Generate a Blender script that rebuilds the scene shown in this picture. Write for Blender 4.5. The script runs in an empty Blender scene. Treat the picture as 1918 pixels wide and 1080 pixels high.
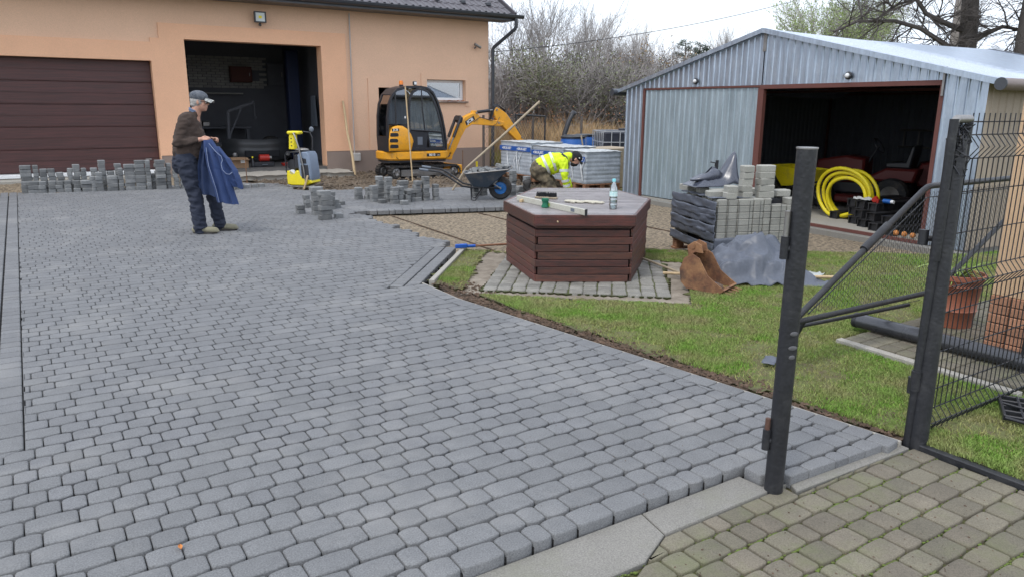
import bpy, bmesh, math, random
import numpy as np
from mathutils import Vector, Matrix, noise, Euler
random.seed(7)
rng = np.random.default_rng(7)
SC = bpy.context.scene
COL = SC.collection
PI = math.pi

# ---------------------------------------------------------------- camera
cam_d = bpy.data.cameras.new('camera'); cam = bpy.data.objects.new('camera', cam_d); COL.objects.link(cam)
cam_d.sensor_width = 36; cam_d.lens = 26.015; cam_d.clip_start = .05; cam_d.clip_end = 1500
_yaw, _pit, _rol = math.radians(33.2038), math.radians(13.783), math.atan(.007)
_fw = Vector((math.sin(_yaw)*math.cos(_pit), math.cos(_yaw)*math.cos(_pit), -math.sin(_pit)))
_rt = Vector((math.cos(_yaw), -math.sin(_yaw), 0)); _up = _rt.cross(_fw)
_r2 = _rt*math.cos(_rol)+_up*math.sin(_rol); _u2 = -_rt*math.sin(_rol)+_up*math.cos(_rol)
m = Matrix.Identity(4)
for i in range(3):
    m[i][0] = _r2[i]; m[i][1] = _u2[i]; m[i][2] = -_fw[i]; m[i][3] = (0, 0, 1.55)[i]
cam.matrix_world = m
SC.camera = cam

# ---------------------------------------------------------------- sky, sun, exposure
SUN_EL, SUN_AZ = math.radians(58), math.radians(248)      # azimuth clockwise from +Y
w = bpy.data.worlds.new('World'); SC.world = w; w.use_nodes = True
nt = w.node_tree; nt.nodes.clear(); N = nt.nodes.new; L = nt.links.new
out = N('ShaderNodeOutputWorld'); bg = N('ShaderNodeBackground'); L(bg.outputs[0], out.inputs[0])
sky = N('ShaderNodeTexSky'); sky.sky_type = 'NISHITA'; sky.sun_disc = False
sky.sun_elevation = SUN_EL; sky.sun_rotation = SUN_AZ; sky.air_density = 1.2; sky.dust_density = 2.5; sky.ozone_density = 1.5
tc = N('ShaderNodeTexCoord'); mp = N('ShaderNodeMapping'); mp.inputs['Scale'].default_value = (1, 1, 3.2); L(tc.outputs['Generated'], mp.inputs[0])
nz = N('ShaderNodeTexNoise'); nz.inputs['Scale'].default_value = 2.2; nz.inputs['Detail'].default_value = 7; nz.inputs['Roughness'].default_value = .55; L(mp.outputs[0], nz.inputs[0])
cr = N('ShaderNodeValToRGB'); cr.color_ramp.elements[0].position = .36; cr.color_ramp.elements[1].position = .6
cr.color_ramp.elements[0].color = (.62,)*3+(1,); cr.color_ramp.elements[1].color = (.97,)*3+(1,); L(nz.outputs[0], cr.inputs[0])
nz2 = N('ShaderNodeTexNoise'); nz2.inputs['Scale'].default_value = 3.1; nz2.inputs['Detail'].default_value = 6; L(mp.outputs[0], nz2.inputs[0])
cr2 = N('ShaderNodeValToRGB'); cr2.color_ramp.elements[0].position = .3; cr2.color_ramp.elements[1].position = .7
cr2.color_ramp.elements[0].color = (6.2, 6.9, 8.2, 1); cr2.color_ramp.elements[1].color = (8.8, 9.2, 9.9, 1); L(nz2.outputs[0], cr2.inputs[0])
mx = N('ShaderNodeMix'); mx.data_type = 'RGBA'; L(cr.outputs[0], mx.inputs[0]); L(sky.outputs[0], mx.inputs[6]); L(cr2.outputs[0], mx.inputs[7])
L(mx.outputs[2], bg.inputs[0]); bg.inputs[1].default_value = .105
sun_d = bpy.data.lights.new('sun', 'SUN'); sun = bpy.data.objects.new('sun', sun_d); COL.objects.link(sun)
sun_d.energy = .8; sun_d.angle = math.radians(12); sun_d.color = (1, .96, .9)
_sd = Vector((math.sin(SUN_AZ)*math.cos(SUN_EL), math.cos(SUN_AZ)*math.cos(SUN_EL), math.sin(SUN_EL)))
sun.rotation_euler = _sd.to_track_quat('Z', 'Y').to_euler()
SC.view_settings.view_transform = 'Standard'; SC.view_settings.look = 'None'
SC.view_settings.exposure = 0.93; SC.view_settings.gamma = 1; SC.view_settings.use_curve_mapping = False
SC.cycles.max_bounces = 6; SC.cycles.transparent_max_bounces = 12
SC.cycles.use_denoising = True

# ---------------------------------------------------------------- materials
def mat(name, col, rough=.7, metal=0., col2=None, nscale=6., amt=.5, bump=.15, bscale=80., rand=0., attr=False, hue=0.,
        grime=None, gscale=3., gamt=.5, stretch=None, coord='pos', spec=.5, alpha=None, trans=0., grain=.5, bdist=.004):
    mt = bpy.data.materials.new(name); mt.use_nodes = True; t = mt.node_tree; t.nodes.clear(); N = t.nodes.new; L = t.links.new
    o = N('ShaderNodeOutputMaterial'); b = N('ShaderNodeBsdfPrincipled'); L(b.outputs[0], o.inputs[0])
    b.inputs['Roughness'].default_value = rough; b.inputs['Metallic'].default_value = metal
    b.inputs['Specular IOR Level'].default_value = spec
    if trans: b.inputs['Transmission Weight'].default_value = trans
    if alpha is not None: b.inputs['Alpha'].default_value = alpha
    if coord == 'pos': src = N('ShaderNodeNewGeometry').outputs['Position']
    else: src = N('ShaderNodeTexCoord').outputs['Object']
    mp = N('ShaderNodeMapping'); L(src, mp.inputs[0])
    if stretch: mp.inputs['Scale'].default_value = stretch
    n1 = N('ShaderNodeTexNoise'); n1.inputs['Scale'].default_value = nscale; n1.inputs['Detail'].default_value = 6; n1.inputs['Roughness'].default_value = .6
    L(mp.outputs[0], n1.inputs[0])
    rp = N('ShaderNodeValToRGB'); rp.color_ramp.elements[0].position = .5-.5*min(1, .6/amt if amt else 1)*.5; rp.color_ramp.elements[1].position = .5+.25*min(1, .6/amt if amt else 1)
    c2 = col2 or tuple(c*(1-.35*amt) for c in col)
    rp.color_ramp.elements[0].color = (*c2, 1); rp.color_ramp.elements[1].color = (*col, 1); L(n1.outputs[0], rp.inputs[0])
    cur = rp.outputs[0]
    # fine grain
    n2 = N('ShaderNodeTexNoise'); n2.inputs['Scale'].default_value = bscale; n2.inputs['Detail'].default_value = 4; L(mp.outputs[0], n2.inputs[0])
    mm = N('ShaderNodeMath'); mm.operation = 'MULTIPLY_ADD'; mm.inputs[1].default_value = grain; mm.inputs[2].default_value = 1-grain/2; L(n2.outputs[0], mm.inputs[0])
    mul = N('ShaderNodeMix'); mul.data_type = 'RGBA'; mul.blend_type = 'MULTIPLY'; mul.inputs[0].default_value = 1; L(cur, mul.inputs[6]); L(mm.outputs[0], mul.inputs[7]); cur = mul.outputs[2]
    if grime:
        n3 = N('ShaderNodeTexNoise'); n3.inputs['Scale'].default_value = gscale; n3.inputs['Detail'].default_value = 8; n3.inputs['Roughness'].default_value = .7; L(src, n3.inputs[0])
        r3 = N('ShaderNodeValToRGB'); r3.color_ramp.elements[0].position = .5; r3.color_ramp.elements[1].position = .72
        r3.color_ramp.elements[0].color = (0, 0, 0, 1); r3.color_ramp.elements[1].color = (gamt,)*3+(1,); L(n3.outputs[0], r3.inputs[0])
        g = N('ShaderNodeMix'); g.data_type = 'RGBA'; L(r3.outputs[0], g.inputs[0]); L(cur, g.inputs[6]); g.inputs[7].default_value = (*grime, 1); cur = g.outputs[2]
    if rand:
        if attr:
            a = N('ShaderNodeAttribute'); a.attribute_name = 'var'; rs = a.outputs['Fac']
        else: rs = N('ShaderNodeObjectInfo').outputs['Random']
        m1 = N('ShaderNodeMath'); m1.operation = 'MULTIPLY_ADD'; m1.inputs[1].default_value = 2*rand; m1.inputs[2].default_value = 1-rand; L(rs, m1.inputs[0])
        hs = N('ShaderNodeHueSaturation'); L(m1.outputs[0], hs.inputs['Value']); L(cur, hs.inputs['Color'])
        if hue:
            m2 = N('ShaderNodeMath'); m2.operation = 'MULTIPLY_ADD'; m2.inputs[1].default_value = 7.13; L(rs, m2.inputs[0])
            m3 = N('ShaderNodeMath'); m3.operation = 'FRACT'; L(m2.outputs[0], m3.inputs[0])
            m4 = N('ShaderNodeMath'); m4.operation = 'MULTIPLY_ADD'; m4.inputs[1].default_value = 2*hue; m4.inputs[2].default_value = .5-hue; L(m3.outputs[0], m4.inputs[0]); L(m4.outputs[0], hs.inputs['Hue'])
        cur = hs.outputs[0]
    L(cur, b.inputs['Base Color'])
    if bump:
        bp = N('ShaderNodeBump'); bp.inputs['Strength'].default_value = bump; bp.inputs['Distance'].default_value = bdist; L(n2.outputs[0], bp.inputs['Height']); L(bp.outputs[0], b.inputs['Normal'])
    mr = N('ShaderNodeMath'); mr.operation = 'MULTIPLY_ADD'; mr.inputs[1].default_value = .25; mr.inputs[2].default_value = max(rough-.125, .02); L(n1.outputs[0], mr.inputs[0]); L(mr.outputs[0], b.inputs['Roughness'])
    return mt

def glass(name, tint=(.8, .85, .85), rough=.03, mix=.3):
    mt = bpy.data.materials.new(name); mt.use_nodes = True; t = mt.node_tree; t.nodes.clear(); N = t.nodes.new; L = t.links.new
    o = N('ShaderNodeOutputMaterial'); g = N('ShaderNodeBsdfGlossy'); g.inputs['Roughness'].default_value = rough; tr = N('ShaderNodeBsdfTransparent'); tr.inputs[0].default_value = (*tint, 1)
    fr = N('ShaderNodeFresnel'); fr.inputs[0].default_value = 1.45; ad = N('ShaderNodeMath'); ad.inputs[1].default_value = mix*.25; L(fr.outputs[0], ad.inputs[0])
    x = N('ShaderNodeMixShader'); L(ad.outputs[0], x.inputs[0]); L(tr.outputs[0], x.inputs[1]); L(g.outputs[0], x.inputs[2]); L(x.outputs[0], o.inputs[0])
    return mt

# ---------------------------------------------------------------- mesh builder
class MB:
    def __init__(s): s.v = []; s.f = []; s.m = []; s.var = []; s.n = 0; s.cv = 0.
    def add(s, vs, fs, mi=0, X=None):
        if X is not None: vs = [X @ Vector(p) for p in vs]
        o = s.n; s.v.extend([tuple(p) for p in vs]); s.n += len(vs)
        s.f.extend([tuple(i+o for i in f) for f in fs]); s.m.extend([mi]*len(fs)); s.var.extend([s.cv]*len(fs)); return s
    def box(s, x0, x1, y0, y1, z0, z1, b=0., mi=0, X=None):
        if x0 > x1: x0, x1 = x1, x0
        if y0 > y1: y0, y1 = y1, y0
        if z0 > z1: z0, z1 = z1, z0
        if b <= 0:
            vs = [(x, y, z) for z in (z0, z1) for y in (y0, y1) for x in (x0, x1)]
            return s.add(vs, [(0, 2, 3, 1), (4, 5, 7, 6), (0, 1, 5, 4), (2, 6, 7, 3), (0, 4, 6, 2), (1, 3, 7, 5)], mi, X)
        b = min(b, .49*(x1-x0), .49*(y1-y0), .49*(z1-z0))
        vs = []; idx = {}
        for ax in range(3):
            for i in (0, 1):
                for j in (0, 1):
                    for k in (0, 1):
                        c = [(x0, x1)[i], (y0, y1)[j], (z0, z1)[k]]; sg = [(1, -1)[i], (1, -1)[j], (1, -1)[k]]
                        for a in range(3):
                            if a != ax: c[a] += sg[a]*b
                        idx[(ax, i, j, k)] = len(vs); vs.append(tuple(c))
        fs = []
        for ax in range(3):
            o1, o2 = [a for a in range(3) if a != ax]
            for sd in (0, 1):
                q = []
                for (u, v) in ((0, 0), (1, 0), (1, 1), (0, 1)):
                    c = [0, 0, 0]; c[ax] = sd; c[o1] = u; c[o2] = v; q.append(idx[(ax, *c)])
                flip = (sd == 0) ^ (ax == 1)
                fs.append(tuple(reversed(q)) if flip else tuple(q))
        for e in range(3):                                             # edges along axis e
            o1, o2 = [a for a in range(3) if a != e]
            for u in (0, 1):
                for v in (0, 1):
                    c0 = [0]*3; c1 = [0]*3; c0[e] = 0; c1[e] = 1; c0[o1] = c1[o1] = u; c0[o2] = c1[o2] = v
                    fs.append((idx[(o1, *c0)], idx[(o1, *c1)], idx[(o2, *c1)], idx[(o2, *c0)]))
        for i in (0, 1):
            for j in (0, 1):
                for k in (0, 1): fs.append((idx[(0, i, j, k)], idx[(1, i, j, k)], idx[(2, i, j, k)]))
        return s.add(vs, fs, mi, X)
    def rod(s, p0, p1, r0, r1=None, n=10, mi=0, caps=True, X=None):
        r1 = r0 if r1 is None else r1
        p0, p1 = Vector(p0), Vector(p1); d = (p1-p0); 
        if d.length < 1e-6: return s
        d.normalize(); a = d.orthogonal().normalized(); b = d.cross(a)
        vs = [p+(a*math.cos(2*PI*i/n)+b*math.sin(2*PI*i/n))*r for p, r in ((p0, r0), (p1, r1)) for i in range(n)]
        fs = [(i, (i+1) % n, n+(i+1) % n, n+i) for i in range(n)]
        if caps: fs += [tuple(reversed(range(n))), tuple(range(n, 2*n))]
        return s.add(vs, fs, mi, X)
    def tube(s, pts, r, n=8, mi=0, closed=False, X=None):
        pts = [Vector(p) for p in pts]; K = len(pts); rr = r if isinstance(r, (list, tuple)) else [r]*K
        vs = []; pa = None
        for i, p in enumerate(pts):
            if closed: t = pts[(i+1) % K]-pts[i-1]
            else: t = pts[min(i+1, K-1)]-pts[max(i-1, 0)]
            if t.length < 1e-9: t = Vector((0, 0, 1))
            t.normalize()
            a = t.orthogonal().normalized() if pa is None else (pa-t*pa.dot(t))
            if a.length < 1e-5: a = t.orthogonal()
            a.normalize(); pa = a; b = t.cross(a)
            vs += [p+(a*math.cos(2*PI*k/n)+b*math.sin(2*PI*k/n))*rr[i] for k in range(n)]
        fs = []
        for i in range(K if closed else K-1):
            j = (i+1) % K
            fs += [(i*n+k, i*n+(k+1) % n, j*n+(k+1) % n, j*n+k) for k in range(n)]
        if not closed: fs += [tuple(reversed(range(n))), tuple(range((K-1)*n, K*n))]
        return s.add(vs, fs, mi, X)
    def lathe(s, prof, c=(0, 0, 0), n=20, mi=0, X=None, axis='z'):
        vs = []; K = len(prof)
        for (r, z) in prof:
            for k in range(n):
                a = 2*PI*k/n; p = (r*math.cos(a), r*math.sin(a), z)
                if axis == 'y': p = (p[0], p[2], p[1])
                if axis == 'x': p = (p[2], p[0], p[1])
                vs.append((p[0]+c[0], p[1]+c[1], p[2]+c[2]))
        fs = [(i*n+k, i*n+(k+1) % n, (i+1)*n+(k+1) % n, (i+1)*n+k) for i in range(K-1) for k in range(n)]
        shut = prof[0] == prof[-1]
        if prof[0][0] > 1e-4 and not shut: fs.append(tuple(reversed(range(n))))
        if prof[-1][0] > 1e-4 and not shut: fs.append(tuple(range((K-1)*n, K*n)))
        return s.add(vs, fs, mi, X)
    def prism(s, poly, a0, a1, plane='xy', mi=0, b=0., X=None):
        """extrude a 2-D outline; plane names the outline's axes, a0..a1 the third axis; b chamfers the a0/a1 rims"""
        def P(u, v, a): return {'xy': (u, v, a), 'xz': (u, a, v), 'yz': (a, u, v)}[plane]
        n = len(poly); 
        if b:
            cx = sum(p[0] for p in poly)/n; cy = sum(p[1] for p in poly)/n
            ins = inset(poly, b)
            rings = [(ins, a0), (poly, a0+b), (poly, a1-b), (ins, a1)]
        else: rings = [(poly, a0), (poly, a1)]
        vs = [P(u, v, a) for pl, a in rings for (u, v) in pl]; R = len(rings)
        fs = [(i*n+k, i*n+(k+1) % n, (i+1)*n+(k+1) % n, (i+1)*n+k) for i in range(R-1) for k in range(n)]
        fs += [tuple(reversed(range(n))), tuple(range((R-1)*n, R*n))]
        return s.add(vs, fs, mi, X)
    def grid(s, fn, nu, nv, mi=0, X=None, closeu=False):
        vs = [fn(i/(nu-1 if not closeu else nu), j/(nv-1)) for j in range(nv) for i in range(nu)]
        fs = [(j*nu+i, j*nu+(i+1) % nu, (j+1)*nu+(i+1) % nu, (j+1)*nu+i) for j in range(nv-1) for i in range(nu if closeu else nu-1)]
        return s.add(vs, fs, mi, X)
    def ell(s, c, r, n=14, mi=0, X=None):
        vs = []; fs = []; m_ = n//2
        for j in range(m_+1):
            ph = PI*j/m_
            for i in range(n): vs.append((c[0]+r[0]*math.sin(ph)*math.cos(2*PI*i/n), c[1]+r[1]*math.sin(ph)*math.sin(2*PI*i/n), c[2]-r[2]*math.cos(ph)))
        for j in range(m_):
            for i in range(n): fs.append((j*n+i, j*n+(i+1) % n, (j+1)*n+(i+1) % n, (j+1)*n+i))
        return s.add(vs, fs, mi, X)
    def mesh(s, name, mats, smooth=None, fixn=True):
        me = bpy.data.meshes.new(name); me.from_pydata(s.v, [], s.f)
        for m_ in (mats if isinstance(mats, (list, tuple)) else [mats]): me.materials.append(m_)
        if any(s.m): me.polygons.foreach_set('material_index', s.m)
        if any(s.var):
            at = me.attributes.new('var', 'FLOAT', 'FACE'); at.data.foreach_set('value', s.var)
        if fixn or smooth:
            b = bmesh.new(); b.from_mesh(me)
            if fixn: bmesh.ops.recalc_face_normals(b, faces=b.faces)
            if smooth:
                ang = math.radians(smooth)
                for f in b.faces: f.smooth = True
                for e in b.edges:
                    if len(e.link_faces) != 2 or e.calc_face_angle(0) > ang: e.smooth = False
            b.to_mesh(me); b.free()
        me.update(); return me
    def build(s, name, mats, parent=None, smooth=None, loc=None, kind=None, fixn=True):
        o = bpy.data.objects.new(name, s.mesh(name, mats, smooth, fixn)); COL.objects.link(o)
        if parent is not None: o.parent = parent
        if loc: o.location = loc
        if kind: o['kind'] = kind
        return o

def inset(poly, d):
    n = len(poly); A = sum(poly[i][0]*poly[(i+1) % n][1]-poly[(i+1) % n][0]*poly[i][1] for i in range(n)); sg = 1 if A > 0 else -1
    o = []
    for i in range(n):
        p0, p1, p2 = Vector(poly[i-1]), Vector(poly[i]), Vector(poly[(i+1) % n])
        e1 = (p1-p0); e2 = (p2-p1)
        if e1.length < 1e-7 or e2.length < 1e-7: o.append(tuple(p1)); continue
        e1.normalize(); e2.normalize()
        n1 = Vector((-e1.y, e1.x))*sg; n2 = Vector((-e2.y, e2.x))*sg; b = n1+n2
        if b.length < 1e-5: o.append(tuple(p1+n1*d)); continue
        b.normalize(); k = d/max(.45, b.dot(n1)); o.append(tuple(p1+b*k))
    return o

def tag(o, label, cat, group=None):
    o['label'] = label; o['category'] = cat
    if group: o['group'] = group
    return o
def thing(name, label, cat, loc=(0, 0, 0), rz=0, group=None):
    o = bpy.data.objects.new(name, None); COL.objects.link(o); o.location = loc; o.rotation_euler = (0, 0, rz); o.empty_display_size = .1
    return tag(o, label, cat, group)
def struct(o): o['kind'] = 'structure'; return o
def inst(me, name, parent=None, loc=(0, 0, 0), rot=(0, 0, 0), sc=None):
    o = bpy.data.objects.new(name, me); COL.objects.link(o); o.location = loc; o.rotation_euler = rot
    if sc: o.scale = sc
    if parent is not None: o.parent = parent
    return o
def text_geo(mb, s, size, X, ext=.002, mi=0, bold=0.):
    c = bpy.data.curves.new('t', 'FONT'); c.body = s; c.size = size; c.extrude = ext; c.offset = bold; c.align_x = 'CENTER'; c.align_y = 'CENTER'; c.resolution_u = 3
    o = bpy.data.objects.new('t', c); COL.objects.link(o); dg = bpy.context.evaluated_depsgraph_get()
    me = bpy.data.meshes.new_from_object(o.evaluated_get(dg)); 
    mb.add([v.co.copy() for v in me.vertices], [tuple(p.vertices) for p in me.polygons], mi, X)
    bpy.data.objects.remove(o); bpy.data.curves.remove(c); bpy.data.meshes.remove(me)
def frame(o, x, y):
    """matrix with given origin, x axis and (roughly) y axis"""
    x = Vector(x).normalized(); z = x.cross(Vector(y)).normalized(); y = z.cross(x); M_ = Matrix.Identity(4)
    for i in range(3): M_[i][0] = x[i]; M_[i][1] = y[i]; M_[i][2] = z[i]; M_[i][3] = o[i]
    return M_
def capsule(mb, p0, p1, r0, r1, flat=1., side=None, n=14):
    """tapered capsule; flat squeezes it across side"""
    p0, p1 = Vector(p0), Vector(p1); d = p1-p0; L_ = max(d.length, 1e-5); d = d/L_
    a = (Vector(side)-d*Vector(side).dot(d)).normalized() if side else d.orthogonal().normalized(); b = d.cross(a)
    vs = []; K = 0
    rings = [(-math.cos(t)*r0, math.sin(t)*r0) for t in (0.05, .5, 1., PI/2)] + [(L_-math.cos(t)*r1, math.sin(t)*r1) for t in (PI/2, PI-1., PI-.5, PI-.05)]
    for (h, r) in rings:
        vs += [p0+d*h+(a*math.cos(2*PI*i/n)*flat+b*math.sin(2*PI*i/n))*r for i in range(n)]; K += 1
    fs = [(i*n+k, i*n+(k+1) % n, (i+1)*n+(k+1) % n, (i+1)*n+k) for i in range(K-1) for k in range(n)]
    fs += [tuple(reversed(range(n))), tuple(range((K-1)*n, K*n))]
    mb.add(vs, fs)
def blob(name, mb, voxel, mt, parent, wr=0., wscale=14., sm=4, stretch=(1, 1, 1), dec=None):
    me = mb.mesh(name, mt); o = bpy.data.objects.new(name, me); COL.objects.link(o)
    r = o.modifiers.new('r', 'REMESH'); r.mode = 'VOXEL'; r.voxel_size = voxel; r.use_smooth_shade = True
    if sm: q = o.modifiers.new('s', 'SMOOTH'); q.iterations = sm; q.factor = .5
    dg = bpy.context.evaluated_depsgraph_get(); me2 = bpy.data.meshes.new_from_object(o.evaluated_get(dg)); o.modifiers.clear(); o.data = me2; bpy.data.meshes.remove(me)
    if wr:
        nr = [v.normal.copy() for v in me2.vertices]
        for v, n_ in zip(me2.vertices, nr):
            p = Vector((v.co.x*stretch[0], v.co.y*stretch[1], v.co.z*stretch[2]))*wscale
            k = noise.noise(p)+.5*noise.noise(p*2.3+Vector((5, 1, 2)))
            k = -abs(k)*1.4+.3
            v.co += n_*k*wr
    me2.name = name
    if not me2.materials: me2.materials.append(mt)
    for p in me2.polygons: p.use_smooth = True
    if parent is not None: o.parent = parent
    return o
# ---------------------------------------------------------------- palette
PAV = dict(rough=.82, nscale=9, amt=.6, bump=.7, bscale=170, bdist=.003, grain=1.5)
m_pav = mat('paver_grey', (.165, .168, .171), rand=.075, grime=(.25, .245, .235), gscale=1.3, gamt=.55, **PAV)
m_pav_a = mat('paver_grey_joined', (.163, .166, .171), rand=.075, attr=True, grime=(.25, .245, .235), gscale=1.3, gamt=.55, **PAV)
m_old = mat('old_paver', (.165, .146, .108), rough=.9, nscale=7, amt=.7, bump=.6, bscale=190, rand=.16, hue=.012, grime=(.14, .15, .07), gscale=4, gamt=.6, bdist=.003, grain=1.3)
m_old_a = mat('old_paver_joined', (.165, .146, .108), rough=.9, nscale=7, amt=.7, bump=.6, bscale=190, rand=.16, attr=True, hue=.012, grime=(.14, .15, .07), gscale=4, gamt=.6, bdist=.003, grain=1.3)
m_well_pave = mat('worn_cobble', (.235, .225, .20), rough=.92, nscale=11, amt=.8, bump=.7, bscale=150, rand=.2, grime=(.12, .11, .08), gscale=7, gamt=.5, bdist=.004, grain=1.3)
m_conc = mat('concrete', (.22, .21, .188), rough=.9, nscale=3, amt=.5, bump=.3, bscale=170, grime=(.17, .17, .12), gscale=2.5, gamt=.6, grain=1.3)
m_conc_l = mat('pale_concrete', (.36, .34, .30), rough=.9, nscale=5, amt=.5, bump=.3, bscale=150, grime=(.2, .18, .13), gscale=5, gamt=.4, grain=1.3)
m_loose = mat('loose_paver', (.19, .195, .195), rough=.88, nscale=9, amt=.7, bump=.5, bscale=200, rand=.3, grime=(.27, .26, .24), gscale=9, gamt=.5, bdist=.003, grain=1.3)
m_loose_l = mat('pale_paver', (.33, .325, .29), rough=.9, nscale=12, amt=.5, bump=.5, bscale=200, rand=.12, grime=(.22, .21, .18), gscale=12, gamt=.4, grain=1.3)
m_joint = mat('joint_sand', (.030, .028, .026), rough=.95, nscale=20, bump=.3, bscale=300)
m_joint_old = mat('joint_soil_moss', (.085, .072, .035), rough=.95, nscale=9, amt=.8, col2=(.07, .10, .02), bump=.8, bscale=200)
m_moss = mat('moss', (.13, .20, .03), rough=.95, nscale=30, amt=.9, col2=(.09, .09, .03), bump=1, bscale=300)
m_grav = mat('grit_bed', (.38, .30, .205), rough=.95, nscale=26, amt=1.2, col2=(.10, .08, .055), bump=1, bscale=240, bdist=.012)
m_soil = mat('soil', (.16, .105, .072), rough=.97, nscale=14, amt=.9, col2=(.05, .034, .022), bump=1, bscale=60, bdist=.02)
m_dirt = mat('dug_dirt', (.19, .145, .10), rough=.97, nscale=3, amt=1, col2=(.09, .068, .05), bump=1, bscale=45, bdist=.03, grime=(.26, .22, .17), gscale=1.6, gamt=.6)
m_turf = mat('turf', (.13, .16, .045), rough=.97, nscale=14, amt=.9, col2=(.12, .095, .05), bump=1, bscale=150, bdist=.01)
m_field = mat('field', (.14, .13, .05), rough=.97, nscale=.4, amt=.9, col2=(.09, .10, .03), bump=1, bscale=30, bdist=.03)
m_wallT = mat('render_tan', (.77, .50, .34), rough=.92, nscale=1.4, amt=.22, bump=.6, bscale=190, bdist=.004, grain=.9)
m_wallO = mat('render_orange', (.84, .485, .30), rough=.92, nscale=1.8, amt=.25, bump=.8, bscale=190, bdist=.004, grain=.9)
m_plinth = mat('plinth_brown', (.28, .215, .18), rough=.9, nscale=3, amt=.3, bump=.5, bscale=220, grime=(.2, .16, .13), gscale=3, gamt=.4, grain=.9)
m_roof = mat('roof_sheet', (.085, .078, .088), rough=.45, nscale=3, amt=.4, bump=.1, spec=.6)
m_gut = mat('gutter_graphite', (.05, .055, .065), rough=.35, nscale=4, amt=.3, bump=.05)
m_door = mat('door_brown', (.095, .036, .033), rough=.5, nscale=4, amt=1., col2=(.05, .023, .021), bump=.5, bscale=40, stretch=(.45, 1, 14), bdist=.003)
m_white = mat('white_plastic', (.75, .76, .76), rough=.4, nscale=4, amt=.15, bump=.05)
m_glass = glass('pane_glass', (.7, .75, .78), .02, 1.0)
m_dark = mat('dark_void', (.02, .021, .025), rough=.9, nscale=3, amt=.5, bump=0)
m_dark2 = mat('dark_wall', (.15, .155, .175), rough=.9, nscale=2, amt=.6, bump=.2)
m_wbrick = mat('white_brick', (.38, .37, .35), rough=.85, nscale=6, amt=.6, bump=.3, rand=.15)
m_galv = mat('galvanised_sheet', (.50, .58, .68), rough=.36, metal=.8, nscale=5, amt=.8, col2=(.35, .41, .49), bump=.08, bscale=60, stretch=(3.5, 3.5, .3), grime=(.60, .66, .72), gscale=5, gamt=.5)
m_galv_d = mat('galvanised_door', (.40, .475, .52), rough=.42, metal=.55, nscale=4, amt=.9, col2=(.30, .365, .405), bump=.05, bscale=60, stretch=(3, 3, .4))
m_galv_r = mat('galvanised_roof', (.66, .71, .78), rough=.36, metal=.75, nscale=3, amt=.3, bump=.05, bscale=40)
m_galv_in = mat('shaded_sheet_inside', (.17, .185, .21), rough=.7, metal=.3, nscale=5, amt=.5, bump=.05)  # darker copy of the galvanised colour, the bay's shade put into it
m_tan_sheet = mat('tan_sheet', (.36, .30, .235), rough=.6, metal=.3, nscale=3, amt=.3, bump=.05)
m_redox = mat('red_oxide_steel', (.13, .045, .035), rough=.7, nscale=8, amt=.6, bump=.2)
m_black = mat('black_paint', (.017, .018, .022), rough=.5, nscale=12, amt=.6, bump=.6, bscale=70, grime=(.06, .06, .062), gscale=9, gamt=.5, bdist=.004)
m_wire = mat('coated_wire', (.012, .013, .018), rough=.4, nscale=12, amt=.3, bump=0)
m_rubber = mat('rubber', (.022, .022, .023), rough=.8, nscale=9, amt=.5, bump=.3, grime=(.15, .12, .09), gscale=7, gamt=.6)
m_steel = mat('bare_steel', (.32, .31, .30), rough=.45, metal=.8, nscale=8, amt=.6, bump=.1, grime=(.2, .15, .11), gscale=6, gamt=.5)
m_jcb = mat('machine_yellow', (.80, .36, .018), rough=.42, nscale=4, amt=.3, bump=.05, grime=(.30, .19, .08), gscale=6, gamt=.6, spec=.5)
m_cab = mat('cab_black', (.022, .023, .028), rough=.4, nscale=5, amt=.4, bump=.1)
m_cabglass = glass('cab_glass', (.62, .68, .66), .02, 1.6)
m_cabglass_d = glass('cab_glass_dark', (.12, .13, .14), .03, 1.2)
m_yel = mat('bright_yellow', (.80, .66, .012), rough=.45, nscale=6, amt=.3, bump=.05, grime=(.3, .25, .1), gscale=8, gamt=.4)
m_grey = mat('grey_plastic', (.13, .15, .18), rough=.5, nscale=6, amt=.3, bump=.05)
m_wood = mat('raw_wood', (.55, .41, .24), rough=.8, nscale=8, amt=.6, bump=.3, bscale=60, stretch=(4, 4, .6), grime=(.3, .22, .13), gscale=8, gamt=.5)
m_wood_o = mat('weathered_wood', (.38, .31, .22), rough=.85, nscale=8, amt=.7, bump=.4, bscale=50, grime=(.2, .16, .11), gscale=6, gamt=.5)
m_pallet = mat('pallet_wood', (.30, .15, .08), rough=.85, nscale=8, amt=.8, bump=.4, bscale=60)
m_deck = mat('stained_wood', (.12, .040, .028), rough=.45, nscale=5, amt=.9, col2=(.052, .027, .023), bump=.5, bscale=50, stretch=(1.2, 1.2, 9), rand=.3, hue=.008, bdist=.003)
m_decktop = mat('sky_sheen_stained_wood', (.34, .315, .315), rough=.2, nscale=5, amt=.5, bump=.35, bscale=70, rand=.15, bdist=.003, spec=.8)  # reflected sky on the lid is put into this pale colour
m_navy = mat('navy_cloth', (.022, .028, .048), rough=.9, nscale=8, amt=.5, bump=.3, bscale=200, coord='obj')
m_blue = mat('blue_cloth', (.028, .055, .155), rough=.85, nscale=7, amt=.5, bump=.3, bscale=180, coord='obj')
m_brown = mat('brown_wool', (.065, .045, .036), rough=.95, nscale=9, amt=.5, bump=.6, bscale=260, coord='obj')
m_skin = mat('skin', (.50, .27, .19), rough=.55, nscale=10, amt=.35, bump=.05, coord='obj')
m_hair = mat('grey_hair', (.40, .38, .36), rough=.9, nscale=40, amt=.6, bump=.8, bscale=200, coord='obj')
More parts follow.
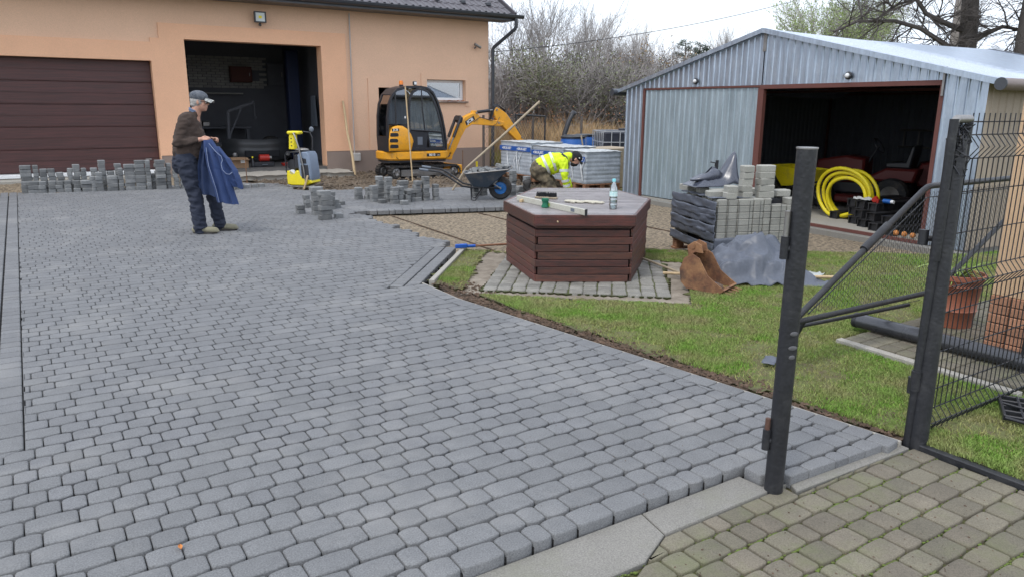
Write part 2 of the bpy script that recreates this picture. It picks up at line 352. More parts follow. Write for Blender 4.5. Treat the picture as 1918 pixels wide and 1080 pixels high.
m_cap = mat('patterned_cap', (.15, .16, .175), rough=.9, nscale=24, amt=.9, col2=(.045, .055, .075), bump=.2, coord='obj')
m_capk = mat('black_cap', (.014, .015, .018), rough=.9, nscale=9, amt=.4, bump=.2, coord='obj')
m_shoe = mat('tan_shoe', (.24, .225, .155), rough=.85, nscale=12, amt=.5, bump=.2, coord='obj')
m_sole = mat('shoe_sole', (.05, .045, .04), rough=.9, nscale=9, bump=.1)
m_hivis = mat('hivis_yellow', (.66, .86, .015), rough=.75, nscale=9, amt=.35, bump=.2, bscale=90, coord='obj')
m_refl = mat('reflective_tape', (.56, .58, .56), rough=.4, nscale=9, amt=.3, bump=.05, coord='obj')
m_camo = mat('muddy_trousers', (.17, .135, .085), rough=.93, nscale=11, amt=1, col2=(.045, .038, .025), bump=.4, coord='obj')
m_boot = mat('dark_boot', (.03, .028, .026), rough=.7, nscale=9, amt=.5, bump=.2)
m_red = mat('red_paint', (.42, .025, .015), rough=.45, nscale=6, amt=.4, bump=.05)
m_redmat = mat('red_mat', (.28, .035, .045), rough=.8, nscale=9, amt=.4, bump=.2)
m_tarp = mat('grey_tarp', (.095, .107, .135), rough=.46, nscale=5, amt=.4, bump=.1, bscale=40, spec=.5)
m_tarp_d = mat('black_foil', (.055, .062, .085), rough=.28, nscale=5, amt=.4, bump=.15, bscale=40, spec=.7)
m_wrap = None
m_bluep = mat('blue_plastic', (.012, .10, .36), rough=.4, nscale=5, amt=.3, bump=.05)
m_ibc = mat('ibc_black', (.03, .033, .045), rough=.35, nscale=5, amt=.3, bump=.05)
m_terra = mat('terracotta_plastic', (.34, .12, .07), rough=.6, nscale=6, amt=.3, bump=.1)
m_brick = mat('red_brick', (.44, .22, .13), rough=.9, nscale=12, amt=.7, bump=.6, bscale=90, rand=.2)
m_stucco = mat('peach_stucco', (.62, .42, .26), rough=.93, nscale=60, amt=.4, bump=1, bscale=220, bdist=.006)
m_rust = mat('rusty_steel', (.29, .15, .07), rough=.8, nscale=9, amt=.9, col2=(.12, .05, .028), bump=.6, bscale=60, grime=(.045, .03, .024), gscale=5, gamt=1.)
m_bark = mat('bark', (.115, .098, .088), rough=.95, nscale=9, amt=.6, bump=.6, bscale=40)
m_twig = mat('twigs', (.36, .335, .32), rough=.95, nscale=.5, amt=.5, bump=0, rand=.25)  # lightened so the colour carries the haze of distance
m_twig_d = mat('twigs_dark', (.27, .25, .24), rough=.95, nscale=.5, amt=.5, bump=0, rand=.2)  # haze also put into this colour, less pale than the treetops
m_leafy = mat('yellow_leaves', (.42, .30, .12), rough=.9, nscale=1, amt=.6, col2=(.22, .11, .04), bump=0, rand=.2)
m_leafg = mat('grey_green_leaves', (.22, .25, .13), rough=.9, nscale=1, amt=.6, bump=0, rand=.2)
m_pine = mat('pine_needles', (.045, .075, .045), rough=.9, nscale=2, amt=.6, bump=0)
m_dry = mat('dry_grass', (.58, .42, .23), rough=.95, nscale=2, amt=.7, col2=(.27, .17, .085), bump=0)
m_grass = mat('grass_blades', (.155, .29, .035), rough=.75, nscale=2.6, amt=1.1, col2=(.27, .26, .11), bump=0, rand=.35, attr=True)
m_plant = mat('pot_plant_leaves', (.30, .42, .10), rough=.6, nscale=6, amt=.6, bump=0)
m_card = mat('cardboard', (.30, .19, .11), rough=.9, nscale=6, amt=.3, bump=.1)

m_twig_b = mat('limbs_silhouette', (.085, .075, .07), rough=.95, nscale=3, amt=.5, bump=0)  # darkened in the colour to read as silhouettes against the sky
# ---------------------------------------------------------------- ground
def pip(x, y, P):
    c = False; n = len(P); j = n-1
    for i in range(n):
        if (P[i][1] > y) != (P[j][1] > y) and x < (P[j][0]-P[i][0])*(y-P[i][1])/(P[j][1]-P[i][1])+P[i][0]: c = not c
        j = i
    return c
def sheet(name, poly, z, mt, cell=.1, amp=.01, ns=3., edge=.0, holes=(), skirt=.1, kind='structure', zf=None):
    xs = [p[0] for p in poly]; ys = [p[1] for p in poly]; x0, y0 = min(xs)-cell, min(ys)-cell
    nx = int((max(xs)-x0)/cell)+2; ny = int((max(ys)-y0)/cell)+2; keep = set()
    for j in range(ny):
        for i in range(nx):
            x = x0+(i+.5)*cell; y = y0+(j+.5)*cell
            if edge: x += edge*noise.noise((x*4, y*4, 1)); y += edge*noise.noise((x*4, y*4, 9))
            if pip(x, y, poly) and not any(pip(x, y, h) for h in holes): keep.add((i, j))
    V = {}; vs = []; fs = []
    def vid(i, j, low=0):
        k = (i, j, low)
        if k not in V:
            x = x0+i*cell; y = y0+j*cell; h = z+amp*(noise.noise((x*ns, y*ns, z*9))+.5*noise.noise((x*ns*2.7, y*ns*2.7, 3)))
            if zf: h += zf(x, y)
            V[k] = len(vs); vs.append((x, y, h-(skirt if low else 0)))
        return V[k]
    for (i, j) in keep:
        fs.append((vid(i, j), vid(i+1, j), vid(i+1, j+1), vid(i, j+1)))
        for di, dj, a, b in ((-1, 0, (0, 0), (0, 1)), (1, 0, (1, 1), (1, 0)), (0, -1, (1, 0), (0, 0)), (0, 1, (0, 1), (1, 1))):
            if (i+di, j+dj) not in keep:
                A, B = (i+a[0], j+a[1]), (i+b[0], j+b[1]); fs.append((vid(*B), vid(*A), vid(*A, 1), vid(*B, 1)))
    me = bpy.data.meshes.new(name); me.from_pydata(vs, [], fs); me.materials.append(mt)
    for p in me.polygons: p.use_smooth = True
    o = bpy.data.objects.new(name, me); COL.objects.link(o); o['kind'] = kind; return o

b = MB(); R_ = 600
b.add([(-R_, -R_, -.2), (R_, -R_, -.2), (R_, R_, -.2), (-R_, R_, -.2)], [(0, 1, 2, 3)])
struct(b.build('field_ground', m_field, fixn=False))
LAWN = [(3.48, 1.74), (3.41, 2.6), (3.26, 3.9), (3.15, 4.9), (3.16, 5.35), (3.0, 5.98), (4.06, 7.2), (4.45, 6.72), (5.82, 6.15), (6.06, 5.9), (7.35, 5.0), (7.8, 4.66), (8.3, 4.22), (8.75, 3.98), (13, 3.6), (13, .3), (3.52, .3)]
WELLP = [(3.03, 5.45), (4.47, 4.12), (5.66, 5.35), (4.2, 6.95)]
sheet('lawn_soil', LAWN, -.02, m_turf, .07, .012, 5, .05, (WELLP,))
GRAV = [(3.6, 6.2), (3.6, 11), (8.4, 9.8), (9.0, 12.6), (9.4, 12.6), (9.0, 3.9), (6, 5), (5, 6)]
sheet('grit_bed', GRAV, -.085, m_grav, .08, .006, 4)
sheet('soil_verge', [(3.3, 1.76), (2.95, 4.4), (2.84, 5.3), (3.1, 6.0), (3.6, 5.8), (3.45, 4.6), (3.6, 3.4), (3.62, 1.76)], -.035, m_soil, .035, .022, 11, .04)
sheet('well_surround_sand', WELLP, -.025, mat('sandy_mortar', (.29, .25, .20), rough=.95, nscale=9, amt=.9, col2=(.17, .14, .105), bump=1, bscale=130, bdist=.006), .05, .008, 8, .03)
sheet('dug_ground', [(2.0, 16.4), (3.9, 15.6), (4.1, 13.5), (8.9, 12.0), (12, 11.2), (12.5, 18.6), (2.0, 18.6)], -.10, m_dirt, .09, .045, 2.2, .1, skirt=.2,
      zf=lambda x, y: .05 if y > 17 and x < 6.6 else (-.02))
sheet('rubble_strip', [(-2.5, 15.5), (3.1, 15.5), (3.1, 18.6), (-2.5, 18.6)], -.015, m_grav, .08, .03, 5, .05)
sheet('doorway_apron', [(2.9, 16.9), (6.6, 17.0), (6.7, 18.6), (2.9, 18.6)], .01, m_conc_l, .08, .03, 4, .12)
sheet('meadow', [(9.6, 10.7), (30, 8), (60, 30), (40, 60), (10, 60), (11.8, 18)], -.12, mat('meadow', (.30, .25, .11), rough=.97, nscale=1.2, amt=.9, col2=(.16, .15, .05), bump=1, bscale=40, bdist=.03), .5, .1, .6)

# ---------------------------------------------------------------- paving
def outline(w_, d, bow=.004, c=.012, jit=0):
    x, y = w_/2, d/2; c = min(c, x*.5); h = (x-c)*.62
    P = [(-x+c, -y), (-h, -y-bow*.72), (0, -y-bow), (h, -y-bow*.72), (x-c, -y), (x-c*.28, -y+c*.28), (x, -y+c), (x, y-c), (x-c*.28, y-c*.28), (x-c, y), (h, y+bow*.72), (0, y+bow), (-h, y+bow*.72), (-x+c, y), (-x+c*.28, y-c*.28), (-x, y-c), (-x, -y+c), (-x+c*.28, -y+c*.28)]
    if jit: P = [(px+random.uniform(-jit, jit), py+random.uniform(-jit, jit)) for px, py in P]
    return P
def clip(P, a, n_):
    """keep the side of the line through a where (p-a).n >= 0"""
    o = []; m_ = len(P)
    for i in range(m_):
        p, q = P[i], P[(i+1) % m_]; dp = (p[0]-a[0])*n_[0]+(p[1]-a[1])*n_[1]; dq = (q[0]-a[0])*n_[0]+(q[1]-a[1])*n_[1]
        if dp >= 0: o.append(p)
        if dp*dq < 0: t = dp/(dp-dq); o.append((p[0]+(q[0]-p[0])*t, p[1]+(q[1]-p[1])*t))
    return o
def area(P): return abs(sum(P[i][0]*P[(i+1) % len(P)][1]-P[(i+1) % len(P)][0]*P[i][1] for i in range(len(P))))/2
def stone_geo(mb, P, z=0, h=.06, ch=.007, cd=.006):
    n = len(P); ins = inset(P, ch); ins2 = inset(P, ch*.35)
    vs = [(x, y, z-h) for x, y in P]+[(x, y, z-cd) for x, y in P]+[(x, y, z-cd*.3) for x, y in ins2]+[(x, y, z) for x, y in ins]
    fs = [(i*n+k, i*n+(k+1) % n, (i+1)*n+(k+1) % n, (i+1)*n+k) for i in range(3) for k in range(n)]+[tuple(range(3*n, 4*n))]
    mb.add(vs, fs)
def in_view(x, y, z=0, mg=.25):
    d = Vector((x, y, z-1.55)); c = d.dot(_fw)
    if c < .3: return None
    u, v = d.dot(_r2)/c/.692, d.dot(_u2)/c/.692
    if abs(u) > 1+mg/c*1.6 or abs(v) > .563+mg/c*1.6: return None
    return c
class Paving:
    """collects stones; the largest in view become objects, the rest one joined part"""
    def __init__(s, mt, mta, ch=.008, cd=.0055, h=.06): s.it = []; s.mt = mt; s.mta = mta; s.ch = ch; s.cd = cd; s.h = h
    def stone(s, x, y, w_, d, rz=0, z=0, clips=(), bow=.004, c=.013, amin=.3):
        vd = in_view(x, y, z)
        if vd is None: return
        P0 = outline(w_, d, bow, c); cs, sn = math.cos(rz), math.sin(rz); P = [(x+px*cs-py*sn, y+px*sn+py*cs) for px, py in P0]; A0 = area(P); cut = False
        for a, n_ in clips:
            Q = clip(P, a, n_)
            if len(Q) != len(P) or Q != P: cut = True
            P = Q
            if len(P) < 3: return
        if area(P) < A0*amin: return
        s.it.append((vd/math.sqrt(max(A0, 1e-4)), P, cut, (x, y, z, rz, round(w_, 3), round(d, 3), bow, c)))
    def finish(s, root, nmax=296, name='paving_stone'):
        s.it.sort(key=lambda t: t[0]); cache = {}
        for k, (vd, P, cut, (x, y, z, rz, w_, d, bow, c)) in enumerate(s.it[:nmax]):
            if not cut:
                key = (w_, d)
                if key not in cache:
                    b = MB(); stone_geo(b, outline(w_, d, bow, c), 0, s.h, s.ch, s.cd); cache[key] = b.mesh(name, s.mt, 50)
                inst(cache[key], name, root, (x, y, z+random.uniform(-.0012, .0012)), (random.gauss(0, .0035), random.gauss(0, .0035), rz+random.gauss(0, .004)+(PI if random.random() < .5 else 0)))
            else:
                b = MB(); stone_geo(b, P, z, s.h, s.ch, s.cd); b.build(name, s.mt, root, 50)
        if len(s.it) > nmax:
            b = MB()
            for (vd, P, cut, a) in s.it[nmax:]:
                b.cv = random.random()*.99+.01; stone_geo(b, P, a[2]+random.uniform(-.0012, .0012), .06, s.ch, s.cd)
            b.build(name+'s_beyond', s.mta, root, kind='stuff', fixn=False)
def fill_rows(pv, y0, y1, pitch, xl, xr, clips_f=None, sizes=(.18, .12, .09, .18, .12), gap=.004, z=0, bow=.0068, phase=0, rgap=.0215, amin=.1, tight=.0):
    y = y0+pitch/2; prev = []
    while y < y1:
        a, b_ = xl(y), xr(y); x = a-random.uniform(0, .11); last = 0; cur = []; pi_ = 0
        while x < b_:
            w_ = random.choice(sizes)
            if w_ == last and random.random() < .7: w_ = random.choice(sizes)
            near = [p for p in prev if x-.05 < p < x+.25]
            def far_(q): return min([abs(x+q-p) for p in near] or [1])
            if far_(w_) < .034: w_ = max(set(sizes), key=lambda q: min(far_(q), .05)+random.random()*.004)
            last = w_; cur.append(x+w_)
            cx = x+w_/2
            pv.stone(cx, y, w_-gap, pitch-(gap if rgap is None else rgap), 0, z, clips_f(cx, y) if clips_f else (), bow, amin=amin)
            x += w_
        y += pitch; prev = cur

drive = struct(sheet('driveway_paving', [(-3, 1.965), (2.5, 1.965), (3.38, 1.8), (2.9, 5.3), (2.95, 5.95), (3.92, 7.25), (3.95, 10.5), (4.2, 10.75), (6.35, 10.05), (8.2, 9.5), (8.5, 12.35), (4.3, 13.7), (4.1, 15.3), (3.6, 15.9), (-3, 15.95)], -.024, m_joint, .06, .001, 3, skirt=.06))
pv = Paving(m_pav, m_pav_a)
def unit(ax, ay, bx, by):
    l = math.hypot(bx-ax, by-ay); return ((bx-ax)/l, (by-ay)/l)
A1, A2, A3, A4 = (3.42, 1.74), (2.93, 5.28), (2.93, 5.95), (4.0, 7.25)
def edge_clip(P, Q, off):
    u = unit(*P, *Q); n_ = (-u[1], u[0])          # left of P->Q
    return ((P[0]+n_[0]*off, P[1]+n_[1]*off), n_)
c1 = edge_clip(A1, A2, .157); c2 = edge_clip(A2, A3, .157); c3 = edge_clip(A3, A4, .264)
def clips_main(x, y):
    c = []
    if y < 5.3: c.append(c1)
    elif y < 5.85: c.append(c2)
    if 5.5 < y < 7.4: c.append(c3) if y > 5.85 else None
    if y < 1.965: c += [((2.50 if y > 1.84 else 2.60, 0), (1, 0)), ((2.55, 1.79), unit(0, 0, .055, 1))]
    if y < 3.9 and y > 3.5: c.append(((-.155, 3.88), unit(0, 0, .75, -1)) if x < -.1 else ((-9, 0), (1, 0)))
    if y >= 3.9: c.append(((-.158, 0), (1, 0)))
    return c
def xr_main(y):
    if y < 5.28: return 3.42-.139*(y-1.74)
    if y < 5.95: return 2.93
    if y < 7.25: return 2.93+(y-5.95)*.823
    if y < 10.55: return 4.02+.05*math.sin(y*9)-.06
    if y < 13.8: return 4.3
    if y < 15.2: return 4.18
    return 4.18-(y-15.2)*.9
fill_rows(pv, 1.965-.236, 1.965, .118, lambda y: 2.36, lambda y: 3.4, clips_main)
fill_rows(pv, 1.965, 15.85, .118, lambda y: -2.2 if y < 3.6 else (-.5 if y < 3.9 else -.17), xr_main, clips_main)
# far branch of the paving, towards the kneeling worker
F0, F1, F2, F3 = (4.3, 10.53), (8.3, 9.3), (8.5, 12.4), (4.3, 13.75)
cf = edge_clip(F0, F1, .12)
def xl_far(y): return 4.30
def xr_far(y): return 8.4 if y < 12.4 else 4.3+(13.75-y)/(13.75-12.4)*4.2
fill_rows(pv, 9.27+.0, 13.7, .118, lambda y: max(4.30, 4.3+(10.53-y)/.3075), xr_far, lambda x, y: (cf,) if y < 10.9 else ())
# stones laid along the edges
def border(P, Q, off, wd=.12, z=0, sizes=(.18, .12, .18), clips=()):
    u = unit(*P, *Q); n_ = (-u[1], u[0]); L_ = math.hypot(Q[0]-P[0], Q[1]-P[1]); t = 0
    while t < L_-.05:
        w_ = random.choice(sizes); w_ = min(w_, L_-t)
        pv.stone(P[0]+u[0]*(t+w_/2)+n_[0]*off, P[1]+u[1]*(t+w_/2)+n_[1]*off, w_-.007, wd-.006, math.atan2(u[1], u[0]), z, clips, .001, .012); t += w_
border(A1, A2, .095); border(A2, (2.93, 5.855), .095); u0 = unit(*A3, *A4); A3b = (A3[0]-u0[0]*.24, A3[1]-u0[1]*.24); ck = (((0, 5.859), (0, 1)), ((2.90, 0), (-1, .0))) ; ck2 = (((0, 5.859), (0, 1)),)
border(A3b, A4, .07, sizes=(.12, .09, .12), clips=ck2); border(A3b, A4, .20, sizes=(.12, .12, .09), clips=ck2)
border(F0, F1, .06, .12, 0, (.18, .12, .09, .12, .18))
# left kerb strips: wide flags across, bounded by straight joints
y = 3.75
while y < 15.9:
    d = random.choice((.12, .12, .09, .18)); 
    cl = [((-.155, 3.88), unit(0, 0, -.75, 1))] if y < 4.3 else []
    cl2 = [((-.155, 3.88), unit(0, 0, -.75, 1))] if y < 4.6 else []
    pv.stone(-.222, y+d/2, .114, d-.011, 0, 0, cl, .001, .008); pv.stone(-.35, y+d/2+.03, .114, d-.011, 0, 0, cl2, .001, .008); pv.stone(-.475, y+d/2, .114, d-.011, 0, 0, (), .001, .008); pv.stone(-.60, y+d/2+.02, .114, d-.011, 0, 0, (), .001, .008)
    y += d
pv.finish(drive, 296)

def slab(name, P, z0, z1, mt, parent=None, b_=.004):
    o = MB().prism(P, z0, z1, 'xy', b=b_).build(name, mt, parent, 40); return o
# concrete edging beside the border stones
def edging(P, Q, w_, z1, name='concrete_edging', mt=m_conc_l, inner=0.03):
    u = unit(*P, *Q); n_ = (-u[1], u[0]); a = inner; bb = inner-w_
    return [(P[0]+n_[0]*a, P[1]+n_[1]*a), (Q[0]+n_[0]*a, Q[1]+n_[1]*a), (Q[0]+n_[0]*bb, Q[1]+n_[1]*bb), (P[0]+n_[0]*bb, P[1]+n_[1]*bb)]
for (P, Q, w_, z1, inn) in ((A1, A2, .018, -.010, .030), (A2, A3, .018, -.010, .030), ((2.96, 5.93), (4.02, 7.2), .05, .012, -.012)):
    struct(slab('concrete_edging', edging(P, Q, w_, z1, inner=inn), -.12, z1, m_conc_l))
thr = struct(slab('gate_threshold', [(.2, 1.975), (1.915, 1.96), (1.885, 1.80), (1.70, 1.71), (.2, 1.71)], -.14, -.040, m_conc))
struct(slab('gate_threshold', [(1.921, 1.96), (2.50, 1.96), (2.51, 1.845), (2.62, 1.80), (1.890, 1.80)], -.14, -.040, m_conc))
struct(slab('gate_threshold', [(2.63, 1.785), (3.42, 1.750), (3.42, 1.705), (2.60, 1.735)], -.14, -.038, m_conc))

# old mossy pavement outside the gate
old = struct(sheet('old_pavement', [(.5, 1.85), (3.5, 1.76), (3.47, .3), (.5, .3)], -.064, m_joint_old, .05, .004, 6, skirt=.06))
po = Paving(m_old, m_old_a, .008, .006, .05)
def clips_old(x, y):
    yt = 1.705 if x < 1.62 else (1.795 if x < 2.62 else 1.722)
    c = [((3.45, 0), (-1, 0)), ((0, yt), unit(0, 0, .0, -1))]
    if 1.62 <= x < 1.95: c.append(((1.70, 1.705), unit(0, 0, .092, -.187)))
    return c
fill_rows(po, .3, 1.80, .117, lambda y: .7, lambda y: 3.5, clips_old, (.165, .115, .14, .09, .165), .010, -.045, .0032, amin=.08, rgap=.0135)
po.finish(old, 296, 'old_paving_stone')
b = MB()
for i in range(4200):
    x = random.uniform(1.2, 3.5); y = .6+1.1*random.random(); 
    if noise.noise((x*3, y*3, 4)) < -.1: continue
    yy = .3+round((y-.3)/.117)*.117+random.gauss(0, .004)
    if random.random() < .35: yy = y
    r = random.uniform(.003, .007); z = -.056
    b.ell((x, yy, z), (r*1.6, r, r*.8), 6)
b.build('joint_moss', m_moss, old, kind='stuff')
struct(slab('lawn_edging', [(3.45, 1.70), (3.49, 1.70), (3.49, .3), (3.45, .3)], -.12, -.02, m_black))

# worn cobbles round the well
wp = struct(sheet('well_apron', [(3.22, 5.42), (4.46, 4.36), (5.44, 5.42), (4.2, 6.5)], -.012, m_joint_old, .05, .003, 6, skirt=.05))
u = unit(3.22, 5.42, 4.46, 4.36); n_ = (-u[1], u[0])
pw = Paving(m_well_pave, m_well_pave, .012, .008, .05)
for i in range(13):
    for j in range(12):
        a_ = .07+i*.126+random.gauss(0, .003); c_ = .07+j*.126+random.gauss(0, .003)
        X_, Y_ = 3.22+u[0]*a_+n_[0]*c_, 5.42+u[1]*a_+n_[1]*c_
        if pip(X_, Y_, [(3.22, 5.42), (4.46, 4.36), (5.5, 5.45), (4.3, 6.6)]) and not pip(X_, Y_, [(4.10+.1, 6.34-.1), (3.797+.14, 5.393+.05), (4.518, 4.952+.14), (5.45-.1, 5.76), (5.75-.1, 6.71-.1), (5.03, 7.15-.1)]):
            pw.stone(X_, Y_, .118, .118, math.atan2(u[1], u[0])+random.gauss(0, .01), 0+random.gauss(0, .002), (), .002, .016)
pw.finish(wp, 296, 'cobble')

# paved strip under the fallen tube, beside the brick pillar
ps = struct(sheet('side_path', [(4.56, 1.72), (4.62, 2.8), (6.6, 2.85), (6.6, 1.72)], .0, m_joint_old, .06, .003, 6, skirt=.08))
pq = Paving(m_old, m_old_a, .008, .006, .05)
for i in range(18):
    for j in range(9):
        pq.stone(4.66+i*.125, 1.8+j*.122, .118, .114, random.gauss(0, .012), .018, (), .002, .01)
pq.finish(ps, 296, 'path_stone')
struct(slab('path_kerb', [(4.50, 1.70), (4.56, 1.70), (4.61, 2.86), (4.55, 2.86)], -.1, .012, m_conc_l))
# rods added to stand in for dark grooves in the screeded grit
for P, Q in (((4.60, 10.45, -.076), (4.46, 7.2, -.076)), ((5.90, 10.0, -.076), (5.84, 7.0, -.076)), ((7.3, 9.5, -.076), (7.2, 6.6, -.076))):
    o = MB().rod(P, Q, .009, n=6).build('screed_groove_rod', m_soil)
    tag(o, {4.60: 'thin rod marking a groove in the grit, the one running down to the blue broom', 5.90: 'thin rod marking a groove in the grit, meeting the left side of the well box', 7.3: 'thin rod marking a groove in the grit behind the well box'}[P[0]], 'rail', 'rods marking grooves in the grit bed')

# ---------------------------------------------------------------- grass
def blades(name, pts, hgt, wd, mt, lean=.6, parent=None):
    n = len(pts); P = np.array(pts); ang = rng.uniform(0, 2*PI, n); h = hgt*rng.uniform(.45, 1.25, n)*P[:, 3] if P.shape[1] > 3 else hgt*rng.uniform(.45, 1.25, n)
    la = rng.uniform(0, 2*PI, n); ln = lean*rng.uniform(.1, 1, n)*h
    dx, dy = np.cos(ang)*wd/2, np.sin(ang)*wd/2
    V = np.zeros((n, 5, 3))
    V[:, 0] = P[:, :3]-np.stack([dx, dy, np.zeros(n)], 1); V[:, 1] = P[:, :3]+np.stack([dx, dy, np.zeros(n)], 1)
    mid = P[:, :3]+np.stack([np.cos(la)*ln*.35, np.sin(la)*ln*.35, h*.6], 1)
    V[:, 2] = mid+np.stack([dx*.7, dy*.7, np.zeros(n)], 1); V[:, 3] = mid-np.stack([dx*.7, dy*.7, np.zeros(n)], 1)
    V[:, 4] = P[:, :3]+np.stack([np.cos(la)*ln, np.sin(la)*ln, h], 1)
    me = bpy.data.meshes.new(name); me.vertices.add(n*5); me.vertices.foreach_set('co', V.reshape(-1))
    base = np.arange(n)*5; loops = np.stack([base, base+1, base+2, base+3, base+3, base+2, base+4], 1).reshape(-1)
    me.loops.add(n*7); me.loops.foreach_set('vertex_index', loops)
    ls = np.stack([np.arange(n)*7, np.arange(n)*7+4], 1).reshape(-1)
    me.polygons.add(n*2); me.polygons.foreach_set('loop_start', ls)
    me.update(calc_edges=True); me.validate()
    at = me.attributes.new('var', 'FLOAT', 'FACE'); at.data.foreach_set('value', np.repeat(rng.random(n), 2))
    me.materials.append(mt); o = bpy.data.objects.new(name, me); COL.objects.link(o); o['kind'] = 'stuff'
    if parent: o.parent = parent
    return o
pts = []
while len(pts) < 260000:
    x = random.uniform(3.1, 9.2); y = random.uniform(.5, 7.2)
    if random.random() > min(1, (3.8/math.hypot(x, y))**.9): continue
    vd = in_view(x, y, 0, .1)
    if vd is None or not pip(x, y, LAWN) or pip(x, y, WELLP): continue
    if pip(x, y, [(4.5, 1.68), (4.56, 2.9), (6.7, 2.9), (6.7, 1.68)]): continue
    k = noise.noise((x*1.7, y*1.7, 2))+.5*noise.noise((x*6, y*6, 5)); e = x-(3.42-.139*(y-1.74))
    if y > 2.2: k -= max(0, .32-e)*1.6
    if y > 5: k -= .15
    if k < -.35 and random.random() < .7: continue
    if random.random() > .75+k: continue
    pts.append((x, y, -.022, .55+.5*max(0, k+.4)))
blades('lawn_grass', pts, .028, .004, m_grass, 1.1)
pts = []
while len(pts) < 50000:
    x = random.uniform(3.1, 8.8); y = random.uniform(.5, 7.0)
    if in_view(x, y, 0, .1) is None or not pip(x, y, LAWN) or pip(x, y, WELLP) or pip(x, y, [(4.5, 1.68), (4.56, 2.9), (6.7, 2.9), (6.7, 1.68)]): continue
    if x-(3.42-.139*(y-1.74)) < .1*random.random() and y < 5.3: continue
    pts.append((x, y, -.024, 1))
blades('dry_short_grass', pts, .022, .0045, mat('straw_blades', (.33, .31, .13), rough=.9, nscale=3, amt=.9, col2=(.20, .22, .05), bump=0, rand=.3, attr=True), 1.6)
# clods and crumbs
def crumbs(name, n, fn, r0, r1, mt, parent=None):
    b = MB()
    for i in range(n):
        x, y, z = fn(); r = random.uniform(r0, r1); q = [(random.uniform(.6, 1.3)) for _ in range(6)]
        vs = [(x+r*q[0], y, z), (x-r*q[1], y, z), (x, y+r*q[2], z), (x, y-r*q[3], z), (x, y, z+r*q[4]*.8), (x, y, z-r*.5)]
        b.add(vs, [(0, 2, 4), (2, 1, 4), (1, 3, 4), (3, 0, 4), (2, 0, 5), (1, 2, 5), (3, 1, 5), (0, 3, 5)])
    return b.build(name, mt, parent, kind='stuff')
def f_verge():
    y = random.uniform(1.8, 5.9); return (3.44-.139*(y-1.74)+abs(random.gauss(0, .09))+.01 if y < 5.3 else 2.98+random.random()*.35, y, -.022)
crumbs('soil_clods', 1800, f_verge, .004, .017, m_soil)
def f_dirt():
    x = random.uniform(4.2, 12); return (x, random.uniform(14-.2*(x-4), 18), -.08+random.uniform(-.02, .02))
crumbs('dirt_clods', 2500, f_dirt, .01, .045, m_dirt)
def f_step():
    x = random.uniform(1.0, 2.4) if random.random() < .6 else random.gauss(1.55, .09); return (x, 1.955-abs(random.gauss(0, .03)), -.052)
crumbs('sand_crumbs', 420, f_step, .0012, .0045, m_dirt)
def f_pav():
    return (random.uniform(1.5, 3.4), random.uniform(2.0, 4.5), .001)
crumbs('grit_on_pavers', 260, f_pav, .0012, .0035, m_soil)
def f_old():
    return (random.uniform(1.2, 3.4), random.uniform(.9, 1.68), -.045)
crumbs('grit_on_old_pavement', 300, f_old, .0015, .006, m_soil)
# ---------------------------------------------------------------- workshop building
WY = 18.16
bld = thing('workshop_building', 'peach rendered workshop with a dark metal roof, brown sectional door and open dark doorway', 'building', (0, 0, 0))
def wallbox(x0, x1, z0, z1, mt, name='wall', y0=WY, y1=WY+.32, b=.0): return MB().box(x0, x1, y0, y1, z0, z1, b).build(name, mt, bld)
# base wall split round the openings (door, doorway, small door behind the cab, window)
D1, D2, D3, WN = (-3.6, 2.58), (3.25, 6.34), (7.78, 8.6), (9.15, 10.32)
wl = MB()
for x0, x1, z0, z1 in ((-7, D1[0], -.3, 3.82), (D1[1], D2[0], -.3, 3.82), (D2[1], D3[0], -.3, 3.82), (D3[1], WN[0], -.3, 3.82), (WN[1], 11.06, -.3, 3.82),
                       (D1[0], D1[1], 2.455, 3.82), (D2[0], D2[1], 2.93, 3.82), (D3[0], D3[1], 2.0, 3.82), (WN[0], WN[1], -.3, 1.69), (WN[0], WN[1], 2.23, 3.82), (D1[0], D1[1], -.3, .12)):
    wl.box(x0, x1, WY, WY+.32, z0, z1)
wl.box(10.74, 11.06, WY+.32, 27, -.3, 3.82); wl.box(-7, 11.06, 27, 27.3, -.3, 3.82); wl.box(-7, -6.7, WY+.32, 27, -.3, 3.82)
wl.prism([(WY+.02, 3.82), (27.2, 3.82), (22.7, 6.35)], 10.8, 11.05, 'yz')
wl.build('wall', m_wallT, bld)
# proud orange layer
og = MB(); p_ = .035
for x0, x1, z0, z1 in ((-7, 2.58+.0, 2.455, 2.84), (2.58, D2[0], .44, 2.93), (2.76, 6.95, 2.93, 3.245), (D2[1], 6.95, .44, 2.93), (2.58, 2.76, 2.93, 2.9301)):
    if z1-z0 > .01: og.box(x0, x1, WY-p_, WY-.002, z0, z1)
for x0, x1, z0, z1 in ((WN[0]-.16, WN[0], 1.55, 2.38), (WN[1], WN[1]+.14, 1.55, 2.38), (WN[0], WN[1], 2.23, 2.38), (7.5, 7.78, .44, 2.22), (7.78, 8.62, 2.0, 2.22)):
    MB().box(x0, x1, WY-.022, WY-.001, z0, z1).build('surround', m_wallT, bld)
og.build('render_band', m_wallO, bld)
for x, s in ((D1[1], -1), (D2[0], 1), (D2[1], -1)):
    zt = 2.455 if x == D1[1] else 2.93
    MB().box(x, x+s*.012, WY-p_, WY+.3, .1, zt).build('reveal', m_wallO, bld)
for x0, x1 in ((2.58, D2[0]), (D2[1], 7.78), (8.6, 11.06)): MB().box(x0, x1, WY-.028, WY-.001, -.3, .435).build('plinth', m_plinth, bld)
MB().box(11.062, 11.085, WY-.028, 26, -.3, .435).build('plinth', m_plinth, bld)
pl = MB().box(2.58, 2.60, WY-p_, WY+.2, -.1, .43); pl.build('plinth_return', m_plinth, bld)
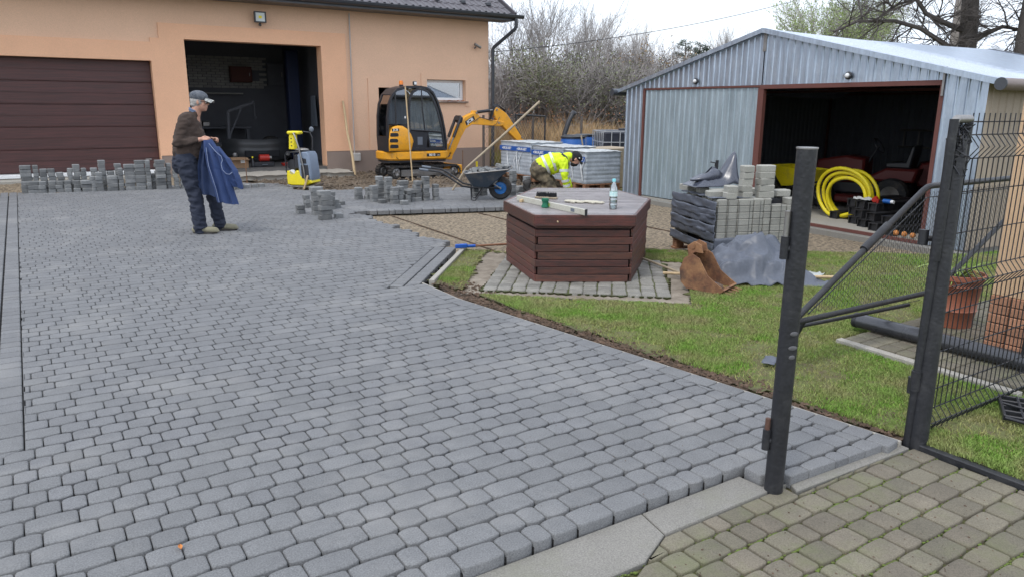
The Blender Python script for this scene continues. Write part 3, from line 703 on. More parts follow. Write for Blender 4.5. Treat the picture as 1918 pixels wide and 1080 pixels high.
# garage door of five panels
gd = MB().box(D1[0]+.02, D1[1]-.015, WY+.235, WY+.25, .14, 2.46).build('garage_door', m_door, bld)
z = .15
for k in range(5):
    b = MB(); zt = min(z+.462, 2.455)
    b.box(D1[0]+.02, D1[1]-.02, WY+.19, WY+.235, z, zt-.006, .006)
    b.box(D1[0]+.02, D1[1]-.02, WY+.184, WY+.1895, z+.02, (z+zt)/2-.008, .003); b.box(D1[0]+.02, D1[1]-.02, WY+.184, WY+.1895, (z+zt)/2+.004, zt-.03, .003)
    b.build('door_panel', m_door, gd); z = zt
MB().rod((2.28, WY+.185, .36), (2.40, WY+.185, .36), .014, n=8).build('handle', m_steel, gd)
MB().box(D1[0], D1[1], WY-.06, WY+.3, .06, .135, .01).build('door_sill', m_white, bld)
MB().box(-7, D1[1]+.05, WY-.35, WY-.03, -.2, .05, .02).build('foundation_strip', m_conc_l, bld)
# window
fr = MB()
x0, x1, z0, z1 = WN[0]+.01, WN[1]-.01, 1.70, 2.225
for a in ((x0, x1, z0, z0+.07), (x0, x1, z1-.07, z1), (x0, x0+.08, z0+.07, z1-.07), (x1-.08, x1, z0+.07, z1-.07)): fr.box(a[0], a[1], WY+.12, WY+.18, a[2], a[3], .008)
wn = fr.build('window', m_white, bld)
MB().box(x0+.08, x1-.08, WY+.145, WY+.155, z0+.07, z1-.07).build('pane', m_glass, wn)
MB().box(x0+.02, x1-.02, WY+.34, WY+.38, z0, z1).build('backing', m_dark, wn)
MB().box(x0-.04, x1+.07, WY-.08, WY+.12, 1.64, 1.68, .008).build('sill', mat('window_sill', (.12, .06, .045), rough=.7, nscale=9, amt=.9, col2=(.35, .3, .26), bump=.3), bld)
for q in range(14):
    xx = random.uniform(x0, x1); MB().box(xx, xx+.04, WY-.06, WY-.02, 1.681, 1.69+random.random()*.02).build('crumb', mat('sill_crumb', (.5, .2, .1)) if q == 0 else bpy.data.materials['sill_crumb'], bld)
# dark metal roof: ribbed sheet, eave trim, snow guards
PT = math.tan(math.radians(30)); ey, ez = 17.55, 3.93
def roofp(x, t, h=0): return (x, ey+t*math.cos(math.radians(30))-h*.5, ez+t*.5+h*.866)
rb = MB(); per = .19; X0, X1 = -7.4, 11.52; n = int((X1-X0)/per); prof = []
for i in range(n):
    x = X0+i*per
    prof += [(x, 0), (x+per*.55, 0), (x+per*.66, .022), (x+per*.8, .028), (x+per*.92, .018)]
prof.append((X0+n*per, 0)); T = [0]+[.35*k for k in range(1, 18)]
for k in range(len(T)-1):
    st = .012
    vs = [roofp(x, T[k], h+.02) for x, h in prof]+[roofp(x, T[k+1], h+.02-st) for x, h in prof]; m_ = len(prof)
    rb.add(vs, [(i, i+1, m_+i+1, m_+i) for i in range(m_-1)])
    vs = [roofp(x, T[k], h+.02) for x, h in prof]+[roofp(x, T[k]+.001, h+.02-st) for x, h in prof]
    rb.add(vs, [(i, m_+i, m_+i+1, i+1) for i in range(m_-1)])
ro = rb.build('roof', m_roof, bld, fixn=False)
ub = MB(); ub.add([roofp(X0, 0, -.01), roofp(X1, 0, -.01), roofp(X1, 5.95, -.01), roofp(X0, 5.95, -.01)], [(0, 3, 2, 1)])
ub.add([roofp(X0, 0, -.12), roofp(X1, 0, -.12), roofp(X1, 5.95, -.12), roofp(X0, 5.95, -.12)], [(0, 1, 2, 3)])
ub.add([(X0, 22.7, 6.9), (X1, 22.7, 6.9), (X1, 27.9, 3.9), (X0, 27.9, 3.9)], [(0, 1, 2, 3)]); ub.build('roof_underlay', m_gut, bld)
ub = MB(); ub.box(X0, X1, ey-.01, ey+.02, ez-.15, ez+.01); ub.box(X0, X1, ey+.02, WY, ez-.15, ez-.13)
ub.build('fascia', m_gut, bld)
ub = MB(); vs = [roofp(X1-.02, -.01, -.13), roofp(X1-.02, 5.9, -.13), roofp(X1-.02, 5.9, .07), roofp(X1-.02, -.01, .07)]; vs += [(x+.05, y, z) for x, y, z in vs]
ub.add(vs, [(0, 1, 2, 3), (7, 6, 5, 4), (0, 4, 5, 1), (3, 2, 6, 7), (1, 5, 6, 2), (0, 3, 7, 4)]); ub.build('verge_trim', m_roof, bld)
sgm = None
for r_, (t, off) in enumerate(((.42, 0), (1.05, .38), (1.7, 0))):
    for i in range(16):
        x = 10.9-i*.78-off
        b = MB(); p = roofp(x, t, .05); b.box(p[0]-.07, p[0]+.07, p[1]-.03, p[1]+.05, p[2]-.03, p[2]+.05, .012); b.box(p[0]-.09, p[0]+.09, p[1]+.04, p[1]+.14, p[2]+.01, p[2]+.035, .01)
        if in_view(*p) is not None: b.build('snow_guard', m_gut, ro)
# gutter and downpipe
g = MB(); gx0, gx1 = X0, 11.72; a_ = [PI+PI*k/8 for k in range(9)]
for (r_, fl) in ((.075, 1), (.068, -1)):
    vs = [(x, 17.46+r_*math.cos(a), 3.905+r_*math.sin(a)) for x in (gx0, gx1) for a in a_]; g.add(vs, [(i, i+1, 9+i+1, 9+i) for i in range(8)])
g.rod((gx0, 17.385, 3.91), (gx1, 17.385, 3.91), .011, n=8); g.rod((gx0, 17.535, 3.91), (gx1, 17.535, 3.91), .008, n=6)
g.prism([(17.46+.075*math.cos(a), 3.905+.075*math.sin(a)) for a in a_], gx1-.004, gx1+.004, 'yz'); g.build('gutter', m_gut, bld, 60, fixn=False)
MB().tube([(11.5, 17.46, 3.84), (11.5, 17.46, 3.62), (11.48, 17.5, 3.56), (11.17, 18.06, 3.12), (11.15, 18.08, 3.06), (11.15, 18.08, -.1)], .048, 12).build('downpipe', m_gut, bld, 60)
MB().tube([(7.07, WY-.045, 3.72), (7.06, WY-.045, .36)], .016, 8).build('conduit', mat('conduit_grey', (.48, .44, .42), rough=.6), bld, 60)
MB().box(6.98, 7.2, WY-.11, WY-.03, .18, .38, .012).build('junction_box', mat('box_grey', (.55, .53, .5), rough=.5), bld)
# lamp over the doorway
t = thing('floodlight', 'black rectangular floodlight with motion sensor above the open doorway', 'lamp', (4.90, WY-.04, 3.30))
b = MB().box(-.13, .13, -.14, -.08, .06, .30, .012); b.box(-.13, -.105, -.16, -.138, .06, .30); b.box(.105, .13, -.16, -.138, .06, .30); b.box(-.105, .105, -.16, -.138, .06, .085); b.box(-.105, .105, -.16, -.138, .275, .30)
b.build('housing', m_cab, t); MB().box(-.104, .104, -.143, -.139, .086, .274).build('lens', mat('lamp_lens', (.62, .66, .64), rough=.2), t)
MB().box(-.035, .035, -.1461, -.144, .15, .21).build('led', m_yel, t)
MB().box(-.03, .03, -.08, .003, .1, .14).build('bracket', m_cab, t); MB().ell((0, -.09, .02), (.035, .035, .04), 10).build('sensor', m_cab, t)
t = thing('security_camera', 'small grey security camera high on the peach wall near the downpipe', 'camera', (10.62, WY-.002, 3.08))
b = MB().rod((0, 0, 0), (0, -.1, .04), .02); b.build('bracket', m_grey, t, 60); MB().rod((-.08, -.14, .09), (.12, -.12, .01), .038, .034, n=12).build('housing', m_steel, t, 60)
# room behind the doorway
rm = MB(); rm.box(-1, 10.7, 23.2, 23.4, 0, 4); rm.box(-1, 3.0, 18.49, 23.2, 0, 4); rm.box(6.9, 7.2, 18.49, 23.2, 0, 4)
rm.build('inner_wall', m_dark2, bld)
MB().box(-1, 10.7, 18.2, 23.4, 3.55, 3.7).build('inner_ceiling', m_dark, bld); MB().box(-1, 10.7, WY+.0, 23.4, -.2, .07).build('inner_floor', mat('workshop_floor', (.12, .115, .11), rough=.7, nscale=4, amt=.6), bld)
bm_ = MB(); bm_.box(-.115, .115, 0, .03, -.032, .032, .004); bme = bm_.mesh('brick', m_wbrick)
for j in range(12):
    for i in range(9):
        x = 3.3+i*.245+(j % 2)*.12; z = 2.05+j*.074
        if x > 6.6 or (4.9 < x < 5.3 and 2.2 < z < 2.55) : continue
        inst(bme, 'brick', bld, (x+.9, 23.165+random.uniform(-.006, .006), z))
for nme, lab, cat_, x0, x1, z0, z1, m_, y in (('tool_cabinet', 'dark red cabinet hung on the white bricks at the back of the workshop', 'cabinet', 5.3, 5.9, 2.18, 2.62, m_redox, 23.02), ('wall_board', 'dark board hung beside the red cabinet in the workshop', 'board', 6.35, 7.15-.3, 2.1, 2.75, m_dark2, 23.08)):
    t = thing(nme, lab, cat_, ((x0+x1)/2, y, z0)); w_ = (x1-x0)/2; h = z1-z0
    MB().box(-w_, w_, -.1, .1 if nme[0] == 't' else .0, 0, h, .01).build('box', m_, t); MB().box(-w_+.02, w_-.02, -.125, -.101, .02, h-.02, .005).build('door', m_, t); MB().rod((w_-.08, -.13, h*.4), (w_-.08, -.13, h*.6), .012, n=6).build('handle', m_steel, t)
MB().rod((3.6, 22.9, 1.86), (5.6, 22.9, 1.86), .02, n=8).build('wall_rail', mat('dim_rail', (.45, .45, .42)), bld)
t = thing('lift_post', 'tall dark blue car lift post inside the workshop', 'car lift', (6.35, 20.6, .07))
b = MB(); b.box(-.16, .16, -.12, .12, 0, 2.9, .02); b.build('column', mat('lift_blue', (.006, .014, .05), rough=.5), t); MB().box(-.25, .25, -.2, .2, 0, .03, .005).build('base_plate', m_dark2, t); MB().box(-.5, -.14, -.2, -.1, .35, .45, .01).build('arm', m_dark2, t)
t = thing('workshop_door', 'dark door leaf with pale frame standing open inside the workshop', 'door', (6.86, 19.3, .07))
MB().box(-.03, .03, -.42, .42, 0, 1.95, .01).build('leaf', m_dark, t); b = MB()
b.box(-.06, -.031, -.52, -.43, 0, 2.05); b.box(-.06, -.031, .43, .52, 0, 2.05); b.box(-.06, -.031, -.43, .43, 1.97, 2.05); b.build('frame', mat('pale_frame', (.25, .25, .25)), t)
for zz in (.3, .9, 1.5, 1.7): MB().rod((-.07, -.3, zz), (-.03, -.3, zz), .022, n=10).build('lock_plate', m_steel, t)
t = thing('car_bumper', 'black plastic car bumper lying inside the workshop doorway', 'bumper', (5.25, 20.0, .07))
def bump_fn(uu, v):
    a = (uu-.5)*2; prof_ = [(0, .05), (-.06, .1), (-.09, .25), (-.05, .33), (-.08, .4), (0, .5)]; k = v*(len(prof_)-1); i = min(int(k), 4); f_ = k-i
    d = prof_[i][0]*(1-f_)+prof_[i+1][0]*f_; z = prof_[i][1]*(1-f_)+prof_[i+1][1]*f_
    return (a*.9, d+.45*abs(a)**3.5, z*1.2+.03*abs(a))
b = MB().grid(bump_fn, 25, 9); b.build('shell', mat('bumper_black', (.045, .047, .05), rough=.4), t, 40); MB().box(-.45, .45, -.085, -.03, .15, .33, .02).build('grille', m_dark, t)
for s in (-1, 1): MB().ell((s*.68, -.0, .22), (.07, .04, .07), 10).build('fog_lamp', m_steel, t)
# clutter on the workshop floor
t = thing('cardboard_box', 'open cardboard box on the floor just inside the workshop doorway', 'box', (4.35, 18.75, .07)); b = MB()
b.box(-.2, .2, -.15, -.14, 0, .24); b.box(-.2, .2, .14, .15, 0, .24); b.box(-.2, -.19, -.14, .14, 0, .24); b.box(.19, .2, -.14, .14, 0, .24); b.box(-.19, .19, -.14, .14, 0, .01); b.build('carton', m_card, t)
MB().box(-.2, .2, -.3, -.151, .2, .206).build('flap', m_card, t); MB().box(.02, .13, -.153, -.1505, .12, .19).build('paper_label', m_white, t)
def clutter(name, lab, cat_, loc, parts, rz=0):
    t = thing(name, lab, cat_, loc, rz)
    for (nm, mb, m_) in parts: mb.build(nm, m_, t, 40)
clutter('tool_case', 'low black tool case on the workshop floor between carton and red tray', 'tool case', (4.95, 18.8, .07), [('case', MB().box(-.25, .25, -.12, .12, 0, .12, .02), m_cab), ('handle', MB().tube([(-.06, -.13, .05), (-.06, -.16, .06), (.06, -.16, .06), (.06, -.13, .05)], .008, 6), m_grey)])
clutter('air_compressor', 'small red motor unit standing on the black tool case', 'machine', (5.0, 18.82, .19), [('motor', MB().rod((-.13, 0, .09), (.1, 0, .09), .085, n=14), m_red), ('pulley', MB().rod((.1, 0, .09), (.16, 0, .09), .05, n=12), m_steel)])
clutter('red_tray', 'flat red plastic tray on the workshop floor nearest the doorway edge', 'tray', (5.55, 18.85, .07), [('tray', MB().lathe([(.12, 0), (.15, .06), (.14, .06), (.11, .012), (0, .012)], n=14), m_red)])
clutter('spray_bottle', 'small black and yellow bottle beside the carton in the doorway', 'bottle', (4.68, 18.72, .07), [('body', MB().lathe([(.04, 0), (.04, .14), (.015, .18), (.015, .22)], n=10), m_cab), ('cap', MB().rod((0, 0, .22), (0, 0, .26), .02, n=8), m_yel)])
clutter('crumpled_sheet', 'grey crumpled plastic sheet on the floor left of the carton', 'plastic sheet', (3.95, 18.9, .07), [('sheet', MB().grid(lambda u_, v_: ((u_-.5)*.6, (v_-.5)*.4, .02+.1*abs(noise.noise((u_*5, v_*5, 1)))+.05*math.sin(PI*u_)*math.sin(PI*v_)), 14, 12), m_tarp)])
for k, (x, y, lab) in enumerate(((3.75, 21.5, 'dark tyre leaning deep inside the workshop, nearest the left doorway edge'), (5.9, 21.4, 'dark tyre leaning deep inside the workshop next to the blue lift post'))):
    t = thing('spare_tyre', lab, 'tyre', (x, y, .07), 0, 'tyres in the workshop'); MB().lathe([(.2, -.09), (.3, -.1), (.32, -.05), (.32, .05), (.3, .1), (.2, .09), (.2, -.09)], (0, 0, .32), 24, axis='y').build('tread', m_rubber, t, 40); MB().lathe([(.05, -.03), (.2, -.06), (.2, .06), (.05, .03)], (0, 0, .32), 18, axis='y').build('rim', m_steel, t)
clutter('workbench', 'dark workbench with clutter along the back of the workshop', 'workbench', (4.6, 22.6, .07), [('top', MB().box(-1, 1, -.35, .35, .82, .88, .01), m_dark2), ('leg', MB().box(-.95, -.87, -.3, -.22, 0, .82), m_dark2), ('leg', MB().box(.87, .95, -.3, -.22, 0, .82), m_dark2), ('shelf', MB().box(-.9, .9, -.3, .3, .3, .34), m_dark2), ('vice', MB().box(-.3, -.1, -.3, -.1, .88, 1.02, .02), m_steel)])
clutter('control_cabinet', 'grey metal cabinet standing at the right doorway edge inside', 'cabinet', (6.72, 18.72, .07), [('body', MB().box(-.14, .14, -.14, .2, 0, .95, .01), mat('dim_grey', (.14, .14, .15))), ('panel', MB().box(-.1, .1, -.155, -.141, 1.0, 1.45, .01), m_grey)])

clutter('shelf_rack', 'tall dark shelf rack with boxes standing at the back left of the workshop', 'shelf', (3.6, 22.2, .07), [('upright', MB().box(-.5, -.46, -.2, .2, 0, 1.75), m_dark2), ('upright', MB().box(.46, .5, -.2, .2, 0, 1.75), m_dark2), ('shelf', MB().box(-.46, .46, -.2, .2, .5, .53), m_steel), ('shelf', MB().box(-.46, .46, -.2, .2, 1.05, 1.08), m_steel), ('shelf', MB().box(-.46, .46, -.2, .2, 1.6, 1.63), m_steel), ('carton', MB().box(-.4, -.05, -.15, .15, .54, .8, .01), m_card), ('carton', MB().box(.02, .35, -.15, .15, 1.09, 1.35, .01), m_grey), ('canister', MB().rod((-.2, 0, 1.09), (-.2, 0, 1.4), .1), m_steel)])
clutter('engine_stand', 'dark steel engine hoist with sloping boom in the middle of the workshop', 'hoist', (5.0, 21.2, .07), [('base', MB().box(-.5, .5, -.05, .05, .05, .13, .01), m_dark2), ('mast', MB().rod((-.3, 0, .1), (-.25, 0, 1.3), .05, n=8), m_dark2), ('boom', MB().rod((-.25, 0, 1.3), (.45, 0, 1.55), .04, n=8), m_dark2), ('ram', MB().rod((-.28, 0, .6), (.1, 0, 1.38), .025, n=8), m_dark2), ('hook', MB().tube([(.45, 0, 1.52), (.45, 0, 1.2), (.49, 0, 1.14), (.45, 0, 1.1)], .012, 6), m_dark2)])
clutter('parts_heap', 'heap of dark engine parts and pipes on the floor behind the car bumper', 'car parts', (4.5, 20.9, .07), [('housing', MB().box(-.3, .05, -.2, .2, 0, .35, .06), m_steel), ('pipe', MB().tube([(-.4, -.1, .1), (0, -.2, .5), (.3, -.1, .45), (.5, 0, .1)], .035, 8), m_steel), ('flywheel', MB().rod((.3, -.1, .2), (.3, .0, .2), .2, n=20), m_grey), ('cover', MB().ell((.0, 0, .4), (.25, .15, .1), 12), m_dark2)])
clutter('hanging_coat', 'dark overalls hanging on the side wall of the workshop by the door', 'overalls', (6.8, 20.2, 1.0), [('cloth', MB().grid(lambda u_, v_: (-.03-.04*abs(math.sin(u_*9)), (u_-.5)*.4*(1.2-v_*.5), v_*.8), 16, 6), m_grey)])

# ---------------------------------------------------------------- metal shed (local x: depth, local y: along the front, 0 at the ridge)
SHR = -math.atan2(.07508511, .99717713)
shed = thing('metal_shed', 'galvanised corrugated double garage with one closed door and one open dark bay', 'garage', (9.024, 7.26, 0), SHR)
YL, YR, EH, PK, DP = 3.18, -3.17, 1.865, 2.615, 5.5
def roofz(y): return PK-(PK-EH)*abs(y)/(3.18)
def corr(mb, a0, a1, zlo, zhi, pos, axis, per=.12, dp=.012, ph=0, fl=1):
    """ribbed sheet with vertical ribs; runs a0..a1 along y (axis 'y') or x (axis 'x') at pos; zlo/zhi are functions"""
    n_ = max(1, round((a1-a0)/per)); per = (a1-a0)/n_; pr = []
    for i in range(n_):
        a = a0+i*per; pr += [(a, 0), (a+per*.62, 0), (a+per*.70, dp), (a+per*.80, dp), (a+per*.86, 0), (a+per*.9, dp*.5), (a+per*.95, 0)]
    pr.append((a1, 0)); vs = []
    for z_ in (zlo, zhi):
        for a, d in pr: vs.append((pos-d*fl, a, z_(a)) if axis == 'y' else (a, pos-d*fl, z_(a)))
    m_ = len(pr); mb.add(vs, [(i, i+1, m_+i+1, m_+i) for i in range(m_-1)]); return mb
def sheetp(name, a0, a1, zlo, zhi, pos, axis, mt, parent=shed, **k):
    b = MB(); corr(b, a0, a1, zlo, zhi, pos, axis, **k); return b.build(name, mt, parent, fixn=False)
zf = lambda y: roofz(y)-.01
fz = lambda v: (lambda y: v)
seg = [2.67+.0, YL]
for a0, a1 in ((2.68, YL),): sheetp('cladding_sheet', a0, a1, fz(0), zf, 0, 'y', m_galv)
for a0, a1 in ((1.6, 2.68), (.8, 1.6), (0.02, .8), (-.85, 0), (-1.75, -.85), (-2.68, -1.75)): sheetp('cladding_sheet', a0, a1, fz(1.875), zf, 0, 'y', m_galv)
sheetp('cladding_sheet', YR, -2.68, fz(0), zf, 0, 'y', m_galv)
dl = sheetp('garage_door', .07, 2.64, fz(.03), fz(1.84), .015, 'y', m_galv_d)
b = MB(); b.box(-.03, .01, .76, .80, .62, .76, .006); b.box(-.05, -.03, .77, .79, .66, .72); b.rod((-.05, .78, .72), (-.05, .88, .725), .009, n=8); b.build('handle', m_black, dl)
fb = MB()
fb.box(-.012, .05, 2.64, 2.69, 0, 1.87); fb.box(-.01, .05, -.04, .065, 0, 1.84); fb.box(-.012, .05, -2.69, -2.64, 0, 1.87)
fb.box(-.014, .05, -2.64, .03, 1.82, 1.876); fb.box(-.014, .05, .03, 2.64, 1.845, 1.872); fb.box(-.02, .05, -2.66, .03, -.01, .022)
fb.box(-.004, .06, 2.62, 2.66, .02, .08); fb.build('steel_frame', m_redox, shed)
ib = MB()
for x in (.06, 2.7, 5.4):
    for y in (YL-.05, YR+.05): ib.box(x, x+.04, y-.02, y+.02, 0, EH)
    for y in (0,): ib.box(x, x+.04, y-.02, y+.02, 1.9, PK-.05)
    for s in (1, -1): ib.rod((x+.02, s*3.1, EH-.03), (x+.02, 0, PK-.06), .02, n=4)
    ib.box(x, x+.04, YR+.05, YL-.05, EH-.04, EH)
ib.box(.1, 5.4, -.02, .02, 1.84, 1.88); ib.build('inner_frame', m_redox, shed)
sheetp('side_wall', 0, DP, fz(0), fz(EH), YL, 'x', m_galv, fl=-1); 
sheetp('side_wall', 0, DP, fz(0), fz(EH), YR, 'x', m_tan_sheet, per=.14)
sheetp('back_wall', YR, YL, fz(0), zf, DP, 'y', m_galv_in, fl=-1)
for yy_, f_ in ((YL-.03, 1), (YR+.03, -1)): b = MB(); corr(b, .03, DP-.03, fz(.0), fz(EH), yy_, 'x', fl=f_); b.build('shaded_inner_skin', m_galv_in, shed, fixn=False)  # inner skin that carries the shade-darkened sheet colour
# roof: ribs parallel to the ridge
for s in (1, -1):
    L_ = math.hypot(3.34, PK-EH+.03); nn = 26; rr = []
    for i in range(nn):
        t0 = i/nn
        rr += [(t0, 0), (t0+.6/nn, 0), (t0+.7/nn, .018), (t0+.85/nn, .018), (t0+.95/nn, 0)]
    rr.append((1, 0)); k_ = 0
    for x0, x1 in ((-.08, 1.9), (1.88, 3.8), (3.78, DP+.08)):
        b = MB(); vs = []
        for x in (x0, x1):
            for t_, h in rr: vs.append((x, s*t_*3.32, PK+.012-(PK-EH+.035)*t_+h+k_*.003-x*.026))
        m_ = len(rr); b.add(vs, [(i, i+1, m_+i+1, m_+i) for i in range(m_-1)]); b.build('roof_sheet', m_galv_r, shed, fixn=False); k_ += 1
    b = MB()
    b.add([(x, y, z) for x in (-.06, DP+.06) for (y, z) in ((0, PK-.03), (s*3.3, EH-.05))], [(0, 1, 3, 2)]); 
    for v in (-.09, ): 
        P0, P1 = (v, 0, PK+.03), (v, s*3.34, EH-.005); b.add([(v, 0, PK+.035), (v, s*3.34, EH-.0), (v, s*3.34, EH-.065), (v, 0, PK-.03), (v+.06, 0, PK+.035), (v+.06, s*3.34, EH-.0)], [(0, 1, 2, 3), (0, 4, 5, 1)])
    b.build('verge_trim', m_galv, shed, fixn=False)
    gy = s*3.38; b = MB()
    b.rod((-.16, gy, EH-.05), (DP, gy, EH-.09), .062, n=16); gt = b.build('gutter', mat('gutter_brown', (.19, .15, .135), rough=.5) if s == -1 else m_gut, shed, 60)
    MB().rod((-.175, gy, EH-.05), (-.16, gy, EH-.05), .066, n=16).build('end_cap', m_gut, gt, 60)
MB().box(-.02, .0, -.03, .03, PK-.28, PK-.01).build('ridge_strip', m_steel, shed)
MB().box(-.03, -.005, -2.69, -2.665, 1.7, 2.02).build('corner_strip', m_steel, shed)
for yy, lab in ((1.36, 'small round bulkhead lamp on the shed gable above the closed door'), (-1.43, 'small round bulkhead lamp on the shed gable above the open bay')):
    c_ = Matrix.Rotation(SHR, 4, 'Z') @ Vector((-.015, yy, 1.96)); t = thing('bulkhead_lamp', lab, 'lamp', (9.024+c_.x, 7.26+c_.y, c_.z), SHR, 'bulkhead lamps on the metal shed')
    b = MB().lathe([(.035, -.03), (.05, -.02), (.05, 0)], n=14, axis='x'); b.build('base', m_cab, t, 50); MB().ell((-.035, 0, 0), (.028, .032, .032), 10).build('lens', m_white, t, 60); MB().tube([(-.03, .045, .02), (-.075, .03, .0), (-.08, 0, -.02), (-.075, -.03, -.02), (-.03, -.045, .0)], .004, 5).build('guard', m_steel, t)
sl = struct(slab('shed_floor_slab', [(.012, 3.12), (.012, -3.12), (5.45, -3.12), (5.45, 3.12)], -.1, .014, m_conc_l)); sl.location = (9.024, 7.26, 0); sl.rotation_euler = (0, 0, SHR)
sl = struct(slab('shed_kerb', [(-.02, 3.4), (-.02, -3.3), (-.14, -3.3), (-.14, 3.4)], -.1, -.012, m_conc)); sl.location = (9.024, 7.26, 0); sl.rotation_euler = (0, 0, SHR)
# ---------------------------------------------------------------- loose paving stones, every one a thing
_sm = {}
def loose_mesh(w_, d=.12, h=.065, mt=m_loose, key='g'):
    k = (w_, d, key)
    if k not in _sm:
        b = MB(); n_ = outline(w_-.004, d-.004, .0015, .012); ins = inset(n_, .010); m_ = len(n_)
        vs = [(x*.97, y*.96, 0) for x, y in n_]+[(x, y, h-.009) for x, y in n_]+[(x, y, h) for x, y in ins]
        b.add(vs, [(i*m_+q, i*m_+(q+1) % m_, (i+1)*m_+(q+1) % m_, (i+1)*m_+q) for i in range(2) for q in range(m_)]+[tuple(range(2*m_, 3*m_)), tuple(reversed(range(m_)))])
        _sm[k] = b.mesh('paving_stone', mt, 45)
    return _sm[k]
NTH = 'first second third fourth fifth sixth seventh eighth ninth tenth eleventh twelfth thirteenth fourteenth fifteenth sixteenth seventeenth eighteenth nineteenth twentieth'.split()
ORD = 'bottom second third fourth fifth sixth seventh eighth'.split()
def snap(w_): return .18 if w_ > .15 else (.12 if w_ > .105 else .09)
def stack(x, y, w_, n_, where, grp, rz=0., h=.068, z0=0., mt=m_loose, key='g'):
    for k in range(n_):
        s = snap(w_); dz = random.gauss(0, .05); 
        o = inst(loose_mesh(s, mt=mt, key=key), 'paving_stone', None, (x+random.gauss(0, .006), y+random.gauss(0, .006), z0+k*h), (0, 0, rz+dz+(PI if random.random() < .5 else 0)))
        if n_ == 1: lab = 'single grey stone '+where
        elif k == n_-1: lab = 'top grey stone, '+where
        elif k == 0: lab = 'bottom grey stone, '+where
        else: lab = ORD[k]+' grey stone up, '+where
        tag(o, lab, 'paving stone', grp)
SF = [(-0.03, 15.73, 0.14, 3), (0.1, 15.7, 0.17, 3), (0.23, 15.68, 0.15, 3), (0.38, 15.65, 0.12, 3), (0.5, 15.62, 0.14, 3), (0.62, 15.6, 0.14, 3), (0.76, 15.57, 0.15, 3), (0.91, 15.54, 0.17, 3), (1.02, 15.52, 0.08, 4), (1.12, 15.5, 0.15, 5), (1.32, 15.46, 0.22, 4), (1.47, 15.43, 0.1, 6), (1.61, 15.4, 0.21, 7), (1.79, 15.37, 0.17, 8), (1.92, 15.34, 0.1, 8), (2.02, 15.42, 0.07, 4), (2.12, 15.3, 0.17, 8), (2.26, 15.36, 0.07, 7), (2.38, 15.25, 0.09, 6), (2.49, 15.24, 0.08, 4)]
SR = [(0.01, 15.93, 0.22, 7), (0.16, 15.9, 0.1, 7), (0.27, 15.88, 0.14, 6), (0.4, 15.86, 0.12, 6), (0.53, 15.84, 0.14, 5), (0.68, 15.8, 0.08, 6), (0.79, 15.78, 0.12, 7), (0.9, 15.76, 0.07, 6), (1.07, 15.72, 0.11, 6), (1.2, 15.7, 0.12, 8), (1.33, 15.67, 0.12, 5), (1.47, 15.65, 0.12, 7)]
for i, (x, y, w_, n_) in enumerate(SF): stack(x, y, w_, n_, NTH[i]+' front stack from the left before the brown door', 'paving stones stacked before the brown garage door')
for i, (x, y, w_, n_) in enumerate(SR): stack(x, y, w_, n_, NTH[i]+' rear stack from the left before the brown door', 'paving stones stacked before the brown garage door')
SA = [((3.62, 11.38, 0.09, 3), 'slim stack at the back of the cluster before the yellow compactor'), ((3.52, 10.55, 0.18, 6), 'second tall stack of the cluster before the yellow compactor'), ((3.45, 10.04, 0.18, 6), 'tall stack nearest the old man, before the yellow compactor'),
      ((3.33, 10.77, 0.12, 2), 'low stack at the left edge of the cluster before the compactor'), ((3.87, 11.02, 0.12, 4), 'four-stone stack at the back of the cluster before the compactor'), ((4.01, 11.15, 0.12, 2), 'two-stone stack at the right of the cluster before the compactor'),
      ((3.66, 10.11, 0.12, 1), 'at the foot of the tall stack nearest the old man'), ((4.19, 11.42, 0.09, 1), 'alone beside the two-stone stack before the compactor'), ((3.2, 14.5, 0.12, 5), 'five-stone stack behind the blue jacket'),
      ((3.35, 14.63, 0.12, 4), 'four-stone stack just right of the blue jacket'), ((3.53, 14.74, 0.12, 1), 'first in the line right of the blue jacket'), ((3.68, 14.78, 0.12, 1), 'second in the line right of the blue jacket'), ((3.83, 14.81, 0.12, 1), 'last in the line right of the blue jacket')]
for (x, y, w_, n_), wh in SA: stack(x, y, w_, n_, wh, 'loose paving stones on the new paving')
SB = [(4.71, 11.98, 0.12, 3), (4.85, 11.9, 0.09, 3), (4.80, 11.53, 0.12, 4), (4.96, 11.66, 0.12, 6), (5.02, 11.44, 0.12, 6), (4.85, 11.30, 0.12, 1), (5.0, 11.16, 0.12, 4), (5.27, 11.43, 0.18, 5), (5.12, 11.19, 0.09, 4), (5.24, 11.19, 0.09, 3), (5.09, 10.97, 0.12, 1), (5.47, 11.28, 0.12, 5), (5.62, 11.27, 0.12, 6), (5.79, 11.23, 0.09, 4), (5.38, 11.29, 0.09, 3)]
SB.sort(key=lambda t: .837*t[0]-.548*t[1])
for i, (x, y, w_, n_) in enumerate(SB): stack(x, y, w_, n_, NTH[i]+' stack from the left in the cluster before the excavator', 'paving stones stacked before the excavator')
SW = [((6.68, 11.43, 0.12, 3), 'three-stone stack under the wheelbarrow tray'), ((6.85, 11.42, 0.12, 4), 'four-stone stack between wheelbarrow leg and wheel'), ((7.29, 11.17, 0.12, 3), 'stack just right of the blue-hubbed wheel'), ((7.6, 11.38, 0.12, 2), 'two-stone stack between the wheel and the boots of the worker'),
      ((7.97, 11.69, 0.12, 4), 'stack behind the boots of the kneeling worker'), ((7.4, 10.95, 0.18, 1), 'flat and long in front of the boots of the worker'), ((7.12, 10.66, 0.12, 1), 'flat beside the blue-hubbed wheel'), ((8.0, 12.22, 0.12, 5), 'tallest stack behind the wheel, near the wrapped pallets'),
      ((8.34, 10.57, 0.12, 1), 'in front of the hands of the kneeling worker'), ((8.54, 10.65, 0.12, 1), 'farthest ahead of the kneeling worker')]
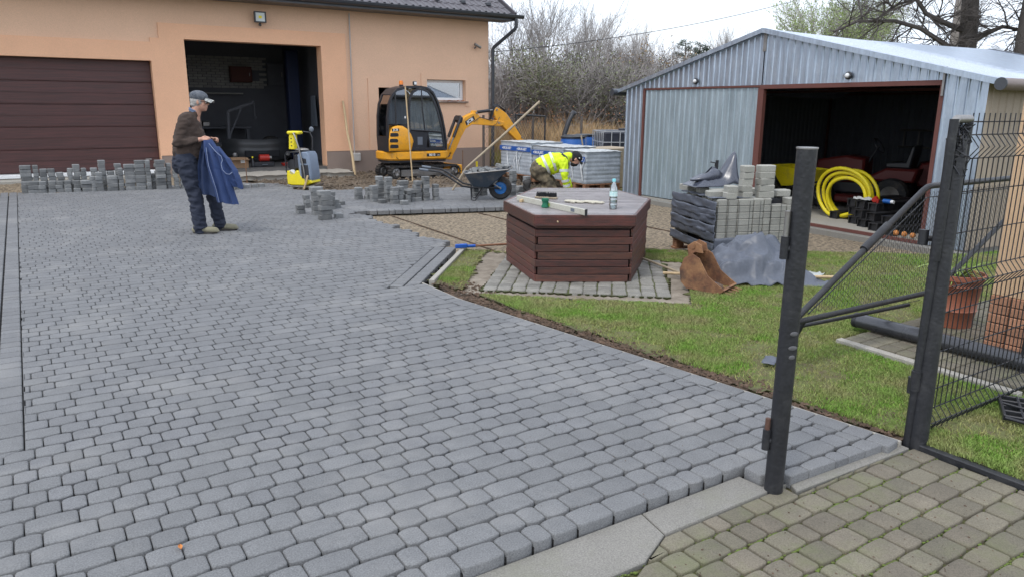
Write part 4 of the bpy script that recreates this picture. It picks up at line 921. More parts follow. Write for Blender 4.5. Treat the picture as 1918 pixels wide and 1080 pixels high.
for (x, y, w_, n_), wh in SW: stack(x, y, w_, n_, wh, 'loose paving stones round the wheelbarrow and worker')

# ---------------------------------------------------------------- pallet of pale stones
PRZ = math.atan2(-.35, .937)
pal = thing('pallet_of_pavers', 'pallet of pale paving stones half torn out of dark foil, near the metal shed', 'pallet load', (5.942, 5.229, -.05), PRZ)
def pallet(parent, w_, d, z=0, mt=m_pallet):
    for y in (0, d/2-.05, d-.1): MB().box(-.02, w_+.02, y, y+.1, z, z+.022, .003).build('bottom_board', mt, parent)
    for y in (0, d/2-.05, d-.1):
        for x in (0, w_/2-.05, w_-.1): MB().box(x, x+.1, y, y+.1, z+.024, z+.1, .004).build('block', mt, parent)
    for k in range(7): MB().box(k*(w_-.1)/6, k*(w_-.1)/6+.1, -.02, d+.02, z+.102, z+.124, .003).build('deck_board', mt, parent)
pallet(pal, 1.0, 1.0)
PAT = [[.12, .12, .18, .12, .09, .18, .18], [.12, .18, .12, .09, .18, .18, .12]]
for lv in range(8):
    for r_ in range(8):
        if 0 < r_ < 7 and lv < 7: continue
        x = .01; seq = PAT[0] if r_ % 2 == 0 else PAT[1]
        for q, s in enumerate(seq):
            if lv == 7 and ((r_ == 0 and q == 5) or random.random() < .2): x += s; continue
            inst(loose_mesh(s, .122, .066, m_loose_l, 'p'), 'paving_stone', pal, (x+s/2, .065+r_*.124, .13+lv*.0695), (0, 0, random.gauss(0, .008))); x += s
        # the stones seen end-on from the left side
MB().box(.13, .9, .13, .88, .13, .66).build('core', m_dark, pal)
def foil(name, fn, nu, nv, mt, parent, th=.004, solid=True):
    b = MB().grid(fn, nu, nv); o = b.build(name, mt, parent, fixn=False)
    for p in o.data.polygons: p.use_smooth = True
    if solid: s = o.modifiers.new('s', 'SOLIDIFY'); s.thickness = th; s.offset = 0
    return o
def band(z0, z1, y0, y1, seed, off=-.014):
    def fn(u_, v_):
        y = y0+(y1-y0)*u_; k = noise.noise((u_*6, v_*2, seed)); r_ = abs(noise.noise((u_*3, v_*9+u_*4, seed+3)))
        sag = .02*math.sin(PI*u_)*(1 if seed % 2 else -1)
        return (off-.012*k-.022*r_, y, z0+(z1-z0)*v_+.014*noise.noise((u_*4, seed, 1))+sag*.5)
    return fn
for i, (z0, z1) in enumerate(((.24, .345), (.335, .42), (.41, .50), (.49, .575), (.565, .66), (.13, .225))):
    foil('foil_strip', band(z0, z1, -.03, 1.03, i*3+1, -.018-.004*(i % 2)), 40, 6, m_tarp, pal)
foil('foil_strip', lambda u_, v_: (-.012+.6*u_*(1 if v_ > .0 else 1), -.012-.01*abs(noise.noise((u_*5, v_*5, 2))), .12+.16*v_+.02*noise.noise((u_*5, 1, 1))), 30, 6, m_tarp, pal)
foil('foil_corner', lambda u_, v_: (-.03+.42*v_*(1-u_)+.05*noise.noise((u_*4, v_*4, 1)), .0+1.0*u_*.75+.02, .69+.012*noise.noise((u_*6, v_*6, 4))+.004), 24, 12, m_tarp, pal)
nb = MB()
for k in range(9): x = .01+k*.122; nb.rod((x, -.008, .2), (x, -.008, .66), .0022, n=4)
for k in range(6): nb.rod((0, -.008, .27+k*.0695), (1.0, -.008, .27+k*.0695), .0022, n=4)
nb.build('black_net', m_wire, pal, kind='stuff')
TOP = [((.36, .08), 5, .12, 'slim five-stone stack on the pale pallet load, left of the wider one'), ((.59, .10), 5, .18, 'wider five-stone stack on the pale pallet load, beside the black post'), ((.17, .06), 2, .12, 'two-stone stack on the pale pallet load nearest its front corner'),
       ((.06, .2), 1, .18, 'on the pale pallet load by its front left corner'), ((.2, .33), 1, .18, 'on the pale pallet load behind the two-stone stack'), ((.12, .55), 1, .12, 'on the pale pallet load beside the black foil'), ((.10, .80), 1, .18, 'on the pale pallet load at its far left edge'),
       ((.12, .93), 1, .18, 'on the pale pallet load at its farthest left corner'), ((.45, .35), 1, .12, 'on the pale pallet load behind the slim stack'), ((.62, .40), 1, .12, 'on the pale pallet load behind the wider stack'), ((.85, .2), 1, .18, 'on the pale pallet load right of the wider stack')]
for (lx, ly), n_, w_, wh in TOP:
    p = Matrix.Rotation(PRZ, 4, 'Z') @ Vector((lx, ly, 0)); 
    for k in range(n_):
        o = inst(loose_mesh(w_, .12, .066, m_loose_l, 'p'), 'paving_stone', None, (5.942+p.x+random.gauss(0, .004), 5.229+p.y+random.gauss(0, .004), .637+.0675*k), (0, 0, PRZ+random.gauss(0, .06)))
        if n_ > 1: lab = ('top' if k == n_-1 else ORD[k])+' stone, '+wh
        else: lab = 'pale paving stone lying '+wh
        tag(o, lab, 'paving stone', 'pale stones lying on the pallet load')
# black foil bunched on top of the pallet
def crumple(u_, v_, seed, amp, fr_=3.):
    p = Vector((u_*fr_, v_*fr_, seed)); return amp*(1-2*abs(noise.noise(p)))+amp*.5*(1-2*abs(noise.noise(p*2.1)))
t = thing('black_foil', 'bunched black plastic foil with one tall peak on top of the pale pallet load', 'plastic foil', (6.36, 5.66, .72), PRZ)
def f1(u_, v_):
    x = (u_-.5)*.62; y = (v_-.5)*.34; pk = math.exp(-((x-.15)/.075)**2)*.28*math.exp(-(y/.12)**2); e = min(u_, 1-u_, v_, 1-v_)*4
    return (x+pk*.25, y, min(1, e)*(.05+crumple(u_, v_, 3, .03))+pk)
foil('foil', f1, 36, 22, m_tarp_d, t, .003)
def f2(u_, v_):
    a = u_*2*PI; r_ = .03+.10*math.sin(PI*v_); return (-.14+r_*1.4*math.cos(a)+.05*v_, -.02+r_*.7*math.sin(a), .03+.13*v_*1.0+.03*noise.noise((u_*4, v_*4, 2))+.05*math.cos(a)*v_)
foil('foil_fold', f2, 22, 9, m_tarp_d, t, .003)
# grey tarp thrown over a heap, beside the pallet
t = thing('grey_tarp', 'crumpled grey tarpaulin thrown over a heap on the grass by the excavator bucket', 'tarpaulin', (5.78, 4.55, -.02), math.radians(-33.2))
_tr = random.Random(4); _tj = [[(_tr.gauss(0, 1), _tr.gauss(0, 1), _tr.gauss(0, 1)) for i in range(19)] for j in range(15)]
def f3(u_, v_):
    i, j = round(u_*18), round(v_*14); jx, jy, jz = _tj[j][i]; inn_ = min(i, 18-i, j, 14-j)
    x = (u_-.5)*1.08+jx*.012; y = (v_-.5)*.92+jy*.012
    ax = abs(x+.05)/.58; ay = abs(y)/.47; h = .47*max(0, 1-ax)**.75*max(0, 1-ay)**.55; h = min(h, .36+.25*max(0, .25-ax))
    h += .075*noise.noise((x*4.5, y*4.5, 2))+.10*max(0, noise.noise((x*2.6+y*3, 4, 7)))*(1-min(1, ax))
    e = .05*noise.noise((math.atan2(y, x)*2.2, 1, 1))
    return (x*(1+e), y*(1+e), max(.004+.012*abs(jz)*(inn_ < 2), (h+.021*jz) if inn_ > 1 else (h*.4+.012*abs(jz))))
b = MB(); nu_, nv_ = 19, 15; vs = [f3(i/18, j/14) for j in range(15) for i in range(19)]; fs = []
for j in range(14):
    for i in range(18):
        q = [j*19+i, j*19+i+1, (j+1)*19+i+1, (j+1)*19+i]; d = abs(vs[q[0]][2]-vs[q[2]][2]) < abs(vs[q[1]][2]-vs[q[3]][2]) 
        fs += [(q[0], q[1], q[2]), (q[0], q[2], q[3])] if d else [(q[0], q[1], q[3]), (q[1], q[2], q[3])]
b.add(vs, fs); o = b.build('tarp', m_tarp, t, None, fixn=False)
sb_ = o.modifiers.new('sub', 'SUBSURF'); sb_.levels = 2; sb_.render_levels = 2
for e_ in o.data.edges: pass
at_ = o.data.attributes.new('crease_edge', 'FLOAT', 'EDGE'); bm__ = bmesh.new(); bm__.from_mesh(o.data); bm__.edges.ensure_lookup_table(); at_.data.foreach_set('value', [min(.85, max(0, (e.calc_face_angle(0) if len(e.link_faces) == 2 else 0)-.15)*1.6) for e in bm__.edges]); bm__.free()
for p in o.data.polygons: p.use_smooth = True
s_ = o.modifiers.new('s', 'SOLIDIFY'); s_.thickness = .003
tw = thing('clear_foil', 'scrap of clear pale plastic sticking out right of the grey tarp', 'plastic scrap', (6.16, 4.24, -.015), .3)
foil('scrap', lambda u_, v_: ((u_-.5)*.36, (v_-.5)*.22, .012+.05*abs(noise.noise((u_*5, v_*5, 3)))), 14, 10, mat('pale_foil', (.55, .58, .56), rough=.3), tw, .002)
o = MB().tube([(4.95, 4.95, .03), (5.25, 4.60, .04), (5.9, 4.17, .035), (6.2, 3.98, .03)], .014, 8).build('wooden_pole', m_wood, None, 50); tag(o, 'thin wooden pole lying under the front edge of the grey tarp', 'pole')
o = MB().rod((5.28, 5.63, .03), (5.05, 4.70, .03), .013, n=8).build('shovel_handle', m_wood_o, None, 50)
tag(o, 'brown wooden handle lying on the cobbles between well box and rusty bucket', 'handle')

# ---------------------------------------------------------------- the well box
c0 = Vector((4.775, 6.05, 0)); WV = [Vector(p) for p in ((4.10, 6.34, 0), (3.797, 5.393, 0), (4.518, 4.952, 0), (5.45, 5.76, 0), (5.75, 6.71, 0), (5.03, 7.15, 0))]
well = thing('well_box', 'six-sided dark brown wooden well cover on cobbles in the middle of the yard', 'well', tuple(c0))
V = [p-c0 for p in WV]
def plank_between(name, A, B, z0, z1, th, out, mt, parent, b_=.006, ext=0, groove=0, e2=None):
    d = (B-A).normalized(); n_ = Vector((d.y, -d.x, 0))
    if n_.dot((A+B)/2) < 0: n_ = -n_
    L_ = (B-A).length; e2 = ext if e2 is None else e2; M_ = frame(A+n_*out, d, n_); mb = MB()
    s = 1 if (M_.to_3x3() @ Vector((0, 0, 1))).z > 0 else -1
    mb.box(-ext, L_+e2, 0, th, s*z0, s*z1, b_, X=M_)
    if groove:
        k = z0+groove
        while k < z1-groove*.5: mb.box(-ext+.004, L_+e2-.004, th-.0005, th+.0025, s*(k-.004), s*(k+.003), 0, X=M_); k += groove
    return mb.build(name, mt, parent)
for i in range(6):
    A, B = V[i], V[(i+1) % 6]; z = .0
    for k in range(7):
        h = .066; e = .012 if (k+i) % 2 else -.006
        plank_between('plank', A, B, z+.001, z+h-.0015, .022, 0 if k % 2 == 0 else -.001, m_deck, well, .003, e, e2=-e)
        z += h+.003
    plank_between('plank', A, B, z+.004, z+.04, .02, -.012, m_deck, well, .004)
    VA, VB = A*1.035, B*1.035
    plank_between('top_board', VA, VB, .515, .618, .024, 0, m_deck, well, .004, .012, groove=.014)
inn = [tuple((p*.975)[:2]) for p in V]; MB().prism(inn, 0, .6, 'xy').build('inner_box', m_dark, well)
# deck boards of the lid, laid parallel to the near side
e1 = (V[2]-V[1]).normalized(); e2_ = Vector((-e1.y, e1.x, 0)); hexo = [(p*1.033) for p in V]
lo, hi = min(p.dot(e2_) for p in hexo), max(p.dot(e2_) for p in hexo); v_ = lo; hx = [(p.x, p.y) for p in hexo]
while v_ < hi-.01:
    w2 = min(.118, hi-v_); P = [(-3, v_+.003), (3, v_+.003), (3, v_+w2-.003), (-3, v_+w2-.003)]; Q = [tuple((e1*a+e2_*b_)[:2]) for a, b_ in P]
    for i in range(6):
        a, b_ = hexo[i], hexo[(i+1) % 6]; n_ = Vector((-(b_-a).y, (b_-a).x)); 
        if n_.dot(-Vector(a[:2])) < 0: n_ = -n_
        Q = clip(Q, a[:2], n_)
        if len(Q) < 3: break
    if len(Q) >= 3:
        mb = MB().prism(Q, .596, .617, 'xy', b=.003)
        for g_ in range(1, 8):
            g0 = v_+w2*g_/8; S = [tuple((e1*a+e2_*b_)[:2]) for a, b_ in ((-3, g0-.0035), (3, g0-.0035), (3, g0+.0035), (-3, g0+.0035))]
            for i in range(6):
                a, b_ = hexo[i]*.99, hexo[(i+1) % 6]*.99; n_ = Vector((-(b_-a).y, (b_-a).x))
                if n_.dot(-Vector(a[:2])) < 0: n_ = -n_
                S = clip(S, a[:2], n_)
                if len(S) < 3: break
            if len(S) >= 3: mb.prism(S, .6165, .6195, 'xy')
        mb.build('lid_board', m_decktop, well)
    v_ += w2
MB().rod((V[1]*.8+V[2]*.2+Vector((-.04, -.075, .565))), (V[1]*.8+V[2]*.2+Vector((-.05, -.092, .565))), .007, n=8).build('screw', m_wood, well)
WT = .62
# things on the lid
t = thing('spirit_level', 'long pale spirit level lying across the well lid, its end overhanging the near edge', 'spirit level', (4.135, 5.70, WT), math.atan2(5.10-6.27, 4.10-4.17))
b = MB(); b.box(-.58, .62, -.012, .012, 0, .055, .004); b.build('body', mat('level_ivory', (.50, .49, .42), rough=.5, nscale=12, amt=.6, grime=(.25, .22, .18), gscale=12, gamt=.6), t)
MB().box(-.05, .05, -.0135, -.0125, .012, .043).build('vial_window', m_plant, t); MB().box(.40, .46, -.0135, -.0125, .012, .043).build('vial_window', m_grey, t); MB().box(.621, .626, -.013, .013, -.001, .056).build('end_cap', m_cab, t)
t = thing('green_twine_spool', 'small dark green spool of twine beside the spirit level', 'spool', (4.10, 5.70, WT)); MB().lathe([(.03, 0), (.036, .004), (.036, .018), (.028, .03), (.028, .055), (.036, .066), (.033, .088), (.0, .09)], n=18).build('spool', mat('twine_green', (.01, .14, .075), rough=.8, nscale=60, bump=.8, bscale=200), t, 50)
t = thing('hand_brush', 'black bristled hand brush lying on the well lid behind the level', 'brush', (4.53, 6.28, WT), -1.0); MB().box(-.12, .12, -.03, .03, 0, .02, .006).build('handle', m_wood_o, t)
b = MB()
for i in range(260): x, y = random.uniform(-.11, .11), random.uniform(-.028, .028); b.rod((x, y, .02), (x+random.gauss(0, .006), y+random.gauss(0, .006), .055+random.random()*.012), .0035, .001, n=4)
b.build('bristles', m_capk, t, kind='stuff')
t = thing('work_gloves', 'pair of pale work gloves lying flat on the well lid', 'gloves', (4.56, 5.87, WT), -.95)
for q, (ox, oy) in enumerate(((0, 0), (.19, .03))):
    b = MB(); capsule(b, (ox-.05, oy, .014), (ox+.05, oy, .014), .038, .036, .35, (0, 0, 1))
    for f_ in range(4): capsule(b, (ox+.06, oy+(f_-1.5)*.02, .012), (ox+.125-.01*abs(f_-1.5), oy+(f_-1.5)*.028, .011), .011, .009)
    capsule(b, (ox-.01, oy-.03, .012), (ox+.04, oy-.07, .011), .013, .010)
    blob('glove', b, .005, mat('glove_cloth', (.50, .47, .38), rough=.9, nscale=20, coord='obj') if q == 0 else bpy.data.materials['glove_cloth'], t, .004, 30)
t = thing('wooden_peg', 'short pale wooden peg at the left corner of the well lid', 'peg', (4.18, 6.17, WT), .4); MB().prism([(-.07, -.015), (.05, -.02), (.08, 0), (.05, .02), (-.07, .015)], 0, .03, 'xy', b=.003).build('peg', m_wood, t)
t = thing('water_bottle', 'clear plastic water bottle with pale blue cap standing on the well lid', 'bottle', (4.60, 5.30, WT))
m_pet = glass('clear_plastic', (.86, .93, .93), .04, 1.4)
pr_ = [(.03, 0), (.036, .006), (.037, .05), (.034, .055), (.037, .062), (.037, .1), (.033, .107), (.037, .115), (.037, .17), (.034, .2), (.02, .235), (.014, .25), (.014, .262)]
MB().lathe(pr_, n=24).build('body', m_pet, t, 60); MB().lathe([(.0, .002), (.034, .004), (.0345, .12), (0, .121)], n=20).build('water', glass('water', (.8, .9, .92), .02, .6), t, 60)
MB().lathe([(.017, .255), (.017, .278), (.015, .282), (0, .282)], n=16).build('cap', mat('cap_cyan', (.22, .62, .68), rough=.4), t, 50); MB().lathe([(.0378, .12), (.0378, .165)], n=24).build('paper_label', mat('bottle_label', (.42, .66, .66), rough=.5, nscale=60, amt=1, col2=(.7, .8, .78)), t, 60)
# broom with a blue head
t = thing('broom', 'broom with a blue head and brown handle lying at the kerb beside the well', 'broom', (3.95, 7.07, .02), 0)
A, B = Vector((3.98, 7.08, .035))-Vector(t.location), Vector((4.55, 6.95, .035))-Vector(t.location)
MB().rod(A, A+(B-A)*1.3, .012, n=10).build('handle', mat('broom_handle', (.24, .11, .06), rough=.6), t, 60)
M_ = frame(A, B-A, (0, 0, 1)); MB().box(-.09, .05, -.015, .03, -.02, .02, .008, X=M_).rod((.05, 0, 0), (.14, 0, 0), .018, n=10, X=M_).build('head', mat('broom_blue', (.01, .09, .42), rough=.45), t)
# ---------------------------------------------------------------- gate posts, fence, gate leaf
t = thing('gate_post', 'thick black round steel post with hinge pin standing alone at the paving edge', 'post', (2.53, 1.80, -.05))
b = MB().rod((0, 0, 0), (0, 0, 1.45), .0385, n=28); b.build('tube', m_black, t, 50)
b = MB().rod((0, 0, 1.45), (0, 0, 1.456), .041, n=28); b.build('cap', m_steel, t, 50)
dr = Vector((-.62, .35, 0)).normalized()
for z0, z1 in ((.20, .30), (1.02, 1.14)):
    q = dr*.052; MB().rod(q+Vector((0, 0, z0)), q+Vector((0, 0, z0+.09)), .017, n=12).rod((0, 0, z0+.04), tuple(q+Vector((0, 0, z0+.04))), .016, n=8).build('hinge_lug', m_black, t, 50)
    MB().rod(q+Vector((0, 0, z0+.09)), q+Vector((0, 0, z0+(.14 if z0 < .5 else .19))), .011, n=10).build('hinge_pin', mat('pin_brown', (.10, .05, .035), rough=.7) if z0 < .5 else m_steel, t, 50)
for zz, r_ in ((.72, .018), (.66, .02), (.62, .014)): 
    M_ = frame((-.016, -.036, zz), (1, -.45, 0), (0, 0, 1)); MB().ell((0, 0, 0), (r_, .010, .003), 12, X=M_).build('paint_blotch', mat('paint_blotch', (.10, .10, .105), rough=.6) if zz == .72 else bpy.data.materials['paint_blotch'], t)
t = thing('gate_post', 'thick black round steel post at the corner of lawn and old pavement', 'post', (3.485, 1.70, -.06))
t.rotation_euler = (math.radians(-2.0), math.radians(2.2), 0)
MB().rod((0, 0, 0), (0, 0, 1.48), .044, n=28).build('tube', m_black, t, 50); MB().rod((0, 0, 1.48), (0, 0, 1.486), .046, n=28).build('cap', m_black, t, 50)
MB().rod((-.03, .045, .28), (-.03, .045, .36), .022, n=12).rod((-.03, .045, .31), (0, 0, .31), .013, n=8).build('hinge_lug', m_black, t, 50)
MB().rod((-.06, .065, 1.0), (-.06, .065, 1.07), .022, n=12).rod((-.06, .065, 1.03), (0, 0, 1.03), .013, n=8).build('hinge_lug', m_black, t, 50)
# mesh gate leaf hung on the second post
t = thing('mesh_gate', 'black welded mesh gate leaf with folded wires hung on the right post', 'gate', (3.455, 1.735, -.05))
t.scale = (1, 1, .975)
MB().rod((0, 0, 0), (.015, .005, 1.60), .0195, n=16).build('hinge_tube', m_black, t, 50)
MB().rod((-.004, 0, .30), (-.004, 0, .40), .024, n=12).build('sleeve', m_black, t, 50); MB().rod((.008, 0, .95), (.011, 0, 1.28), .0235, n=12).build('sleeve', m_black, t, 50)
MB().tube([(.015, .005, 1.585), (.03, .003, 1.60), (.13, 0, 1.60), (.135, 0, 1.60)], .019, 12).build('top_bracket', m_steel, t, 50); MB().rod((.135, 0, 1.60), (.135, 0, 1.36), .018, n=10).build('stub', m_black, t, 50)
b = MB()
for k in range(26):
    a = [Vector((.075+random.gauss(0, .028), random.gauss(0, .02), 1.36+.22*j/6+random.gauss(0, .012))) for j in range(7)]; b.tube(a, .0028, 5)
for k in range(4): b.tube([(.03+.1*j/8, .022*math.cos(j*2.2+k), 1.38+.05*k+.02*math.sin(j*1.7+k)) for j in range(9)], .003, 5)
b.build('wire_tangle', m_wire, t, kind='stuff')
def vz(z):    # horizontal bend of the folded mesh
    o = 0
    for zc in (.09, .80, 1.46):
        d = abs(z-zc)
        if d < .055: o = max(o, .042*(1-d/.055))
    return o
Zs = sorted(set([.0, .035, .09, .145, .25, .4, .6, .745, .80, .855, 1.0, 1.2, 1.405, 1.46, 1.515, 1.565, 1.615]))
for i in range(25):
    x = .165+i*.050
    MB().tube([(x, -vz(z), z+.012) for z in Zs], .0028, 6).build('upright_wire', m_wire, t, 60)
for z in (.045, .09, .145, .25, .45, .655, .745, .80, .855, 1.05, 1.25, 1.405, 1.515, 1.575):
    MB().rod((.13, -vz(z)+.005, z+.012), (1.45, -vz(z)+.005, z+.012), .0033, n=6).build('cross_wire', m_wire, t, 60)
b = MB().tube([(1.42, 0, 0), (1.42, 0, 1.0), (1.40, 0, 1.06), (1.36, 0, 1.08)], .03, 12); 
# chunky black post and lock at the far end of the leaf
t = thing('lock_post', 'short black post with a lock case at the right edge, before the brick pillar', 'post', (4.93, 1.83, -.02))
MB().rod((0, 0, 0), (0, 0, 1.02), .052, n=20).ell((0, 0, 1.02), (.052, .052, .03), 16).build('tube', m_black, t, 50); MB().box(-.07, -.045, -.04, .05, .42, .60, .008).build('lock_case', m_grey, t)
MB().tube([(-.07, -.01, .52), (-.10, -.01, .52), (-.10, -.08, .515)], .007, 8).build('handle', m_steel, t)
# low gate section with sloping end behind
t = thing('barrier_frame', 'black tubular gate section with sloping end and chain-link mesh standing on the lawn', 'gate', (3.70, 2.6, 0))
MB().tube([(0, 0, .34), (.02, 0, .355), (1.22, 0, 1.035), (1.27, 0, 1.055), (1.33, 0, 1.06), (2.7, 0, 1.06)], .0195, 12).build('top_tube', m_black, t, 50)
MB().rod((.62, 0, .70), (.86, 0, .835), .026, n=14).build('sleeve', m_black, t, 50)
MB().tube([(0, 0, .335), (.02, 0, .325), (1.55, 0, .315), (2.45, 0, .76)], .018, 12).build('bottom_tube', m_black, t, 50)
MB().rod((.06, .14, .233), (1.5, .14, .19), .013, n=10).build('lower_tube', m_black, t, 50)
MB().rod((1.66, 0, .36), (1.66, .1, .0), .018, n=10).build('leg', m_black, t, 50); MB().rod((.1, 0, .33), (.1, .14, .0), .012, n=10).build('leg', m_black, t, 50)
MB().rod((2.68, 0, .0), (2.68, 0, 1.06), .018, n=10).build('leg', m_black, t, 50)
MB().tube([(.12, 0, .36), (1.28, 0, .985), (2.4, 0, .985)], .004, 6).build('tension_wire', m_wire, t, 50)
b = MB(); inside = [(.03, .345), (1.25, 1.03), (2.4, 1.03), (2.4, .76), (1.55, .33)]
st = .052; dz = .040
for i in range(-6, 58):
    for dirn in (1, -1):
        run = []; x0_ = i*st
        for k in range(40):
            z = .30+k*dz*.5; x = x0_+dirn*(st/2 if k % 2 else 0)+ (0 if dirn > 0 else 0); 
            if pip(x, z, inside): run.append((x, .004*(1 if k % 2 else -1)*dirn, z))
            elif run:
                if len(run) > 1: b.tube(run, .0017, 4)
                run = []
        if len(run) > 1: b.tube(run, .0017, 4)
b.build('chain_link', m_wire, t, kind='stuff')
for z_ in (.26, .285): MB().rod((-.03, .07, z_), (1.5, .07, z_-.02), .002, n=4).build('line_wire', m_wire, t)
# fallen tube
t = thing('steel_tube', 'thick dark steel tube lying on the path beneath the black gate section', 'tube', (4.90, 2.95, .075), math.atan2(-1.05, .02))
MB().rod((0, 0, 0), (1.15, 0, 0), .052, n=24).build('tube', mat('tube_graphite', (.045, .047, .055), rough=.3, metal=.2, nscale=9, amt=.5, bump=.1, spec=.8), t, 50)
MB().rod((-.004, 0, 0), (.0, 0, 0), .047, n=24).build('end_face', m_rust, t, 50); MB().rod((-.0, 0, 0), (.03, 0, 0), .054, n=24).build('end_ring', m_black, t, 50)
# brick pillar
t = thing('brick_pillar', 'peach stucco pillar on a base of red bricks at the right edge', 'pillar', (5.25, 1.86, .0))
MB().box(0, .40, 0, .375, .37, 2.4, .006).build('stucco_shaft', m_stucco, t); MB().box(.02, .38, .02, .355, .0, .37).build('core', m_conc, t)
bb = MB().box(-.0, .118, 0, .03, -.028, .028, .004).mesh('brick', m_brick); bb2 = MB().box(0, .03, -.0, .118, -.028, .028, .004).mesh('brick', m_brick)
for lv in range(6):
    z = .032+lv*.062; o_ = .06 if lv % 2 else 0
    for q in range(3):
        inst(bb, 'brick', t, (.015+q*.125, -.012, z)); inst(bb2, 'brick', t, (-.012+random.uniform(-.004, .004), .005+q*.125, z))
# flower pot
t = thing('flower_pot', 'brown terracotta pot with ribs beside the brick pillar', 'flower pot', (5.58, 2.62, .02))
MB().lathe([(.0, .0), (.135, 0), (.15, .12), (.157, .125), (.15, .135), (.165, .30), (.172, .305), (.166, .315), (.172, .345), (.188, .35), (.188, .385), (.172, .385), (.165, .33), (0, .33)], n=32).build('pot', m_terra, t, 50)
MB().lathe([(.165, .33), (.09, .35), (0, .345)], n=20).build('potting_soil', m_soil, t, 60)
t = thing('pot_plant', 'spiky green and white striped plant growing in the brown pot', 'plant', (5.58, 2.62, .36))
for k in range(46):
    a = random.uniform(0, 2*PI); L_ = random.uniform(.14, .36); up = random.uniform(.4, 1.1); b = MB(); n_ = 6; vs = []
    for j in range(n_+1):
        s = j/n_; r_ = .02+L_*s*.8; z = L_*up*s-L_*.7*s*s; w_ = .011*(1-s)**.6+.001
        vs += [(math.cos(a)*r_-math.sin(a)*w_, math.sin(a)*r_+math.cos(a)*w_, z), (math.cos(a)*r_+math.sin(a)*w_, math.sin(a)*r_-math.cos(a)*w_, z+.002)]
    b.add(vs, [(2*j, 2*j+1, 2*j+3, 2*j+2) for j in range(n_)]); b.build('leaf', m_plant, t, fixn=False)
# plastic grid lying in the grass
t = thing('plastic_grid', 'broken black plastic lawn grid lying in the grass below the mesh gate', 'plastic grid', (4.28, 1.55, .0), .5)
for k in range(5): MB().box(-.17+k*.08, -.155+k*.08, -.13, .13, .0, .028, .003).build('rib', m_cab, t)
for k in range(4):
    b = MB(); b.box(-.17, .165, -.13+k*.083, -.118+k*.083, .003, .031, .003); b.build('rib', m_cab, t)
b = MB(); b.tube([(-.17, -.12, .015), (-.24, -.02, .02), (-.17, .12, .015)], .009, 6); b.tube([(-.09, -.12, .03), (.0, .12, .034)], .007, 6); b.build('edge_strip', m_cab, t)
t = thing('foil_scrap', 'small grey foil scrap lying on the lawn left of the black post', 'plastic scrap', (3.80, 2.82, -.005), .5)
foil('scrap', lambda u_, v_: ((u_-.5)*.16, (v_-.5)*.08, .012+.02*abs(noise.noise((u_*4, v_*4, 5)))), 10, 6, m_tarp, t, .002)
# fallen leaf on the paving
t = thing('fallen_leaf', 'tiny curled orange leaf on the dark paving near the bottom left', 'leaf', (.30, 2.62, .004)); b = MB()
b.grid(lambda u_, v_: ((u_-.5)*.016*math.sin(PI*(v_*.9+.05)), (v_-.5)*.034, .003+.006*abs(u_-.5)*2), 5, 7); b.build('blade', mat('leaf_orange', (.55, .22, .06), rough=.8), t)

# ---------------------------------------------------------------- inside the metal shed (in its local frame)
SM = Matrix.Translation((9.024, 7.26, 0)) @ Matrix.Rotation(SHR, 4, 'Z')
def inshed(name, lab, cat_, x, y, z=.014, rz=0, group=None):
    p = SM @ Vector((x, y, z)); return thing(name, lab, cat_, tuple(p), SHR+rz, group)
# hose coil
t = inshed('hose_coil', 'thick yellow ribbed hose coiled upright just inside the open shed bay', 'hose', .78, -.95)
for k, (cy, w_, h, dx, r_) in enumerate(((.03, .43, .345, 0, .025), (.02, .37, .315, .045, .025), (-.03, .31, .28, .02, .025), (-.04, .36, .31, .09, .025), (-.06, .40, .33, .13, .024))):
    pts_ = []
    for j in range(72):
        a = 2*PI*j/72; s_ = math.sin(a); y = cy+w_*math.cos(a)*(1 if s_ > 0 else 1-.25*s_*s_)+(.10*s_*s_ if s_ < 0 else 0); pts_.append((dx-.03*s_+.02*math.cos(a*2+k), y, max(.027, h+.03+h*s_)))
    MB().tube(pts_, [r_+(.0018 if j % 2 else -.0012) for j in range(72)], 12, closed=True).build('loop', m_yel, t, 50)
# black drainage channels
def channel(L_=1.0):
    b = MB(); w_, h, th = .065, .10, .008
    o_ = [(-w_, 0), (w_, 0), (w_, h), (-w_, h)]; i_ = [(-w_+th*1.6, th), (w_-th*1.6, th), (w_-th*1.6, h-th*1.5), (-w_+th*1.6, h-th*1.5)]
    vs = [(u_, 0, v_) for u_, v_ in o_]+[(u_, 0, v_) for u_, v_ in i_]+[(u_, L_, v_) for u_, v_ in o_]+[(u_, L_, v_) for u_, v_ in i_]
    fs = []
    for k in range(4):
        j = (k+1) % 4; fs += [(k, j, 4+j, 4+k), (8+j, 8+k, 12+k, 12+j), (k, 8+k, 8+j, j), (4+k, 4+j, 12+j, 12+k)]
    b.add(vs, fs)
    for k in range(int(L_/.1)): b.box(-w_-.006, w_+.006, k*.1+.03, k*.1+.04, .0, h-.004); 
    b.box(-w_-.008, w_+.008, 0, L_, h-.012, h+.003); return b.mesh('drain_channel', mat('channel_black', (.02, .02, .022), rough=.45))
cm = channel(1.0)
CH = [(.72, -.86, 0, 'lowest and leftmost, in front of the hose coil'), (.55, -1.30, 0, 'on the floor, second from the hose coil'), (.40, -1.55, 0, 'on the floor, third from the hose coil'), (.25, -1.83, 0, 'on the floor, fourth from the hose coil'), (.10, -2.15, 0, 'nearest the shed sill, on the floor'),
      (.66, -1.20, .107, 'middle row, nearest to the hose coil'), (.48, -1.43, .107, 'middle row, second from the hose coil'), (.36, -1.70, .107, 'middle row, third from the hose coil'), (.26, -2.0, .107, 'middle row, nearest the shed sill'),
      (.72, -1.13, .214, 'top row, nearest to the hose coil'), (.60, -1.36, .214, 'top row, under the pale cloth'), (.52, -1.60, .214, 'top row, under the red socket')]
